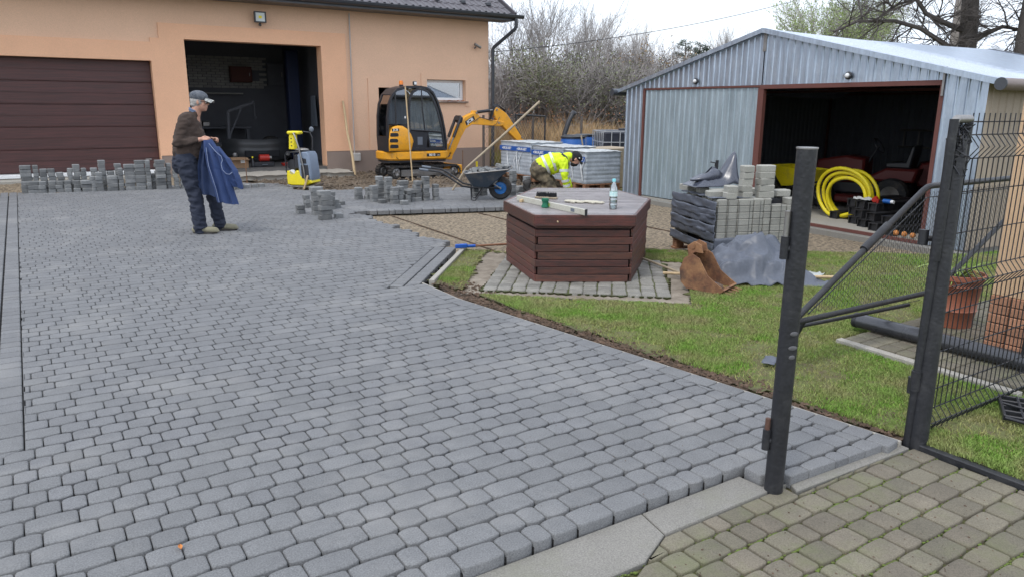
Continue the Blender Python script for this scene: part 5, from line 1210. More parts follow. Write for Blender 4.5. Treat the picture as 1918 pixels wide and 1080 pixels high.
for k, (x, y, z, wh) in enumerate(CH):
    p = SM @ Vector((x, y, .014+z)); L_ = 1
    o = inst(cm, 'drain_channel', None, tuple(p), (0, 0, SHR-PI/2+random.gauss(0, .05)-.06)); o.scale = (1, 1, 1); tag(o, 'black hollow drain channel in the shed, '+wh, 'drain channel', 'black drain channels piled in the open shed')
t = inshed('blue_plug', 'bright blue industrial plug with cable on the black channels', 'plug', .66, -1.72, .36, -1.6); MB().rod((-.06, 0, 0), (.05, 0, 0), .03, n=14).build('body', m_bluep, t, 50); MB().rod((.05, 0, 0), (.09, 0, 0), .024, n=12).build('collar', m_white, t, 50); MB().tube([(-.06, 0, 0), (-.15, .01, -.01), (-.3, .05, -.02), (-.45, .02, -.03)], .01, 8).build('cable', m_cab, t, 50)
t = inshed('red_socket', 'bright red socket on the black channels beside the blue plug', 'plug', .62, -1.56, .35, .4); MB().rod((-.04, 0, .02), (.04, 0, .03), .034, n=14).build('body', m_red, t, 50); MB().box(-.03, .05, -.05, -.02, -.03, .03, .008).build('flap', m_red, t)
t = inshed('pale_cloth', 'crumpled pale cloth lying on the black channels', 'cloth', .68, -1.36, .335); foil('cloth', lambda u_, v_: ((u_-.5)*.14, (v_-.5)*.26, .01+.06*abs(noise.noise((u_*4, v_*4, 8)))), 14, 14, mat('pale_cloth', (.45, .46, .46), rough=.8), t, .003)
t = inshed('orange_roll', 'small orange rope ends on the shed sill behind the chain-link mesh', 'rope', .12, -2.25, .03); 
for k in range(3): MB().ell((0, -.11*k, .03), (.035, .035, .035), 10).build('knot', mat('rope_orange', (.55, .22, .06), rough=.8) if k == 0 else bpy.data.materials['rope_orange'], t, 60)
# yellow wheelbarrow parked inside
t = inshed('yellow_barrow', 'yellow wheelbarrow parked inside the shed behind the black post', 'wheelbarrow', 1.2, .18, .014)
b = MB(); tp = [(-.28, -.3, .62), (.28, -.3, .62), (.25, .42, .66), (-.25, .42, .66)]; bt = [(-.16, -.15, .36), (.16, -.15, .36), (.14, .25, .34), (-.14, .25, .34)]
b.add(tp+bt, [(0, 1, 5, 4), (1, 2, 6, 5), (2, 3, 7, 6), (3, 0, 4, 7), (4, 5, 6, 7)]); tr_ = b.build('tray', m_yel, t); s = tr_.modifiers.new('s', 'SOLIDIFY'); s.thickness = .008
MB().lathe([(.12, -.03), (.17, -.035), (.18, 0), (.17, .035), (.12, .03), (.12, -.03)], (0, .4, .18), 20, axis='x').build('tyre', m_rubber, t, 40)
for s in (-1, 1): MB().tube([(s*.06, .4, .18), (s*.17, .1, .33), (s*.26, -.9, .55)], .015, 8).build('handle', m_black, t, 50); MB().tube([(s*.17, -.1, .36), (s*.2, -.25, .0), (s*.2, -.1, .0)], .012, 8).build('leg', m_black, t, 50)
m_mow = mat('shaded_red_paint', (.11, .010, .008), rough=.5, nscale=6, amt=.4, bump=.05)  # gloom of the bay put into a darker copy of the red
# red ride-on mowers
def mower(lab, x, y, rz, k=1.):
    t = inshed('ride_on_mower', lab, 'mower', x, y, .014, rz, 'red machines inside the shed')
    b = MB(); b.prism([(-.1, .42), (.62, .38), (.70, .5), (.62, .74), (.2, .82), (-.1, .78)], -.22, .22, 'xz', b=.03); b.build('hood', m_mow, t, 40)
    b = MB(); b.prism([(-.85, .46), (-.25, .46), (-.2, .52), (-.45, .66), (-.9, .66)], -.33, .33, 'xz', b=.03); b.build('rear_fender', m_mow, t, 40)
    MB().box(-.8, .6, -.16, .16, .22, .42, .03).build('chassis', m_cab, t); MB().box(-.35, .25, -.42, .42, .1, .22, .03).build('mower_deck', m_mow, t)
    MB().prism([(-.75, .66), (-.4, .66), (-.4, .74), (-.68, .76), (-.74, 1.0), (-.8, 1.0)], -.2, .2, 'xz', b=.02).build('seat', m_cab, t, 40)
    b = MB(); b.rod((-.08, 0, .7), (-.22, 0, .98), .02, n=8); b.tube([(-.22+.16*math.cos(a)*.45, .16*math.sin(a), .98+.16*math.cos(a)*.7) for a in [2*PI*q/20 for q in range(20)]], .012, 6, closed=True); b.build('steering_wheel', m_cab, t, 50)
    for (wx, r_, ww) in ((.45, .19, .07), (-.58, .26, .11)):
        for s in (-1, 1):
            w_ = MB().lathe([(r_*.55, -ww), (r_*.92, -ww), (r_, -ww*.6), (r_, ww*.6), (r_*.92, ww), (r_*.55, ww), (r_*.55, -ww)], (wx, s*.36, r_), 22, axis='y').build('tyre', m_rubber, t, 40); MB().lathe([(0, -ww*.5), (r_*.55, -ww*.8), (r_*.55, ww*.8), (0, ww*.5)], (wx, s*.36, r_), 18, axis='y').build('rim', m_steel, w_, 40)
mower('red ride-on mower with raised hood behind the yellow hose coil', 2.2, -.15, 1.9)
mower('second red ride-on mower standing at the right of the open shed bay', 3.0, -1.35, 2.2)
t = inshed('stepladder', 'narrow ladder hanging flat on the rear wall inside the shed', 'ladder', 5.35, .4, 1.0)
for y in (-.9, .9): pass
for s in (-1, 1): MB().rod((0, -1.0, s*.16), (0, 1.0, s*.16), .02, n=6).build('rail', m_steel, t)
for k in range(7): MB().rod((0, -.9+k*.3, -.16), (0, -.9+k*.3, .16), .014, n=6).build('rung', m_steel, t)

# ---------------------------------------------------------------- mini excavator (side on, facing right)
ex = thing('mini_excavator', 'yellow and black mini excavator on rubber tracks parked before the peach workshop wall', 'excavator', (7.76, 16.35, -.13)); ex.scale = (.9, 1, 1)
# local: x right, y away from us (near side y=-.49), z up from the ground
def trk(yc):
    w_ = .115; path = []
    x0, x1, r_ = -.62, 1.10, .155
    for a in np.linspace(PI/2, 3*PI/2, 11): path.append((x0+r_*math.cos(a), r_+.005+r_*math.sin(a)))
    for a in np.linspace(-PI/2, PI/2, 11): path.append((x1+r_*.9*math.cos(a), r_*.9+.02+r_*.9*math.sin(a)))
    b = MB(); n_ = len(path); ins = inset(path, .028)
    vs = [(x, yc-w_, z) for x, z in path]+[(x, yc+w_, z) for x, z in path]+[(x, yc-w_, z) for x, z in ins]+[(x, yc+w_, z) for x, z in ins]
    for k in range(n_):
        j = (k+1) % n_; b.add([], []); 
    b.add(vs, [(k, (k+1) % n_, n_+(k+1) % n_, n_+k) for k in range(n_)]+[(2*n_+k, 3*n_+k, 3*n_+(k+1) % n_, 2*n_+(k+1) % n_) for k in range(n_)]+[(k, 2*n_+k, 2*n_+(k+1) % n_, (k+1) % n_) for k in range(n_)]+[(n_+k, n_+(k+1) % n_, 3*n_+(k+1) % n_, 3*n_+k) for k in range(n_)])
    # lugs
    per = 0
    pts_ = path+[path[0]]; acc = 0.
    for k in range(len(pts_)-1):
        p, q = Vector((pts_[k][0], 0, pts_[k][1])), Vector((pts_[k+1][0], 0, pts_[k+1][1])); L_ = (q-p).length; d = (q-p)/max(L_, 1e-6); nn = Vector((d.z, 0, -d.x))
        if nn.dot(p-Vector((.24, 0, .16))) < 0: nn = -nn
        while acc < L_:
            c_ = p+d*acc; M_ = frame((c_.x, yc, c_.z), d, (0, 1, 0)); s = 1 if (M_.to_3x3() @ Vector((0, 0, 1))).dot(nn) > 0 else -1
            b.box(-.012, .012, -w_+.004, w_-.004, -.002*s, .02*s, .0, X=M_); acc += .062
        acc -= L_
    return b
for yc in (-.36, .36):
    tk = trk(yc).build('track', m_rubber, ex)
    s = -1 if yc < 0 else 1
    fr_ = MB(); fr_.prism([(-.48, .07), (.98, .07), (1.0, .2), (.1, .24), (-.48, .23)], yc-.08, yc+.08, 'xz', b=.012); fr_.box(-.2, .1, yc+s*.08, yc+s*.095, .12, .17, .005); fr_.box(.45, .8, yc+s*.08, yc+s*.095, .11, .16, .005); fr_.build('track_frame', m_steel, tk, 40)
    for wx, r_ in ((-.62, .125), (1.10, .11)):
        MB().lathe([(0, -.09), (r_*.45, -.1), (r_*.5, -.075), (r_*.8, -.07), (r_, -.05), (r_, .05), (r_*.8, .07), (0, .08)], (wx, yc, .16), 22, axis='y').build('sprocket', m_steel, tk, 40)
        for q in range(6): a = q*PI/3; MB().rod((wx+r_*.62*math.cos(a), yc+s*.06, .16+r_*.62*math.sin(a)), (wx+r_*.62*math.cos(a), yc+s*.088, .16+r_*.62*math.sin(a)), .012, n=6).build('bolt', m_black, tk)
    for wx in (-.3, 0, .3, .6, .85): MB().lathe([(0, -.07), (.045, -.07), (.045, .07), (0, .07)], (wx, yc, .06), 14, axis='y').build('roller', m_steel, tk, 40)
MB().box(-.2, .75, -.28, .28, .12, .30, .02).build('undercarriage', m_cab, ex); MB().lathe([(.3, .3), (.32, .33), (.3, .42)], (.05, 0, 0), 24).build('slew_ring', m_cab, ex, 40)
# upper deck
def hull(w_, x0, x1): return [(x0+.05, -w_+.18), (x0+.14, -w_+.05), (x0+.3, -w_), (x1-.12, -w_), (x1, -w_+.10), (x1, w_-.10), (x1-.12, w_), (x0+.3, w_), (x0+.14, w_-.05), (x0+.05, w_-.18), (x0, w_-.35), (x0, -w_+.35)]
MB().prism(hull(.49, -.87, .90), .45, .655, 'xy', b=.035).build('deck', m_jcb, ex, 30)
b = MB().prism(inset(hull(.49, -.87, .90), .05), .40, .452, 'xy'); b.build('deck_underside', m_cab, ex)
for x_ in (-.63, -.25, .25, .55): 
    MB().box(x_-.0015, x_+.0015, -.4905, -.4885, .48, .62).build('panel_gap', m_cab, ex)
MB().prism([(-.66, .55), (-.60, .51), (-.57, .47), (-.64, .52)], -.4915, -.489, 'xz').build('tie_down', m_cab, ex); MB().box(.42, .47, -.492, -.489, .52, .545).build('latch', m_cab, ex)
# engine cover: big rounded yellow cheek with three louvres
ck = [(-.84, .66), (-.83, .95), (-.79, 1.10), (-.70, 1.205), (-.58, 1.245), (-.43, 1.235), (-.30, 1.17), (-.20, 1.06), (-.14, .93), (-.13, .88), (-.20, .66)]
b = MB(); n_ = len(ck); i1 = inset(ck, .02); i2 = inset(ck, .06)
vs = [(x, .1, z) for x, z in ck]+[(x, -.455, z) for x, z in ck]+[(x, -.49, z) for x, z in i1]+[(x, -.505, z) for x, z in i2]
b.add(vs, [(i*n_+k, i*n_+(k+1) % n_, (i+1)*n_+(k+1) % n_, (i+1)*n_+k) for i in range(3) for k in range(n_)]+[tuple(range(3*n_, 4*n_)), tuple(reversed(range(n_)))])
b.build('engine_cover', m_jcb, ex, 40)
for k, (z_, x_) in enumerate(((1.04, -.70), (.91, -.715), (.78, -.71))):
    lo_ = [(x_-.10, z_-.035), (x_-.09, z_+.03), (x_-.05, z_+.04), (x_+.10, z_+.035), (x_+.13, z_+.01), (x_+.13, z_-.03), (x_+.10, z_-.045), (x_-.06, z_-.045)]
    MB().prism(lo_, -.508, -.50, 'xz').build('louvre', m_cab, ex); 
    for q in range(3): MB().box(x_-.08, x_+.11, -.512, -.508, z_-.03+q*.024, z_-.018+q*.024).build('louvre_slat', m_black, ex)
MB().box(-.83, -.74, -.40, .02, .66, 1.05, .04).build('rear_cover', m_jcb, ex)
def decal(parent, s, size, x, y, z, tilt=0, mt=None, bold=.0, sx=1.):
    b = MB(); M_ = Matrix.Translation((x, y, z)) @ Matrix.Rotation(tilt, 4, 'Y') @ Matrix.Rotation(PI/2, 4, 'X') @ Matrix.Diagonal((sx, 1, 1, 1)); text_geo(b, s, size, M_, .001, 0, bold); return b.build('lettering', mt, parent, fixn=False)
m_ink = mat('decal_black', (.015, .015, .018), rough=.5); m_wht = mat('decal_white', (.78, .78, .76), rough=.5)
MB().box(-.75, -.55, -.5075, -.506, 1.115, 1.175, X=None).build('badge', m_ink, ex); decal(ex, 'JCB', .068, -.65, -.5095, 1.145, 0, m_wht, .002, 1.3)
MB().box(.22, .62, -.4925, -.4905, .525, .595).build('badge', m_ink, ex); decal(ex, '8018', .072, .38, -.4945, .56, 0, m_wht, .002, 1.25); decal(ex, 'CTS', .035, .56, -.4945, .548, 0, m_wht, .001, 1.1)
# cab: side outlines in x-z, near face y=-.47, far face y=.12
oc = [(-.84, .66), (-.86, 1.0), (-.845, 1.45), (-.80, 1.72), (-.70, 1.93), (-.55, 2.06), (-.30, 2.12), (.10, 2.13), (.32, 2.10), (.47, 2.00), (.60, 1.80), (.72, 1.48), (.80, 1.15), (.84, .85), (.84, .66)]
cb = MB()
def frame_strip(mb, poly_o, poly_i, y0, y1, closed=True):
    n_ = len(poly_o); vs = [(x, y0, z) for x, z in poly_o]+[(x, y0, z) for x, z in poly_i]+[(x, y1, z) for x, z in poly_o]+[(x, y1, z) for x, z in poly_i]
    fs = []
    for k in range(n_ if closed else n_-1):
        j = (k+1) % n_; fs += [(k, j, n_+j, n_+k), (2*n_+j, 2*n_+k, 3*n_+k, 3*n_+j), (k, 2*n_+k, 2*n_+j, j), (n_+k, n_+j, 3*n_+j, 3*n_+k)]
    if not closed: fs += [(0, n_, 3*n_, 2*n_), (n_-1, 2*n_-1+0, 4*n_-1, 3*n_-1)]
    mb.add(vs, fs)
for y0, y1 in ((-.47, -.40), (.08, .15)):
    frame_strip(cb, oc, inset(oc, .045), y0, y1)
cb.build('cab_frame', m_cab, ex, 30)
# front door arch: tube arch outline with door glass (the large front half)
arch = [(-.26, .68), (-.27, 1.2), (-.265, 1.62), (-.235, 1.85), (-.15, 2.0), (.0, 2.075), (.17, 2.075), (.33, 2.02), (.46, 1.88), (.60, 1.58), (.71, 1.2), (.765, .85), (.77, .68)]
ab = MB(); frame_strip(ab, arch, inset(arch, .052), -.485, -.445); ab.build('door_frame', m_cab, ex, 30)
ia = inset(arch, .05)
MB().prism([(-.212, 1.16), (-.215, 1.62), (-.19, 1.83), (-.12, 1.96), (.0, 2.025), (.16, 2.025), (.30, 1.97), (.42, 1.84), (.55, 1.56), (.66, 1.18), (.665, 1.10), (.3, 1.13)], -.468, -.462, 'xz').build('door_glass', m_cabglass, ex)
MB().prism([(-.21, .73), (-.21, 1.115), (.3, 1.085), (.23, .73)], -.47, -.455, 'xz').build('lower_door_panel', m_cab, ex)
MB().prism([(.36, .76), (.285, 1.085), (.665, 1.055), (.715, .82), (.70, .755)], -.469, -.463, 'xz').build('lower_door_glass', m_cabglass, ex)
lb = MB(); po_ = [(.33, .72), (.24, 1.12), (.70, 1.085), (.755, .80), (.73, .72)]; frame_strip(lb, po_, inset(po_, .03), -.475, -.452); lb.build('lower_glass_frame', m_cab, ex)
MB().tube([(-.22, -.47, 1.14), (.3, -.475, 1.115), (.70, -.47, 1.085)], .018, 8).build('door_rail', m_cab, ex, 50)
MB().tube([(.12, -.47, 2.03), (.14, -.472, 1.55), (.2, -.472, 1.12)], .014, 8).build('door_divider', m_cab, ex, 50)
MB().box(-.02, .12, -.473, -.468, .80, .98, .0).build('door_pocket', m_grey, ex)
# rear quarter: dark glass, pillar
MB().prism([(-.80, 1.27), (-.80, 1.45), (-.76, 1.7), (-.67, 1.89), (-.55, 2.0), (-.31, 2.05), (-.28, 1.27)], -.445, -.438, 'xz').build('rear_side_glass', m_cabglass_d, ex)
MB().tube([(-.60, -.45, 1.24), (-.60, -.45, 1.95)], .02, 8).build('rear_pillar', m_cab, ex, 50); MB().box(-.36, -.33, -.455, -.446, 1.40, 1.45).build('door_latch', m_white, ex)
MB().prism([(-.60, 1.22), (-.60, .70), (-.25, .70), (-.25, 1.30)], -.46, -.44, 'xz').build('cab_side_panel', m_cab, ex)
# far side glass, back, roof skin and windscreen follow the outline
sk = MB(); m_ = len(oc)
def skin(lo, hi, name, mt, y0=-.40, y1=.08, off=.0):
    b = MB(); P = oc[lo:hi+1] if not off else inset(oc, off)[lo:hi+1]
    vs = [(x, y0, z) for x, z in P]+[(x, y1, z) for x, z in P]; k_ = len(P); vs += [(x*.985, y0, z-.012) for x, z in P]+[(x*.985, y1, z-.012) for x, z in P]
    b.add(vs, [(i, i+1, k_+i+1, k_+i) for i in range(k_-1)]+[(2*k_+i, 3*k_+i, 3*k_+i+1, 2*k_+i+1) for i in range(k_-1)]); return b.build(name, mt, ex)
skin(4, 8, 'cab_roof', m_cab); skin(8, 13, 'windscreen', m_cabglass, off=.02); skin(1, 4, 'rear_window', m_cabglass_d, off=.02); skin(0, 1, 'cab_rear_panel', m_cab)
MB().prism(inset([p for p in oc if p[1] > 1.05]+[(.80, 1.15), (-.85, 1.1)][:0], .04), .11, .118, 'xz').build('far_side_glass', m_cabglass, ex)
MB().box(-.8, .8, .10, .125, .66, 1.15).build('far_side_panel', m_cab, ex)
# seat, levers
MB().prism([(-.45, .70), (.0, .70), (.02, 1.0), (-.22, 1.03), (-.32, 1.62), (-.45, 1.62), (-.48, 1.0)], -.30, .02, 'xz', b=.04).build('seat', m_cab, ex, 40)
for x_, y_ in ((.14, -.3), (.14, .0), (.36, -.22), (.36, -.1)): MB().tube([(x_, y_, .7), (x_+.02, y_, 1.2), (x_-.03, y_, 1.35)], .014, 8).ell((x_-.03, y_, 1.38), (.025, .025, .045), 8).build('lever', m_cab, ex, 50)
MB().tube([(.18, -.43, 1.12), (.20, -.42, 1.45), (.28, -.42, 1.78), (.34, -.42, 1.86)], .011, 8).build('grab_rail', m_steel, ex, 50)
MB().lathe([(.05, 0), (.055, .02), (.05, .03)], (-.30, -.2, 2.12), 14).build('beacon_base', m_cab, ex, 50); MB().lathe([(.05, .03), (.052, .09), (.04, .12), (0, .125)], (-.30, -.2, 2.12), 14).build('beacon', mat('beacon_orange', (.8, .22, .02), rough=.25), ex, 50)
MB().box(-.04, .06, -.36, -.30, 2.14, 2.23, .012).build('work_light', m_cab, ex); MB().box(-.02, .045, -.367, -.361, 2.155, 2.215).build('work_light_lens', m_white, ex); MB().tube([(.0, -.3, 2.13), (.12, -.3, 2.13), (.2, -.28, 2.10)], .008, 6).build('light_cable', m_cab, ex)
# boom: in the plane y=.0, thick plate outline
bo = thing_b = None
by = .0
def plate(poly, y0, y1, name, mt, parent=ex, b_=.012): return MB().prism(poly, y0, y1, 'xz', b=b_).build(name, mt, parent, 30)
plate([(.86, .42), (1.20, .40), (1.26, .55), (1.22, .74), (1.05, .80), (.88, .70)], -.10, .10, 'king_post', m_jcb)
plate([(1.12, .46), (1.24, .50), (1.36, .66), (1.50, .92), (1.66, 1.14), (1.86, 1.24), (2.30, 1.22), (2.74, 1.19), (2.90, 1.22), (2.90, 1.30), (2.74, 1.34), (2.35, 1.36), (2.16, 1.39), (2.02, 1.52), (1.88, 1.52), (1.62, 1.42), (1.40, 1.18), (1.26, .88), (1.14, .66)], -.085, .085, 'boom', m_jcb)
plate([(1.84, 1.44), (1.92, 1.58), (2.02, 1.58), (2.08, 1.44)], -.06, .06, 'boom_bracket', m_jcb)
def ram(p0, p1, y, f_=.6, r_=.036, name='hydraulic_ram'):
    p0, p1 = Vector((p0[0], y, p0[1])), Vector((p1[0], y, p1[1])); m0 = p0+(p1-p0)*f_
    o = MB().rod(p0, m0, r_, n=14).ell(tuple(p0), (r_*1.1, r_*1.1, r_*1.1), 10).build(name, m_cab, ex, 50); MB().rod(m0, p1, r_*.5, n=10).build('ram_rod', m_steel, o, 50); return o
ram((1.47, 1.40), (1.10, .66), -.13, .62, .04); ram((1.47, 1.40), (1.10, .66), .13, .62, .04)
MB().prism([(1.40, 1.35), (1.47, 1.46), (1.55, 1.40), (1.50, 1.28)], -.14, .14, 'xz', b=.01).build('ram_bracket', m_black, ex)
ram((1.98, 1.53), (2.66, 1.60), 0, .72, .04)
plate([(2.60, 1.42), (2.58, 1.56), (2.66, 1.66), (2.76, 1.63), (2.98, 1.52), (3.10, 1.40), (3.70, .72), (3.62, .66), (3.50, .72), (2.86, 1.20), (2.72, 1.30)], -.065, .065, 'dipper_arm', m_jcb)
ram((2.95, 1.55), (3.42, 1.12), 0, .75, .032); plate([(3.38, 1.16), (3.46, 1.06), (3.60, .88), (3.66, .80), (3.60, .76), (3.36, 1.04)], -.03, .03, 'bucket_link', m_cab)
b = MB()
for k in range(5): b.tube([(2.5, -.04+.02*k, 1.36), (2.55, -.05+.02*k, 1.50+.02*k), (2.62, -.05+.02*k, 1.66+.012*k), (2.75, -.05+.025*k, 1.70+.01*k), (2.95, -.04+.02*k, 1.60), (3.02, -.03+.02*k, 1.45)], .011, 6)
b.tube([(1.9, -.09, 1.3), (2.1, -.092, 1.42), (2.5, -.09, 1.33), (2.6, -.09, 1.45)], .009, 6); b.tube([(2.3, -.09, 1.17), (2.5, -.095, 1.19), (2.64, -.09, 1.25), (2.75, -.08, 1.42)], .007, 6)
b.build('hydraulic_hoses', m_cab, ex, kind='stuff')
for (x_, z_) in ((1.16, .56), (1.47, 1.40), (2.0, 1.52), (2.72, 1.28), (2.66, 1.60), (3.52, .9)): MB().rod((x_, -.1, z_), (x_, .1, z_), .026, n=10).build('pivot_pin', m_steel, ex, 50)
tb = math.radians(-27); MB().box(-.155, .155, -.002, .0, -.055, .055, X=Matrix.Translation((1.79, -.0865, 1.335)) @ Matrix.Rotation(tb, 4, 'Y')).build('badge', m_ink, ex); decal(ex, 'JCB', .105, 1.79, -.0905, 1.332, tb, m_wht, .003, 1.3)
MB().tube([(.9, -.12, .5), (1.0, -.16, .46), (1.12, -.12, .5), (1.15, -.08, .56)], .014, 6).build('slew_hose', m_cab, ex, 50)
MB().box(1.2, 1.3, -.45, .45, .08, .30, .01).build('dozer_blade', m_jcb, ex); MB().box(.9, 1.21, -.2, -.1, .12, .2, .01).build('blade_arm', m_jcb, ex)
t = thing('rake', 'wooden rake with thin handle standing upright before the excavator cab', 'rake', (7.22, 15.15, -.12)); MB().rod((.02, 0, 0), (-.03, .15, 2.08), .0155, n=10).build('handle', m_wood, t, 50); MB().box(-.18, .18, -.015, .015, 0, .03, .004).build('head', m_wood_o, t)
b = MB()
for k in range(11): b.rod((-.17+k*.034, 0, 0), (-.17+k*.034, -.02, -.05), .004, n=5)
b.build('teeth', m_wood_o, t)
o = MB().tube([(6.73, 17.31, -.12), (6.78, 17.55, .35), (6.77, 17.8, .9), (6.80, 18.0, 1.4), (6.80, 18.08, 1.66)], [.034, .032, .030, .029, .026], 10).build('wooden_pole', m_wood, None, 60); tag(o, 'pale peeled wooden pole leaning on the peach wall left of the conduit', 'pole')
for k, (x, y, h, lab) in enumerate(((9.74, 17.3, .42, 'thin rusty marker bar upright in the dirt right of the excavator'), (3.95, 16.4, .45, 'thin rusty marker bar in the ground before the cardboard box'))):
    o = MB().rod((x, y, -.12), (x, y, h), .009, n=6).build('marker_bar', m_rust, None); tag(o, lab, 'marker bar')
o = MB().box(9.98, 10.02, 17.0, 17.03, -.12, .14).build('marker_peg', m_yel, None); tag(o, 'short yellow peg in the dirt behind the wheelbarrow', 'peg')
MB()
t = thing('kerb_blocks', 'low dark stone block lying against the plinth behind the wheelbarrow', 'block', (9.35, 17.6, -.12)); MB().box(-.35, .35, -.12, .12, 0, .16, .02).build('block', m_conc, t)

# ---------------------------------------------------------------- plate compactor
pc = thing('plate_compactor', 'yellow plate compactor with grey hood and folded handle before the open doorway', 'compactor', (4.64, 14.62, -.02), math.radians(-33-12)); pc.scale = (.93, .95, .78)
MB().prism([(-.33, .02), (-.30, 0), (.28, 0), (.33, .05), (.33, .08), (.2, .04), (-.2, .04), (-.31, .07)], -.22, .22, 'xz', b=.006).build('base_plate', m_steel, pc)
MB().prism([(-.30, .07), (-.20, .05), (.12, .05), (.26, .12), (.24, .19), (.10, .22), (.02, .28), (-.02, .40), (-.08, .42), (-.13, .36), (-.20, .42), (-.30, .40), (-.31, .25)], -.21, .21, 'xz', b=.02).build('body', m_yel, pc, 30)
MB().prism([(-.02, .18), (.24, .16), (.27, .24), (.22, .80), (.18, .88), (.02, .88), (-.05, .80)], -.20, .20, 'xz', b=.025).build('hood', mat('hood_blue_grey', (.20, .25, .33), rough=.5), pc, 30)
MB().prism([(.04, .22), (.21, .22), (.19, .56), (.03, .56)], -.212, -.203, 'xz', b=.004).build('hood_panel', m_cab, pc); MB().prism([(.03, .60), (.16, .60), (.15, .71), (.07, .73), (.03, .70)], -.208, -.202, 'xz').build('hood_opening', m_cab, pc)
MB().rod((-.20, -.12, .55), (-.20, .12, .55), .13, n=18).build('engine', m_cab, pc, 40); MB().box(-.16, .0, -.15, .15, .45, .80, .03).build('air_filter', m_cab, pc)
MB().rod((-.17, -.21, .38), (-.17, -.18, .38), .06, n=18).build('pulley_cap', m_white, pc, 40)
for y in (-.19, .19): MB().tube([(-.31, y, .36), (-.32, y, .80), (-.28, y, .86), (.02, y, .88), (.05, y, .85)], .017, 8).build('guard_tube', m_cab, pc, 50)
MB().tube([(.12, -.2, .10), (.10, -.23, .5), (.02, -.23, .98), (-.06, -.22, 1.28), (-.1, -.2, 1.33), (-.1, .0, 1.34), (-.1, .1, 1.33)], .017, 10).build('handle', m_steel, pc, 50)
MB().tube([(.10, .2, .85), (.12, .2, 1.2), (.08, .18, 1.34), (-.06, .16, 1.36)], .017, 10).build('handle', m_cab, pc, 50)
MB().prism([(-.28, .93), (-.15, .93), (-.14, 1.30), (-.26, 1.30)], -.10, .04, 'xz', b=.012).build('belt_guard', m_yel, pc); MB().box(-.30, -.02, -.13, .08, 1.30, 1.38, .025).build('handle_grip', m_yel, pc)
for k in range(3): MB().rod((-.21, -.104, 1.02+.09*k), (-.21, -.1, 1.02+.09*k), .016, n=10).build('hole', m_cab, pc)
MB().ell((.02, -.1, .93), (.16, .1, .045), 14).build('tank', m_steel, pc, 60); MB().ell((.16, .1, 1.42), (.055, .03, .07), 12).build('throttle_lever', m_grey, pc, 60)
MB().box(.08, .12, -.26, -.235, .0, .35, .004, X=Matrix.Rotation(.3, 4, 'Y')).build('strap', m_wood, pc)

# ---------------------------------------------------------------- wheelbarrow
wb = thing('wheelbarrow', 'dark blue wheelbarrow with blue wheel hub, loaded with broken grey stones', 'wheelbarrow', (6.776, 10.741, 0), math.radians(-31))
# local x: forward (right), wheel at origin
MB().lathe([(.105, -.045), (.17, -.05), (.195, -.03), (.2, 0), (.195, .03), (.17, .05), (.105, .045), (.105, -.045)], (0, 0, .2), 30, axis='y').build('tyre', m_rubber, wb, 40)
rim_ = MB().lathe([(.03, -.04), (.05, -.02), (.095, -.018), (.11, -.04), (.11, .04), (.095, .018), (.05, .02), (.03, .04)], (0, 0, .2), 26, axis='y').build('rim', mat('hub_blue', (.02, .16, .45), rough=.4), wb, 40)
MB().rod((0, -.09, .2), (0, .09, .2), .016, n=10).build('axle', m_steel, rim_, 50)
tp = [(-.58, -.29, .46), (.12, -.29, .53), (.20, -.12, .56), (.20, .12, .56), (.12, .29, .53), (-.58, .29, .46), (-.62, .15, .46), (-.62, -.15, .46)]
bt = [(-.46, -.17, .24), (-.22, -.17, .22), (-.16, -.08, .23), (-.16, .08, .23), (-.22, .17, .22), (-.46, .17, .24), (-.49, .1, .25), (-.49, -.1, .25)]
b = MB(); b.add(tp+bt, [(k, (k+1) % 8, 8+(k+1) % 8, 8+k) for k in range(8)]+[tuple(range(8, 16))]); tr_ = b.build('tray', mat('barrow_blue', (.035, .05, .07), rough=.5, nscale=8, amt=.6, grime=(.16, .14, .12), gscale=6, gamt=.6), wb, 40, fixn=True); s = tr_.modifiers.new('s', 'SOLIDIFY'); s.thickness = .006
MB().tube(tp+[tp[0]], .011, 6).build('rim_tube', m_steel, tr_, 50)
for s in (-1, 1):
    MB().tube([(0, s*.07, .2), (-.18, s*.10, .21), (-.50, s*.2, .225), (-.64, s*.24, .25), (-.92, s*.27, .44), (-1.02, s*.275, .49), (-1.32, s*.28, .53)], .016, 10).build('handle', m_black, wb, 50); MB().tube([(-1.20, s*.28, .514), (-1.35, s*.28, .534)], .021, 8).build('grip', m_grey, wb, 50)
    MB().tube([(-.50, s*.2, .225), (-.49, s*.2, .02), (-.43, s*.2, .0), (-.28, s*.17, .22)], .011, 8).build('leg', m_black, wb, 50)
    MB().tube([(0, s*.09, .2), (-.16, s*.11, .30)], .012, 8).build('brace', m_steel, wb, 50)
WBM = Matrix.Translation(wb.location) @ Matrix.Rotation(math.radians(-31), 4, 'Z')
RB = ['largest upright broken stone at the front of the barrow', 'broken stone leaning over the front rim of the barrow', 'flat broken stone in the middle of the barrow', 'broken stone at the rear of the barrow near the handles']
k_ = 0
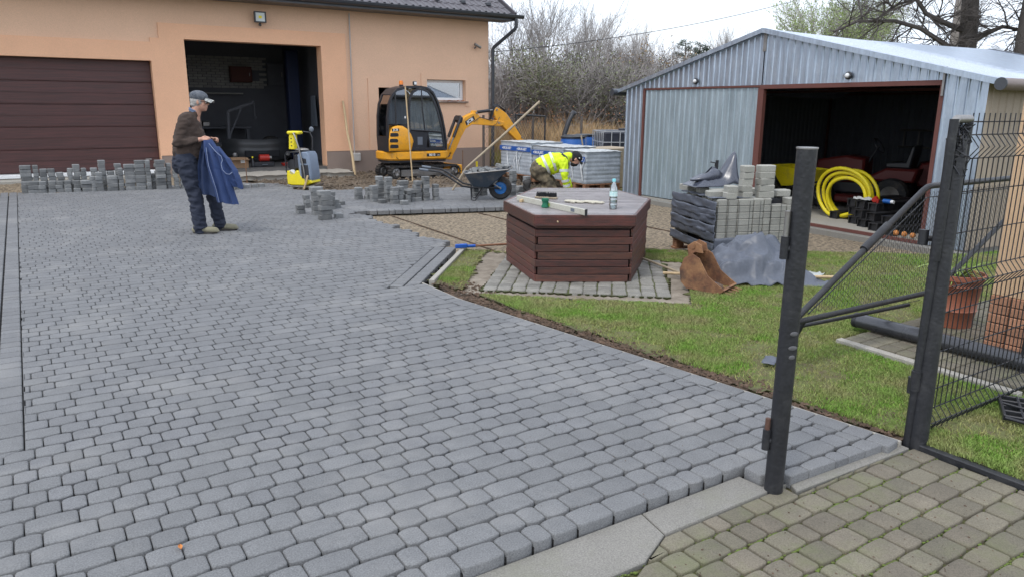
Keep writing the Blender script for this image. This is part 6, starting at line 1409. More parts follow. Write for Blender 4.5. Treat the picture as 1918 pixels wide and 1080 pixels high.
for k in range(16):
    x = random.uniform(-.52, .06); y = random.uniform(-.2, .2); z = .44+.06*random.random()+.09*(x+.4); 
    if k == 0: x, y, z = .0, -.1, .57
    if k == 1: x, y, z = .10, -.05, .56
    if k == 2: x, y, z = -.3, -.12, .49
    if k == 3: x, y, z = -.50, -.1, .46
    b = MB(); w_ = random.uniform(.04, .085); d = random.uniform(.04, .06); P = outline(2*w_, 2*d, .002, .015, .012); b.prism(P, -.03, .03, 'xy', b=.006)
    o = b.build('stone_piece', m_loose, None, 40); o.location = WBM @ Vector((x, y, z)); o.rotation_euler = (random.uniform(-.5, .5), random.uniform(-.6, .6), random.uniform(0, 3))
    tag(o, RB[k] if k < 4 else 'broken grey stone in the heap inside the wheelbarrow', 'stone', 'broken stones heaped in the wheelbarrow')
MB().box(-.5, -.05, -.18, .18, .27, .44, .05).build('load_core', m_loose, wb)
t = thing('long_pole', 'long weathered wooden pole leaning up behind the wheelbarrow toward the pallets', 'pole', (7.0, 12.4, 0)); 
MB().tube([(.0, -.1, .42), (.7, -.25, 1.0), (1.46, -.4, 1.65)], [.021, .024, .024], 10).tube([(-.25, 0, .0), (.0, -.1, .42)], .021, 8).build('pole', m_wood_o, t, 50)

# ---------------------------------------------------------------- wrapped pallets of stones
def wrap_mat():
    mt = mat('stretch_wrap', (.42, .46, .50), rough=.25, nscale=2.5, amt=.5, col2=(.28, .31, .35), bump=.2, bscale=30, spec=.8, grime=(.46, .50, .54), gscale=7, gamt=.6); return mt
m_wrap = wrap_mat()
m_band = mat('tape_blue', (.015, .09, .36), rough=.4)
def wrapped(lab, x, y, rz, w_, d, h, text=True, seed=0):
    t = thing('wrapped_pallet', lab, 'pallet load', (x, y, -.04), rz, 'film wrapped pallets of stones beside the shed')
    pallet(t, w_, d); b = MB()
    # stone layers bulge through the film: horizontal ridges
    def side(u_, v_):
        per = 2*(w_+d); s = u_*per; z = .13+(h-.13)*v_; bul = .006*abs(math.sin(PI*(z-.13)/.08))+.008*noise.noise((s*4, z*9, seed))
        r_ = .02
        if s < w_: p = (s, -bul, z)
        elif s < w_+d: p = (w_+bul, s-w_, z)
        elif s < 2*w_+d: p = (w_-(s-w_-d), d+bul, z)
        else: p = (-bul, d-(s-2*w_-d), z)
        return p
    b.grid(side, 96, 46, closeu=True); o = b.build('film', m_wrap, t, fixn=False)
    for p in o.data.polygons: p.use_smooth = True
    foil('film_top', lambda u_, v_: (-.02+(w_+.04)*u_, -.02+(d+.04)*v_, h+.012+.012*noise.noise((u_*7, v_*7, seed))-.06*(max(0, abs(u_-.5)-.47)+max(0, abs(v_-.5)-.47))*10*.3), 26, 26, mat('film_top', (.46, .48, .48), rough=.3, nscale=8, amt=.6, spec=.8) if 'film_top' not in bpy.data.materials else bpy.data.materials['film_top'], t, .004)
    # loose film folds
    for q in range(5):
        x_ = random.uniform(.1, w_-.1) if w_ > d else random.uniform(.05, d-.05); 
        P = [(-.022, x_, .18), (-.03, x_+.05, .42), (-.022, x_+.09*random.choice((-1, 1)), .64)]
        MB().tube(P, [.003, .012, .003], 6).build('film_fold', mat('film_white', (.75, .77, .78), rough=.3) if 'film_white' not in bpy.data.materials else bpy.data.materials['film_white'], t, 60)
    if text:
        MB().box(-.0235, -.0225, -.012, d+.012, h-.19, h-.09).build('tape', m_band, t)
        n_ = int(d/.42)
        for q in range(max(1, n_)):
            b = MB(); c_ = d*(q+.5)/max(1, n_); M_ = Matrix.Translation((-.0255, c_, h-.14)) @ Matrix(((0, 0, -1, 0), (-1, 0, 0, 0), (0, 1, 0, 0), (0, 0, 0, 1))); text_geo(b, 'BRUK-BET', .075, M_, .0006, 0, .002); b.build('lettering', m_wht, t, fixn=False)
        for q in range(max(1, n_)): MB().ell((-.0255, d*(q+.5)/max(1, n_)+.20, h-.14), (.001, .016, .02), 10).build('emblem', m_wht, t)
    return t
PR = math.atan2(-.05, 1)
wrapped('wrapped pallet of grey stones with cut blue tape, nearest the kneeling worker', 9.12, 11.36, -.14, .80, .86, .74, True, 1)
wrapped('wrapped pallet of grey stones with blue lettered tape, in the middle of the row', 9.24, 12.25, -.02, .85, 1.13, .78, True, 5)
wrapped('wrapped pallet of grey stones with blue lettered tape, farthest and nearest the workshop', 9.25, 13.42, .0, .85, 1.22, .82, True, 9)
# drums and the caged tank behind
for k, (x, y, lab) in enumerate(((10.72, 13.85, 'blue plastic drum standing leftmost behind the wrapped pallets'), (11.25, 14.45, 'blue plastic drum between the other two behind the pallets'), (11.85, 14.75, 'blue plastic drum standing beside the black caged tank'))):
    t = thing('blue_drum', lab, 'drum', (x, y, -.05), random.uniform(0, 3), 'blue drums behind the wrapped pallets')
    MB().lathe([(0, 0), (.27, 0), (.285, .03), (.29, .28), (.30, .29), (.29, .31), (.29, .58), (.30, .6), (.29, .62), (.28, .86), (.26, .9), (.27, .91), (.27, .94), (.25, .93), (0, .90)], n=28).build('body', m_bluep, t, 40)
    MB().lathe([(.272, .90), (.285, .90), (.285, .945), (.272, .945)], n=28).build('rim', m_cab, t, 40)
t = thing('caged_tank', 'black plastic tank in a pale metal cage behind the wrapped pallets', 'tank', (11.12, 13.25, -.05), -.45)
MB().box(.03, 1.17, .03, .97, .13, 1.08, .06).build('tank', m_ibc, t); MB().lathe([(.11, 1.08), (.11, 1.12), (0, 1.12)], (.6, .5, 0), 18).build('cap', m_ibc, t, 40)
m_cage = mat('cage_grey', (.42, .43, .44), rough=.5, metal=.4)
for z in (.14, .36, .58, .82, 1.06): MB().tube([(0, 0, z), (1.2, 0, z), (1.2, 1, z), (0, 1, z)], .011, 6, closed=True).build('cage_bar', m_cage, t)
for q in range(7):
    for yy in (0, 1): MB().rod((q*.2, yy, .12), (q*.2, yy, 1.07), .011, n=6).build('cage_bar', m_cage, t)
for q in range(1, 6):
    for xx in (0, 1.2): MB().rod((xx, q/6, .12), (xx, q/6, 1.07), .011, n=6).build('cage_bar', m_cage, t)
for q in (0, .45, .9): MB().box(-.02, 1.22, q, q+.1, 0, .12).build('skid', m_cage, t)
o = MB().tube([(11.3, 15.2, -.1), (11.5, 15.2, .9), (11.62, 15.2, 1.2), (11.74, 15.2, 1.38)], .062, 12).tube([(11.72, 15.2, 1.36), (11.76, 15.2, 1.41), (11.80, 15.2, 1.38)], .065, 10).build('black_pipe', m_cab, None, 50); tag(o, 'black curved pipe end sticking up between the drums and the caged tank', 'pipe')
o = MB().tube([(10.75, 13.3, -.05), (10.62, 13.42, .93)], .018, 8).build('wooden_stick', m_wood_o, None); tag(o, 'thin stick leaning against the blue drums', 'stick')
o = MB().box(9.9, 10.9, 11.9, 12.7, -.1, .72, .01).build('board_stack', m_wood_o, None); tag(o, 'weathered board stack behind the nearest wrapped pallet beside the shed', 'board stack')

# wire fence with posts, far side
fn_ = thing('wire_fence', 'rusty wire mesh fence before the tall dry grass', 'fence', (12.0, 16.9, 0), math.atan2(-3.4, 6.8))
for k in range(9):
    x = -1.6+k*1.35
    MB().rod((x, 0, -.15), (x, 0, 1.32), .034, n=8).build('post', m_bark, fn_, 50)
b = MB()
for i in range(-14, 110):
    for dirn in (1, -1):
        run = []
        for k in range(13):
            z = k*.09; x = -1.6+i*.09+dirn*k*.045*2*.5
            if -1.6 <= x <= 9.2: run.append((x, 0, z))
        if len(run) > 1: b.rod(run[0], run[-1], .0032, n=3, caps=False)
b.build('mesh', mat('fence_wire', (.30, .24, .17), rough=.8), fn_, kind='stuff')
t = thing('wicket_gate', 'dark framed mesh gate panel behind the excavator arm', 'gate', (11.15, 16.9, 0), -.2)
for P in (((0, 0, 0), (0, 0, 1.36)), ((.85, 0, 0), (.85, 0, 1.32)), ((0, 0, 1.34), (.85, 0, 1.30)), ((0, 0, .1), (.85, 0, .1))): MB().rod(P[0], P[1], .025, n=8).build('frame_tube', m_black, t, 50)
b = MB()
for i in range(-12, 14):
    for s in (1, -1):
        x0 = i*.07; pts_ = [(x0+s*k*.035, 0, .1+k*.07) for k in range(18)]; pts_ = [p for p in pts_ if 0 < p[0] < .85]
        if len(pts_) > 1: b.rod(pts_[0], pts_[-1], .003, n=3, caps=False)
b.build('mesh', m_wire, t, kind='stuff')
o = MB().tube([(x, 22, 3.30+.0+ (x-13.44)*.115+ .0042*(x-13.44)**2) for x in np.linspace(9, 40, 40)], .012, 5).build('overhead_wire', m_black, None, 60); tag(o, 'thin overhead wire crossing the pale sky from the roof edge', 'wire')

# excavator bucket on the grass
t = thing('excavator_bucket', 'rusty muddy excavator bucket lying on the grass beside the grey tarp', 'excavator bucket', (4.96, 4.51, -.02), math.radians(-68)); t.scale = (.87, .87, .9)
pb = [(-.06, .02), (.28, .0), (.34, .05), (.26, .10), (.16, .17), (.06, .33), (-.02, .37), (-.10, .32), (-.14, .20), (-.12, .08)]
b = MB(); W_ = .19
for y in (-W_, W_-.012): b.prism(pb, y, y+.012, 'xz', b=.002)
sp = MB(); P = [(.34, .05), (.28, .0), (-.06, .02), (-.12, .08), (-.14, .20), (-.10, .32), (-.02, .37)]; n_ = len(P); ip = [(x*.93+.005, z*.93+.012) for x, z in P]
sp.add([(x, -W_, z) for x, z in P]+[(x, W_, z) for x, z in P]+[(x, W_, z) for x, z in ip]+[(x, -W_, z) for x, z in ip], [(k, k+1, n_+k+1, n_+k) for k in range(n_-1)]+[(2*n_+k, 2*n_+k+1, 3*n_+k+1, 3*n_+k) for k in range(n_-1)]+[(0, n_, 2*n_, 3*n_)])
b.build('side_plate', m_rust, t, 40); sp.build('shell', m_rust, t, 30)
for y in (-.07, .06): MB().prism([(-.10, .30), (-.12, .42), (-.05, .47), (.03, .44), (.05, .36), (-.02, .36)], y, y+.018, 'xz', b=.003).build('lug', m_rust, t); MB().rod((-.06, y-.01, .42), (-.06, y+.028, .42), .026, n=12).build('bush', m_rust, t, 40)
for k in range(4): MB().prism([(.26, -.005), (.40, -.0), (.41, .012), (.28, .035)], -.155+k*.094, -.125+k*.094, 'xz', b=.003).build('tooth', m_rust, t)
b = MB(); b.ell((.14, 0, .03), (.12, .13, .035), 12); b.build('mud_lump', m_soil, t, 60)
# ---------------------------------------------------------------- people (local x: forward, y: to the person's left, z up)
def head(b, c, fwd=0., tilt=0., s=1.):
    """skull, face, nose, chin, ears as blobs; c is the head centre, tilt pitches it forward"""
    M_ = Matrix.Translation(c) @ Matrix.Rotation(fwd, 4, 'Z') @ Matrix.Rotation(tilt, 4, 'Y')
    def e(p, r): b.ell((0, 0, 0), [q*s for q in r], 16, X=M_ @ Matrix.Translation([q*s for q in p]))
    e((-.012, 0, .02), (.096, .074, .095)); e((.028, 0, -.045), (.062, .056, .070)); e((.058, 0, -.088), (.028, .026, .022)); e((.072, 0, .012), (.022, .045, .012))
    b.prism([(.075, -.035), (.112, -.030), (.108, -.018), (.080, .012)], -.011*s, .011*s, 'xz', X=M_ @ Matrix.Diagonal((s, 1, s, 1)))
    e((.078, 0, -.056), (.014, .022, .006)); e((.080, 0, -.068), (.013, .020, .007))
    for q in (-1, 1): e((.0, q*.074, -.012), (.017, .009, .030)); e((.05, q*.034, -.028), (.026, .022, .022))
    return M_
def face_bits(parent, M_, skinm):
    wht, drk = bpy.data.materials.get('eye_white') or mat('eye_white', (.7, .68, .65), rough=.3), bpy.data.materials.get('eye_dark') or mat('eye_dark', (.02, .015, .012), rough=.2)
    for q in (-1, 1):
        MB().ell((.082, q*.031, -.002), (.009, .012, .007), 10, X=M_).build('eye', wht, parent, 60); MB().ell((.0895, q*.031, -.002), (.003, .005, .005), 8, X=M_).build('pupil', drk, parent, 60)
        MB().ell((.089, q*.032, .017), (.006, .018, .004), 8, X=M_).build('eyebrow', m_hair if skinm == 'old' else drk, parent, 60)
    MB().ell((.091, 0, -.063), (.004, .018, .0022), 8, X=M_).build('mouth', mat('lips', (.32, .12, .10), rough=.5) if 'lips' not in bpy.data.materials else bpy.data.materials['lips'], parent, 60)
def hand(b, wrist, fwd, up, side, curl=.6, s=1.):
    """palm and five bent fingers; fwd along the fingers, up = back of hand, side = thumb side"""
    f, u, d = Vector(fwd).normalized(), Vector(up).normalized(), Vector(side).normalized(); w0 = Vector(wrist)
    capsule(b, w0, w0+f*.075*s, .024*s, .036*s, .5, u); 
    for k, L_ in enumerate((.068, .076, .071, .056)):
        r_ = w0+f*.078*s+d*(.030-.020*k)*s; a = curl; p = r_; dr_ = f
        for j, seg in enumerate((.45, .32, .23)):
            dr2 = (f*math.cos(a*(j+.5))-u*math.sin(a*(j+.5))).normalized(); q = p+dr2*L_*seg*s; capsule(b, p, q, (.0095-.0008*j)*s, (.009-.0008*j)*s, n=8); p = q
    t0 = w0+f*.02*s+d*.030*s; t1 = t0+(f*.6+d*.7-u*.2).normalized()*.038*s; t2 = t1+(f*.85-u*.45+d*.05).normalized()*.032*s
    capsule(b, t0, t1, .013*s, .011*s, n=8); capsule(b, t1, t2, .011*s, .009*s, n=8)
def shoe(parent, toe, heel, h=.1, mt=None, roll=0):
    toe, heel = Vector(toe), Vector(heel); d = (toe-heel).normalized(); b = MB(); z = Vector((0, 0, 1))
    capsule(b, heel+z*.045, heel+d*.10+z*.06, .045, .046, .9, (d.y, -d.x, 0)); capsule(b, heel+d*.08+z*.05, toe-d*.05+z*.04, .047, .044, .9, z); capsule(b, toe-d*.07+z*.035, toe-d*.03+z*.03, .046, .036, .75, z); capsule(b, heel+d*.03+z*.06, heel+d*.03+z*h, .045, .05)
    for k in range(len(b.v)): 
        if b.v[k][2] < heel.z+.012: b.v[k] = (b.v[k][0], b.v[k][1], heel.z+.012)
    o = blob('shoe', b, .009, mt, parent, .002, 20); sb = MB(); n_ = Vector((d.y, -d.x, 0)); P = []
    for a in np.linspace(0, 2*PI, 18, endpoint=False): c_ = heel+d*(.115+.15*math.cos(a)*.98)+n_*(.045*math.sin(a)); P.append((c_.x, c_.y))
    MB().prism(P, heel.z, heel.z+.024, 'xy', b=.004).build('sole', m_sole, o, 60); return o
# old man with cap and jacket
om = thing('person', 'old man in brown sweater, dark trousers and patterned cap, holding a blue jacket out', 'person', (1.80, 9.76, 0), math.radians(-33.2+4))
b = MB(); HM = head(b, Vector((.075, 0, 1.585)), 0, .12)
capsule(b, (.0, 0, 1.42), (.045, 0, 1.53), .062, .056)
capsule(b, (.02, -.19, 1.13), (.10, -.17, 1.145), .030, .026); hand(b, (.09, -.165, 1.145), (1, .15, .12), (.0, -.6, .8), (0, .8, .6), 1.15)
capsule(b, (.06, .15, 1.10), (.12, .13, 1.13), .030, .026); hand(b, (.11, .13, 1.13), (1, -.15, .1), (0, .5, .85), (0, -.85, .5), 1.15)
capsule(b, (-.05, 0, 1.2), (.0, 0, 1.42), .09, .06)
body = blob('body', b, .0065, m_skin, om, 0, sm=3)
face_bits(om, HM, 'old')
hb = MB()
hb.ell((-.022, 0, .005), (.094, .079, .080), 18, X=HM); hb.ell((-.055, 0, -.045), (.055, .066, .040), 14, X=HM)
for q in (-1, 1): hb.ell((.012, q*.068, -.004), (.016, .012, .032), 10, X=HM)
blob('hair', hb, .007, m_hair, om, .004, 30)
cbm = MB(); cbm.ell((-.015, 0, .055), (.110, .088, .072), 20, X=HM); 
for i in range(len(cbm.v)): pass
capm = blob('cap', cbm, .008, m_cap, om, .001, 10)
vb = MB(); vb.grid(lambda u_, v_: (.075+.095*v_-.02*abs(u_-.5)*2*v_, (u_-.5)*.145*(1-.25*v_*v_), .052-.022*v_-.030*(abs(u_-.5)*2)**2), 13, 7, X=HM); v_o = vb.build('visor', mat('visor_pattern', (.50, .50, .46), rough=.9, nscale=40, amt=.9, col2=(.12, .13, .14), coord='obj'), capm, 60); s_ = v_o.modifiers.new('s', 'SOLIDIFY'); s_.thickness = .006
gb = MB()
for q in (-1, 1):
    gb.tube([(.098+.001*math.cos(a), q*.033+.024*math.cos(a), .0+.018*math.sin(a)) for a in np.linspace(0, 2*PI, 16, endpoint=False)], .003, 6, closed=True, X=HM); gb.rod((.098, q*.056, .006), (.0, q*.080, .008), .0028, n=6, X=HM)
gb.rod((.10, -.01, .004), (.10, .01, .004), .003, n=6, X=HM); gb.build('glasses', m_cab, om, 60)
for q in (-1, 1): MB().ell((.0975, q*.033, .0), (.001, .022, .016), 12, X=HM).build('lens', m_cabglass_d, om, 60)
b = MB()   # sweater
capsule(b, (-.13, 0, .96), (-.105, 0, 1.16), .165, .165, 1.12, (0, 1, 0)); capsule(b, (-.105, 0, 1.12), (-.07, 0, 1.33), .165, .135, 1.25, (0, 1, 0)); capsule(b, (-.06, -.11, 1.375), (-.06, .11, 1.375), .085, .085); capsule(b, (-.03, 0, 1.38), (.0, 0, 1.44), .085, .068)
capsule(b, (-.07, -.165, 1.37), (-.155, -.225, 1.10), .072, .060); capsule(b, (-.155, -.225, 1.10), (.045, -.185, 1.135), .058, .042)
capsule(b, (-.07, .165, 1.37), (-.10, .22, 1.11), .072, .060); capsule(b, (-.10, .22, 1.11), (.08, .145, 1.12), .058, .042); capsule(b, (-.04, 0, .98), (-.02, 0, 1.2), .12, .12, 1.2, (0, 1, 0))
blob('sweater', b, .011, m_brown, om, .020, 7, 3, (1, 1, 1.5))
cb_ = MB(); cb_.tube([(-.0+.055*math.cos(a), .056*math.sin(a), 1.455+.022*-math.cos(a)+.01) for a in np.linspace(0, 2*PI, 22, endpoint=False)],   .009, 8, closed=True); cb_.tube([(.005+.056*math.cos(a), .056*math.sin(a), 1.472-.025*math.cos(a)+.01) for a in np.linspace(0, 2*PI, 22, endpoint=False)], .010, 8, closed=True); cb_.build('shirt_collar', mat('shirt_blue', (.14, .19, .30), rough=.9), om, 60)
b = MB()   # trousers
capsule(b, (-.13, 0, .86), (-.12, 0, 1.0), .165, .160, 1.1, (0, 1, 0)); capsule(b, (-.17, 0, .84), (-.14, 0, .92), .15, .15, 1.1, (0, 1, 0))
capsule(b, (-.12, -.085, .88), (-.05, -.095, .50), .135, .090); capsule(b, (-.05, -.095, .50), (-.03, -.10, .10), .088, .078); capsule(b, (-.03, -.10, .13), (-.02, -.10, .065), .080, .082)
capsule(b, (-.11, .085, .88), (.09, .10, .52), .135, .088); capsule(b, (.09, .10, .52), (.135, .13, .10), .086, .074); capsule(b, (.135, .13, .12), (.14, .13, .065), .076, .078)
blob('trousers', b, .011, m_navy, om, .026, 6.5, 3, (1, 1, 1.9))
shoe(om, (.20, -.10, .0), (-.085, -.10, .0), .10, m_shoe); shoe(om, (.36, .15, .0), (.085, .13, .0), .10, m_shoe)
# the jacket hangs from the man's hand
jk = thing('jacket', 'dark blue work jacket with pale piping hanging from the hand of the old man', 'jacket', tuple(Matrix.Translation(om.location) @ Matrix.Rotation(om.rotation_euler.z, 4, 'Z') @ Vector((.15, -.14, .0))), om.rotation_euler.z)
def drape(name, mt, path, seed, parent, folds=3):
    # path rows: centre x, y, z, half width (x), half depth (y); a hanging double layer of cloth with lengthwise folds
    K = len(path)-1
    def fn(u_, v_):
        k = min(int(v_*K), K-1); f_ = v_*K-k; f_ = f_*f_*(3-2*f_); c = [path[k][q]*(1-f_)+path[k+1][q]*f_ for q in range(5)]
        a = u_*2*PI; ca, sa = math.cos(a), math.sin(a); x = c[3]*(abs(ca)**.8)*(1 if ca > 0 else -1); fold = .5*c[4]*math.sin(folds*PI*ca+seed+v_*1.5)*min(1, v_*3)+.012*noise.noise((ca*3+seed, v_*7, sa))
        y = c[4]*(abs(sa)**.6)*(1 if sa > 0 else -1)+fold; return (c[0]+x, c[1]+y, c[2]+.014*noise.noise((ca*2, v_*9, seed))-.02*v_*ca)
    b = MB().grid(fn, 44, 34, closeu=True); n_ = 44; b.f.append(tuple(reversed(range(n_)))); b.m.append(0); b.var.append(0); b.f.append(tuple(range(33*n_, 34*n_))); b.m.append(0); b.var.append(0)
    o = b.build(name, mt, parent, 50); return o
drape('lining_side', mat('jacket_lining', (.022, .04, .10), rough=.9, coord='obj'), [(.0, .02, 1.15, .045, .03), (.01, .03, 1.02, .085, .045), (.0, .04, .82, .125, .05), (.0, .04, .62, .14, .05), (.01, .04, .47, .145, .045)], 1, jk)
fr2 = drape('front_side', m_blue, [(.03, -.02, 1.14, .05, .03), (.07, -.03, 1.00, .095, .045), (.12, -.04, .80, .12, .045), (.165, -.05, .60, .115, .045), (.21, -.05, .385, .125, .04)], 4, jk)
drape('sleeve', m_blue, [(.10, .0, 1.06, .05, .03), (.19, .0, .92, .065, .045), (.26, .0, .78, .075, .05), (.30, .0, .66, .072, .05), (.33, .0, .575, .06, .045)], 7, fr2, 2)
pip_ = mat('piping_pale', (.26, .31, .45), rough=.7)
MB().tube([(.06, -.088, 1.10), (.14, -.10, 1.0), (.19, -.085, .95), (.20, -.085, .90), (.185, -.10, .86), (.20, -.11, .79), (.235, -.10, .745), (.27, -.09, .735), (.30, -.07, .76)], .004, 6).build('piping', pip_, fr2, 60)
MB().tube([(.02, -.075, 1.05), (.03, -.09, .92), (.04, -.105, .84), (.075, -.115, .70), (.105, -.11, .56), (.125, -.10, .40)], .0035, 6).build('piping', pip_, fr2, 60)

# kneeling worker in hi-vis
wk = thing('person', 'worker in a yellow reflective jacket and black cap kneeling on a red mat', 'person', (7.98, 10.87, 0), math.radians(-33.2+3)); wk.scale = (1.05, 1.05, 1.05)
b = MB(); HM = head(b, Vector((.385, 0, .615)), -.05, .75)
capsule(b, (.22, 0, .62), (.33, 0, .625), .062, .058); capsule(b, (.0, 0, .55), (.22, 0, .62), .1, .07)
for q, hx in ((-1, .235), (1, .33)): capsule(b, (hx-.005, q*.17, .12), (hx, q*.17, .08), .026, .025)
blob('body', b, .007, m_skin, wk, 0, sm=3); face_bits(wk, HM, 'young')
for q, hx in ((-1, .235), (1, .33)):
    gb = MB(); hand(gb, (hx, q*.17, .095), (.75, 0, -.66), (.7, 0, .7), (0, -q, 0), .35, 1.05); blob('work_glove', gb, .0065, m_boot, wk, 0, sm=2)
hb = MB(); hb.ell((-.03, 0, -.005), (.082, .078, .075), 16, X=HM); blob('hair', hb, .008, m_capk, wk, .002, 30)
hb = MB(); hb.ell((-.012, 0, .05), (.110, .088, .072), 20, X=HM); cp = blob('cap', hb, .008, m_capk, wk, .001, 10)
vb = MB(); vb.grid(lambda u_, v_: (.075+.085*v_-.02*abs(u_-.5)*2*v_, (u_-.5)*.145*(1-.25*v_*v_), .045-.02*v_-.030*(abs(u_-.5)*2)**2), 13, 7, X=HM); v_o = vb.build('visor', m_capk, cp, 60); s_ = v_o.modifiers.new('s', 'SOLIDIFY'); s_.thickness = .006
MB().box(-.01, .01, -.0905, -.0855, .045, .06, X=HM @ Matrix.Translation((.03, .004, 0))).build('logo', m_wht, cp)
hb = MB(); capsule(hb, (.065, 0, -.065), (.03, 0, -.095), .04, .045, 1.2, (0, 1, 0), n=12); hb.v = [tuple(HM @ Vector(v)) for v in hb.v]; blob('beard', hb, .007, m_capk, wk, .002, 30)
b = MB()   # jacket
capsule(b, (-.20, 0, .47), (-.02, 0, .555), .165, .165, 1.12, (0, 1, 0)); capsule(b, (-.02, 0, .555), (.17, 0, .595), .165, .125, 1.2, (0, 1, 0)); capsule(b, (.17, -.10, .60), (.17, .10, .60), .09, .09); capsule(b, (.17, 0, .62), (.27, 0, .65), .085, .075); capsule(b, (-.03, 0, .46), (.12, 0, .50), .12, .11, 1.2, (0, 1, 0))
capsule(b, (.16, -.18, .585), (.17, -.22, .36), .078, .064); capsule(b, (.17, -.22, .36), (.225, -.18, .13), .060, .047)
capsule(b, (.17, .18, .585), (.23, .22, .36), .078, .062); capsule(b, (.23, .22, .36), (.325, .18, .13), .058, .046)
jkk = blob('jacket', b, .010, m_hivis, wk, .022, 8, 3)
def hoop(c, nrm, ra, rb, r_, name='reflective_band'):
    c, nrm = Vector(c), Vector(nrm).normalized(); sd = Vector((0, 1, 0)); sd = (sd-nrm*sd.dot(nrm)).normalized(); u_ = nrm.cross(sd); pts_ = [c+sd*math.cos(a)*ra+u_*math.sin(a)*rb for a in np.linspace(0, 2*PI, 40, endpoint=False)]
    b = MB(); vs = []
    for p in pts_:
        o_ = (p-c).normalized()
        for k in (-1, 1): vs.append(p+nrm*.022*k+o_*.003)
    n_ = len(pts_); b.add(vs, [(2*i, 2*((i+1) % n_), 2*((i+1) % n_)+1, 2*i+1) for i in range(n_)]); b.build(name, m_refl, jkk, 60)
hoop((-.13, 0, .505), (1, 0, .45), .188, .178, 0); hoop((-.01, 0, .555), (1, 0, .35), .190, .176, 0)
hoop((.165, -.20, .43), (0, -.12, -1), .075, .079, 0); hoop((.19, -.205, .27), (.2, .15, -1), .066, .066, 0); hoop((.212, -.19, .185), (.2, .15, -1), .062, .061, 0)
hoop((.19, .205, .43), (.2, .12, -1), .076, .078, 0); hoop((.26, .205, .28), (.35, -.15, -1), .066, .064, 0)
MB().tube([(.13, -.145, .705), (.20, -.19, .655), (.235, -.20, .56), (.24, -.185, .47)], .018, 8).build('shoulder_patch', m_cab, jkk, 60)
b = MB()   # trousers: kneeling, thighs almost upright, shins flat
capsule(b, (-.23, -.06, .40), (-.23, .06, .40), .165, .165); capsule(b, (-.24, 0, .44), (-.16, 0, .48), .16, .15, 1.1, (0, 1, 0))
for q, kx in ((-1, -.02), (1, .08)):
    capsule(b, (-.22, q*.09, .38), (kx, q*.11, .105), .125, .092); capsule(b, (kx, q*.11, .10), (-.36, q*.10, .085), .090, .068)
blob('trousers', b, .011, m_camo, wk, .024, 7, 3)
MB().ell((-.19, -.05, .56), (.06, .11, .035), 12).build('waistband', m_boot, wk, 60)
for q in (-1, 1):
    b = MB(); x0 = -.38+.0*q; capsule(b, (x0+.04, q*.10, .075), (x0-.06, q*.10, .075), .055, .052); capsule(b, (x0-.06, q*.10, .08), (x0-.085, q*.10, .20), .050, .046); capsule(b, (x0-.085, q*.10, .12), (x0-.03, q*.10, .23), .046, .040); capsule(b, (x0-.09, q*.10, .05), (x0-.02, q*.10, .045), .042, .04)
    blob('boot', b, .009, m_boot, wk, .003, 20)
t = thing('kneeling_mat', 'flat dark red kneeling mat under the worker on the paving', 'mat', (8.0, 10.82, .002), math.radians(-33.2)); 
foil('mat', lambda u_, v_: ((u_-.5)*.78+.05, (v_-.5)*.52, .014+.012*noise.noise((u_*4, v_*4, 2))), 20, 12, m_redmat, t, .02)
# ---------------------------------------------------------------- trees, thicket, dry grass
def grow(b, p, d, L_, r, lv, maxlv, spread, upb, rnd, leaf=None, droop=0., twig_r=.006):
    n_ = 3 if lv < 2 else 2; q = p
    for k in range(n_):
        d = (d+Vector((rnd.gauss(0, .13), rnd.gauss(0, .13), rnd.gauss(0, .10)+upb*.12-droop*.1))).normalized(); q2 = q+d*L_/n_; r2 = r*(1-.28/n_*1.2)
        b.rod(q, q2, r, r2, n=6 if lv == 0 else (4 if lv < 3 else 3), caps=False)
        if lv >= 1 or k > 0:
            for c in range(2 if lv < maxlv-1 else 1):
                if lv < maxlv:
                    a = d.orthogonal().normalized(); a = Matrix.Rotation(rnd.uniform(0, 2*PI), 3, d) @ a; dd = (d+a*spread*rnd.uniform(.6, 1.3)+Vector((0, 0, upb*.35))).normalized()
                    grow(b, q2, dd, L_*rnd.uniform(.52, .78), max(r2*rnd.uniform(.42, .6), twig_r), lv+1, maxlv, spread, upb, rnd, leaf, droop, twig_r)
        q = q2; r = r2
    if lv < maxlv: grow(b, q, d, L_*.72, max(r*.8, twig_r), lv+1, maxlv, spread, upb, rnd, leaf, droop, twig_r)
    if leaf is not None and lv >= maxlv-1:
        for c in range(leaf[1]):
            s = leaf[2]*rnd.uniform(.5, 1.2); c_ = q-d*rnd.random()*L_+Vector((rnd.gauss(0, .05), rnd.gauss(0, .05), rnd.gauss(0, .05))); n1 = Vector((rnd.gauss(0, 1), rnd.gauss(0, 1), rnd.gauss(0, 1))).normalized(); n2 = n1.orthogonal().normalized()
            leaf[0].add([c_+n1*s, c_+n2*s*.6, c_-n1*s, c_-n2*s*.6], [(0, 1, 2, 3)])
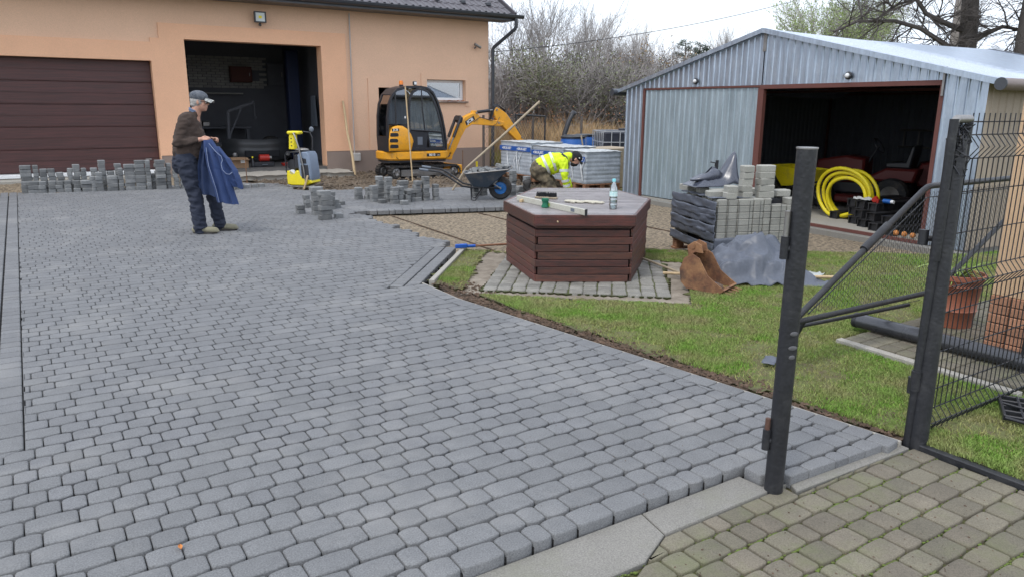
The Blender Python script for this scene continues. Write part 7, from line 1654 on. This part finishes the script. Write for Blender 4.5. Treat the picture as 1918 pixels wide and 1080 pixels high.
def tree_mesh(seed, h, r, maxlv=4, spread=.65, upb=.5, leaves=0, lsize=.05, droop=0, stems=1, tw=m_twig, lm=None, twig_r=.006, trunk=.28):
    rnd = random.Random(seed); tb = MB(); cb2 = MB(); lb_ = MB() if leaves else None
    for s in range(stems):
        lean = Vector((rnd.gauss(0, .12 if stems == 1 else .28), rnd.gauss(0, .12 if stems == 1 else .28), 1)).normalized(); p0 = Vector((rnd.gauss(0, .02 if stems == 1 else .25), rnd.gauss(0, .02 if stems == 1 else .25), -.2)); p1 = p0+lean*h*trunk
        tb.tube([p0, (p0+p1)/2+Vector((rnd.gauss(0, .03), rnd.gauss(0, .03), 0)), p1], [r*1.15, r, r*.85], 8)
        grow(cb2, p1, lean, h*.36, r*.8, 0, maxlv, spread, upb, rnd, (lb_, leaves, lsize) if leaves else None, droop, twig_r)
    zs = [v[2] for v in cb2.v]; k = h/max(zs)
    ms = [tb.mesh('trunk', m_bark, 60, False), cb2.mesh('crown', tw, None, False)]
    if leaves: ms.append(lb_.mesh('foliage', lm, None, False))
    return ms, k
def plant_tree(ms, k, name, lab, cat_, x, y, h, grp=None, rz=None, s=1.):
    t = thing(name, lab, cat_, (x, y, -.15), random.uniform(0, 6) if rz is None else rz, grp); sc = h/(ms[1])
    for m_, nm in zip(ms[0], ('trunk', 'crown', 'foliage')): inst(m_, nm, t)
    t.scale = (sc*s, sc*s, sc); return t
H_ = lambda ms, k: (ms, max(v.co.z for v in ms[1].vertices))
bare = [H_(*tree_mesh(11, 6, .10, 4, .60, .75, stems=1)), H_(*tree_mesh(12, 6, .08, 4, .75, .5, stems=2)), H_(*tree_mesh(13, 6, .07, 4, .5, .9, stems=3)), H_(*tree_mesh(14, 6, .09, 4, .8, .35, stems=2))]
TR = [((18.3, 28.7, 5.2), 'nearest the workshop gutter'), ((21.4, 31.4, 6.6), 'tallest one right of the workshop roof edge'), ((21.4, 29.0, 5.6), 'second tall one right of the workshop'), ((25.9, 33.3, 7.0), 'tall one above the middle of the excavator arm'), ((24.2, 29.6, 5.6), 'below the overhead wire, above the pale pole'), ((26.4, 30.5, 5.4), 'rounded one above the blue drums'),
      ((30.0, 33.0, 5.7), 'spiky one left of the shed roof'), ((28.1, 29.4, 4.9), 'low one just left of the shed eave'), ((33.3, 33.2, 5.5), 'between the two pines and the shed eave'), ((38.4, 34.6, 6.4), 'far pale one above the sloping shed roof'), ((37.9, 32.6, 6.8), 'far one just left of the shed ridge'), ((37.2, 30.6, 6.6), 'far one behind the shed ridge')]
for i, ((x, y, h), wh) in enumerate(TR): ms = bare[i % 4]; plant_tree(ms, 0, 'bare_tree', 'leafless grey tree, '+wh, 'tree', x, y, h*(1.12 if i < 8 else 1), 'leafless trees behind the yard')
lowb = [H_(*tree_mesh(21, 3.6, .05, 4, .85, .25, stems=4, tw=m_twig_d, trunk=.15)), H_(*tree_mesh(22, 3.6, .04, 4, .95, .2, leaves=1, lsize=.035, stems=4, tw=m_twig_d, lm=m_leafy, trunk=.12)), H_(*tree_mesh(23, 3.6, .05, 4, .8, .3, leaves=2, lsize=.035, stems=3, tw=m_twig_d, lm=m_leafg, trunk=.12))]
SHB = [((15.2, 25.5, 3.8), 0, 'beside the downpipe'), ((17.3, 24.5, 4.1), 2, 'behind the excavator arm'), ((18.4, 26.3, 4.6), 2, 'grey-green one above the wicket gate'), ((18.8, 23.5, 3.8), 0, 'behind the long fence post'), ((20.2, 22.9, 3.7), 0, 'behind the blue drums'), ((20.8, 26.0, 4.4), 1, 'yellowish one above the blue drums'),
       ((22.2, 24.2, 4.0), 0, 'above the black caged tank'), ((23.0, 26.4, 4.5), 1, 'yellow-leaved one left of the shed wall'), ((24.7, 26.8, 4.9), 1, 'orange-tinted one left of the shed eave'), ((25.3, 23.6, 4.1), 0, 'nearest the left shed eave'), ((27.4, 27.8, 5.0), 1, 'orange-leaved one left of the pines'), ((16.4, 26.8, 4.3), 0, 'second from the downpipe'), ((22.0, 27.5, 4.6), 2, 'grey-green one in the middle of the thicket')]
for (x, y, h), k, wh in SHB: plant_tree(lowb[k], 0, 'bushy_tree', 'dense low bushy tree, '+wh, 'bush', x, y, h, 'bushy trees in the thicket', s=1.25)
def pine(seed, h):
    rnd = random.Random(seed); tb = MB().tube([(0, 0, -.2), (.03, 0, h*.5), (0, 0, h)], [.12, .09, .02], 8); cb2 = MB()
    for k in range(70):
        z = h*(.3+.7*rnd.random()); a = rnd.uniform(0, 2*PI); L_ = (h-z)*.42+.35; e = Vector((math.cos(a)*L_, math.sin(a)*L_, z+L_*.25))
        cb2.rod((0, 0, z), tuple(e), .02, .006, n=3, caps=False)
        for c in range(36):
            s = rnd.uniform(.25, 1); c_ = Vector((0, 0, z)).lerp(e, s); d = Vector((rnd.gauss(0, 1), rnd.gauss(0, 1), rnd.gauss(.3, .8))).normalized()*.13; o_ = d.orthogonal()*.10; cb2.add([c_, c_+d+o_, c_+d*1.2, c_+d-o_], [(0, 1, 2, 3)])
    return ([tb.mesh('trunk', m_bark, 60, False), cb2.mesh('crown', m_pine, None, False)], h)
pn = [pine(3, 5), pine(5, 5)]
for i, (x, y, h, wh) in enumerate(((29.3, 28.6, 5.0, 'left of the two dark green pines behind the shed roof slope'), (31.2, 29.4, 5.1, 'right of the two dark green pines behind the shed roof slope'))): plant_tree(pn[i], 0, 'pine_tree', wh, 'tree', x, y, h, 'pines behind the shed')
# willow still in leaf behind the shed roof
wl_ = H_(*tree_mesh(31, 7, .10, 4, .7, .5, leaves=4, lsize=.05, stems=2, tw=m_twig, lm=mat('willow_leaves', (.24, .32, .10), rough=.9, nscale=1, amt=.4, bump=0), twig_r=.007))
for x, y, h, wh in ((30.4, 21.3, 7.2, 'leftmost'), (32.6, 21.7, 8.2, 'middle'), (31.8, 19.8, 7.0, 'rightmost')): plant_tree(wl_, 0, 'willow_tree', 'pale green leafy willow behind the shed roof, '+wh+' of three', 'tree', x, y, h, 'willows behind the shed')
# big old trees right of the shed ridge, crooked limbs reaching left
t = thing('old_tree', 'big old bare tree with long crooked limbs reaching left over the shed roof', 'tree', (20.8, 10.3, -.15))
O = Vector((20.8, 10.3, -.15)); MB().tube([(0, 0, 0), (-.03, .02, 2.2), (-.1, .05, 3.6), (-.22, .12, 5.2), (-.3, .2, 7.5)], [.30, .24, .21, .19, .15], 12).build('trunk', m_twig_b, t, 60)
rnd = random.Random(5); cb2 = MB()
LIMB = [[(20.7, 10.36, 2.95), (20.2, 10.6, 3.15), (19.5, 10.95, 3.55), (18.9, 11.3, 3.72), (18.1, 11.8, 3.70), (17.6, 12.1, 3.45)], [(20.6, 10.4, 3.5), (20.0, 10.7, 3.72), (19.6, 10.9, 3.9), (19.3, 11.05, 4.25), (18.9, 11.3, 4.1), (18.5, 11.55, 3.75)], [(20.6, 10.4, 4.6), (19.9, 10.9, 4.9), (19.2, 11.3, 4.7), (18.6, 11.7, 4.3)], [(20.7, 10.2, 3.3), (21.2, 9.8, 3.6), (21.6, 9.4, 3.5)], [(20.6, 10.5, 5.4), (19.6, 11.3, 5.9), (18.6, 12.0, 5.8)]]
for P in LIMB:
    P = [Vector(p)-O for p in P]; n_ = len(P); cb2.tube(P, [.075-.05*i/(n_-1) for i in range(n_)], 7)
    for i in range(1, n_):
        for c in range(5):
            p = P[i-1].lerp(P[i], rnd.random()); d = Vector((rnd.gauss(0, .7), rnd.gauss(0, .7), rnd.gauss(.25, .6))).normalized(); grow(cb2, p, d, rnd.uniform(.45, .85), .022, 1, 3, .8, .1, rnd, None, .4, .005)
cb2.build('crown', m_twig_b, t, fixn=False)
t = thing('birch_tree', 'slim pale trunk standing just behind the big crooked tree', 'tree', (24.5, 12.6, -.15)); MB().tube([(0, 0, 0), (.02, .02, 3), (-.05, .0, 9)], [.17, .16, .1], 10).build('trunk', mat('birch_bark', (.30, .27, .25), rough=.9, nscale=5, amt=.8), t, 60)
cb2 = MB(); 
for c in range(16): grow(cb2, Vector((0, 0, 2.5+c*.4)), Vector((rnd.gauss(0, 1), rnd.gauss(0, 1), .5)).normalized(), .9, .02, 1, 3, .7, .2, rnd, None, .2, .006)
cb2.build('crown', m_twig, t, fixn=False)
t = thing('ivy_tree', 'thick dark tree wrapped in dense ivy twigs at the right edge', 'tree', (20.9, 9.0, -.15)); MB().tube([(0, 0, 0), (0, 0, 4), (.1, 0, 9)], [.32, .27, .2], 12).build('trunk', m_twig_b, t, 60)
cb2 = MB()
for c in range(120):
    a = rnd.uniform(0, 2*PI); z = rnd.uniform(1.6, 7); grow(cb2, Vector((math.cos(a)*.25+.25, math.sin(a)*.25-.3, z)), Vector((math.cos(a), math.sin(a), rnd.gauss(-.1, .4))).normalized(), .55, .016, 1, 3, .9, .0, rnd, None, .6, .007)
cb2.build('crown', m_twig_b, t, fixn=False)
# thicket: one mass of stems low down
b = MB(); rnd = random.Random(9)
for k in range(5200):
    s = rnd.random(); x = 12.6+s*22; y = 27.5-s*5+rnd.uniform(-2.5, 5.5); h = rnd.uniform(1.2, 3.4); p = Vector((x, y, -.1)); d = Vector((rnd.gauss(0, .35), rnd.gauss(0, .35), 1)).normalized(); q = p+d*h*.55; b.rod(p, q, .014, .009, n=3, caps=False)
    for c in range(3): d2 = (d+Vector((rnd.gauss(0, .45), rnd.gauss(0, .45), rnd.gauss(0, .3)))).normalized(); b.rod(q, q+d2*h*.5, .008, .004, n=3, caps=False)
b.build('thicket', m_twig_d, None, kind='stuff', fixn=False)
pts = []
for k in range(30000):
    s = rnd.random(); x = 11.2+s*17+rnd.gauss(0, .4); y = 19.5-s*4.5+rnd.random()**1.3*7; kk = .55+.5*noise.noise((x*.6, y*.6, 1))
    if x < 12.2 and y < 18.5: continue
    pts.append((x, y, -.12, max(.35, kk)+.25))
blades('dry_tall_grass', pts, 1.25, .022, m_dry, .45)
pts = [(11.3+rnd.random()*14, 0, -.12, rnd.uniform(.6, 1.2)) for k in range(16000)]; pts = [(x, 18.2-(x-11.3)*.42+rnd.random()*3.2-1.2, z, h) for x, y, z, h in pts]
pts = [p for p in pts if not (p[0] < 11.5 and p[1] > 17)]
blades('rough_grass', pts, .42, .018, mat('rough_grass', (.36, .31, .10), rough=.95, nscale=1.5, amt=.8, col2=(.17, .20, .05), bump=0), .6)
# fallen leaves and grasses at the right, light clutter on the meadow
b = MB()
for k in range(3800):
    s = rnd.random(); x = 13+s*15; y = 20.5-s*4+rnd.uniform(0, 5); z = rnd.uniform(.5, 1.7)-.3*rnd.random(); r_ = rnd.uniform(.012, .03); n1 = Vector((rnd.gauss(0, 1), rnd.gauss(0, 1), rnd.gauss(0, 1))).normalized(); n2 = n1.orthogonal().normalized(); c_ = Vector((x, y, z)); b.add([c_+n1*r_, c_+n2*r_*.7, c_-n1*r_, c_-n2*r_*.7], [(0, 1, 2, 3)])
b.build('autumn_leaves', mat('russet_leaves', (.42, .19, .08), rough=.9, nscale=2, amt=.7, bump=0), None, kind='stuff', fixn=False)
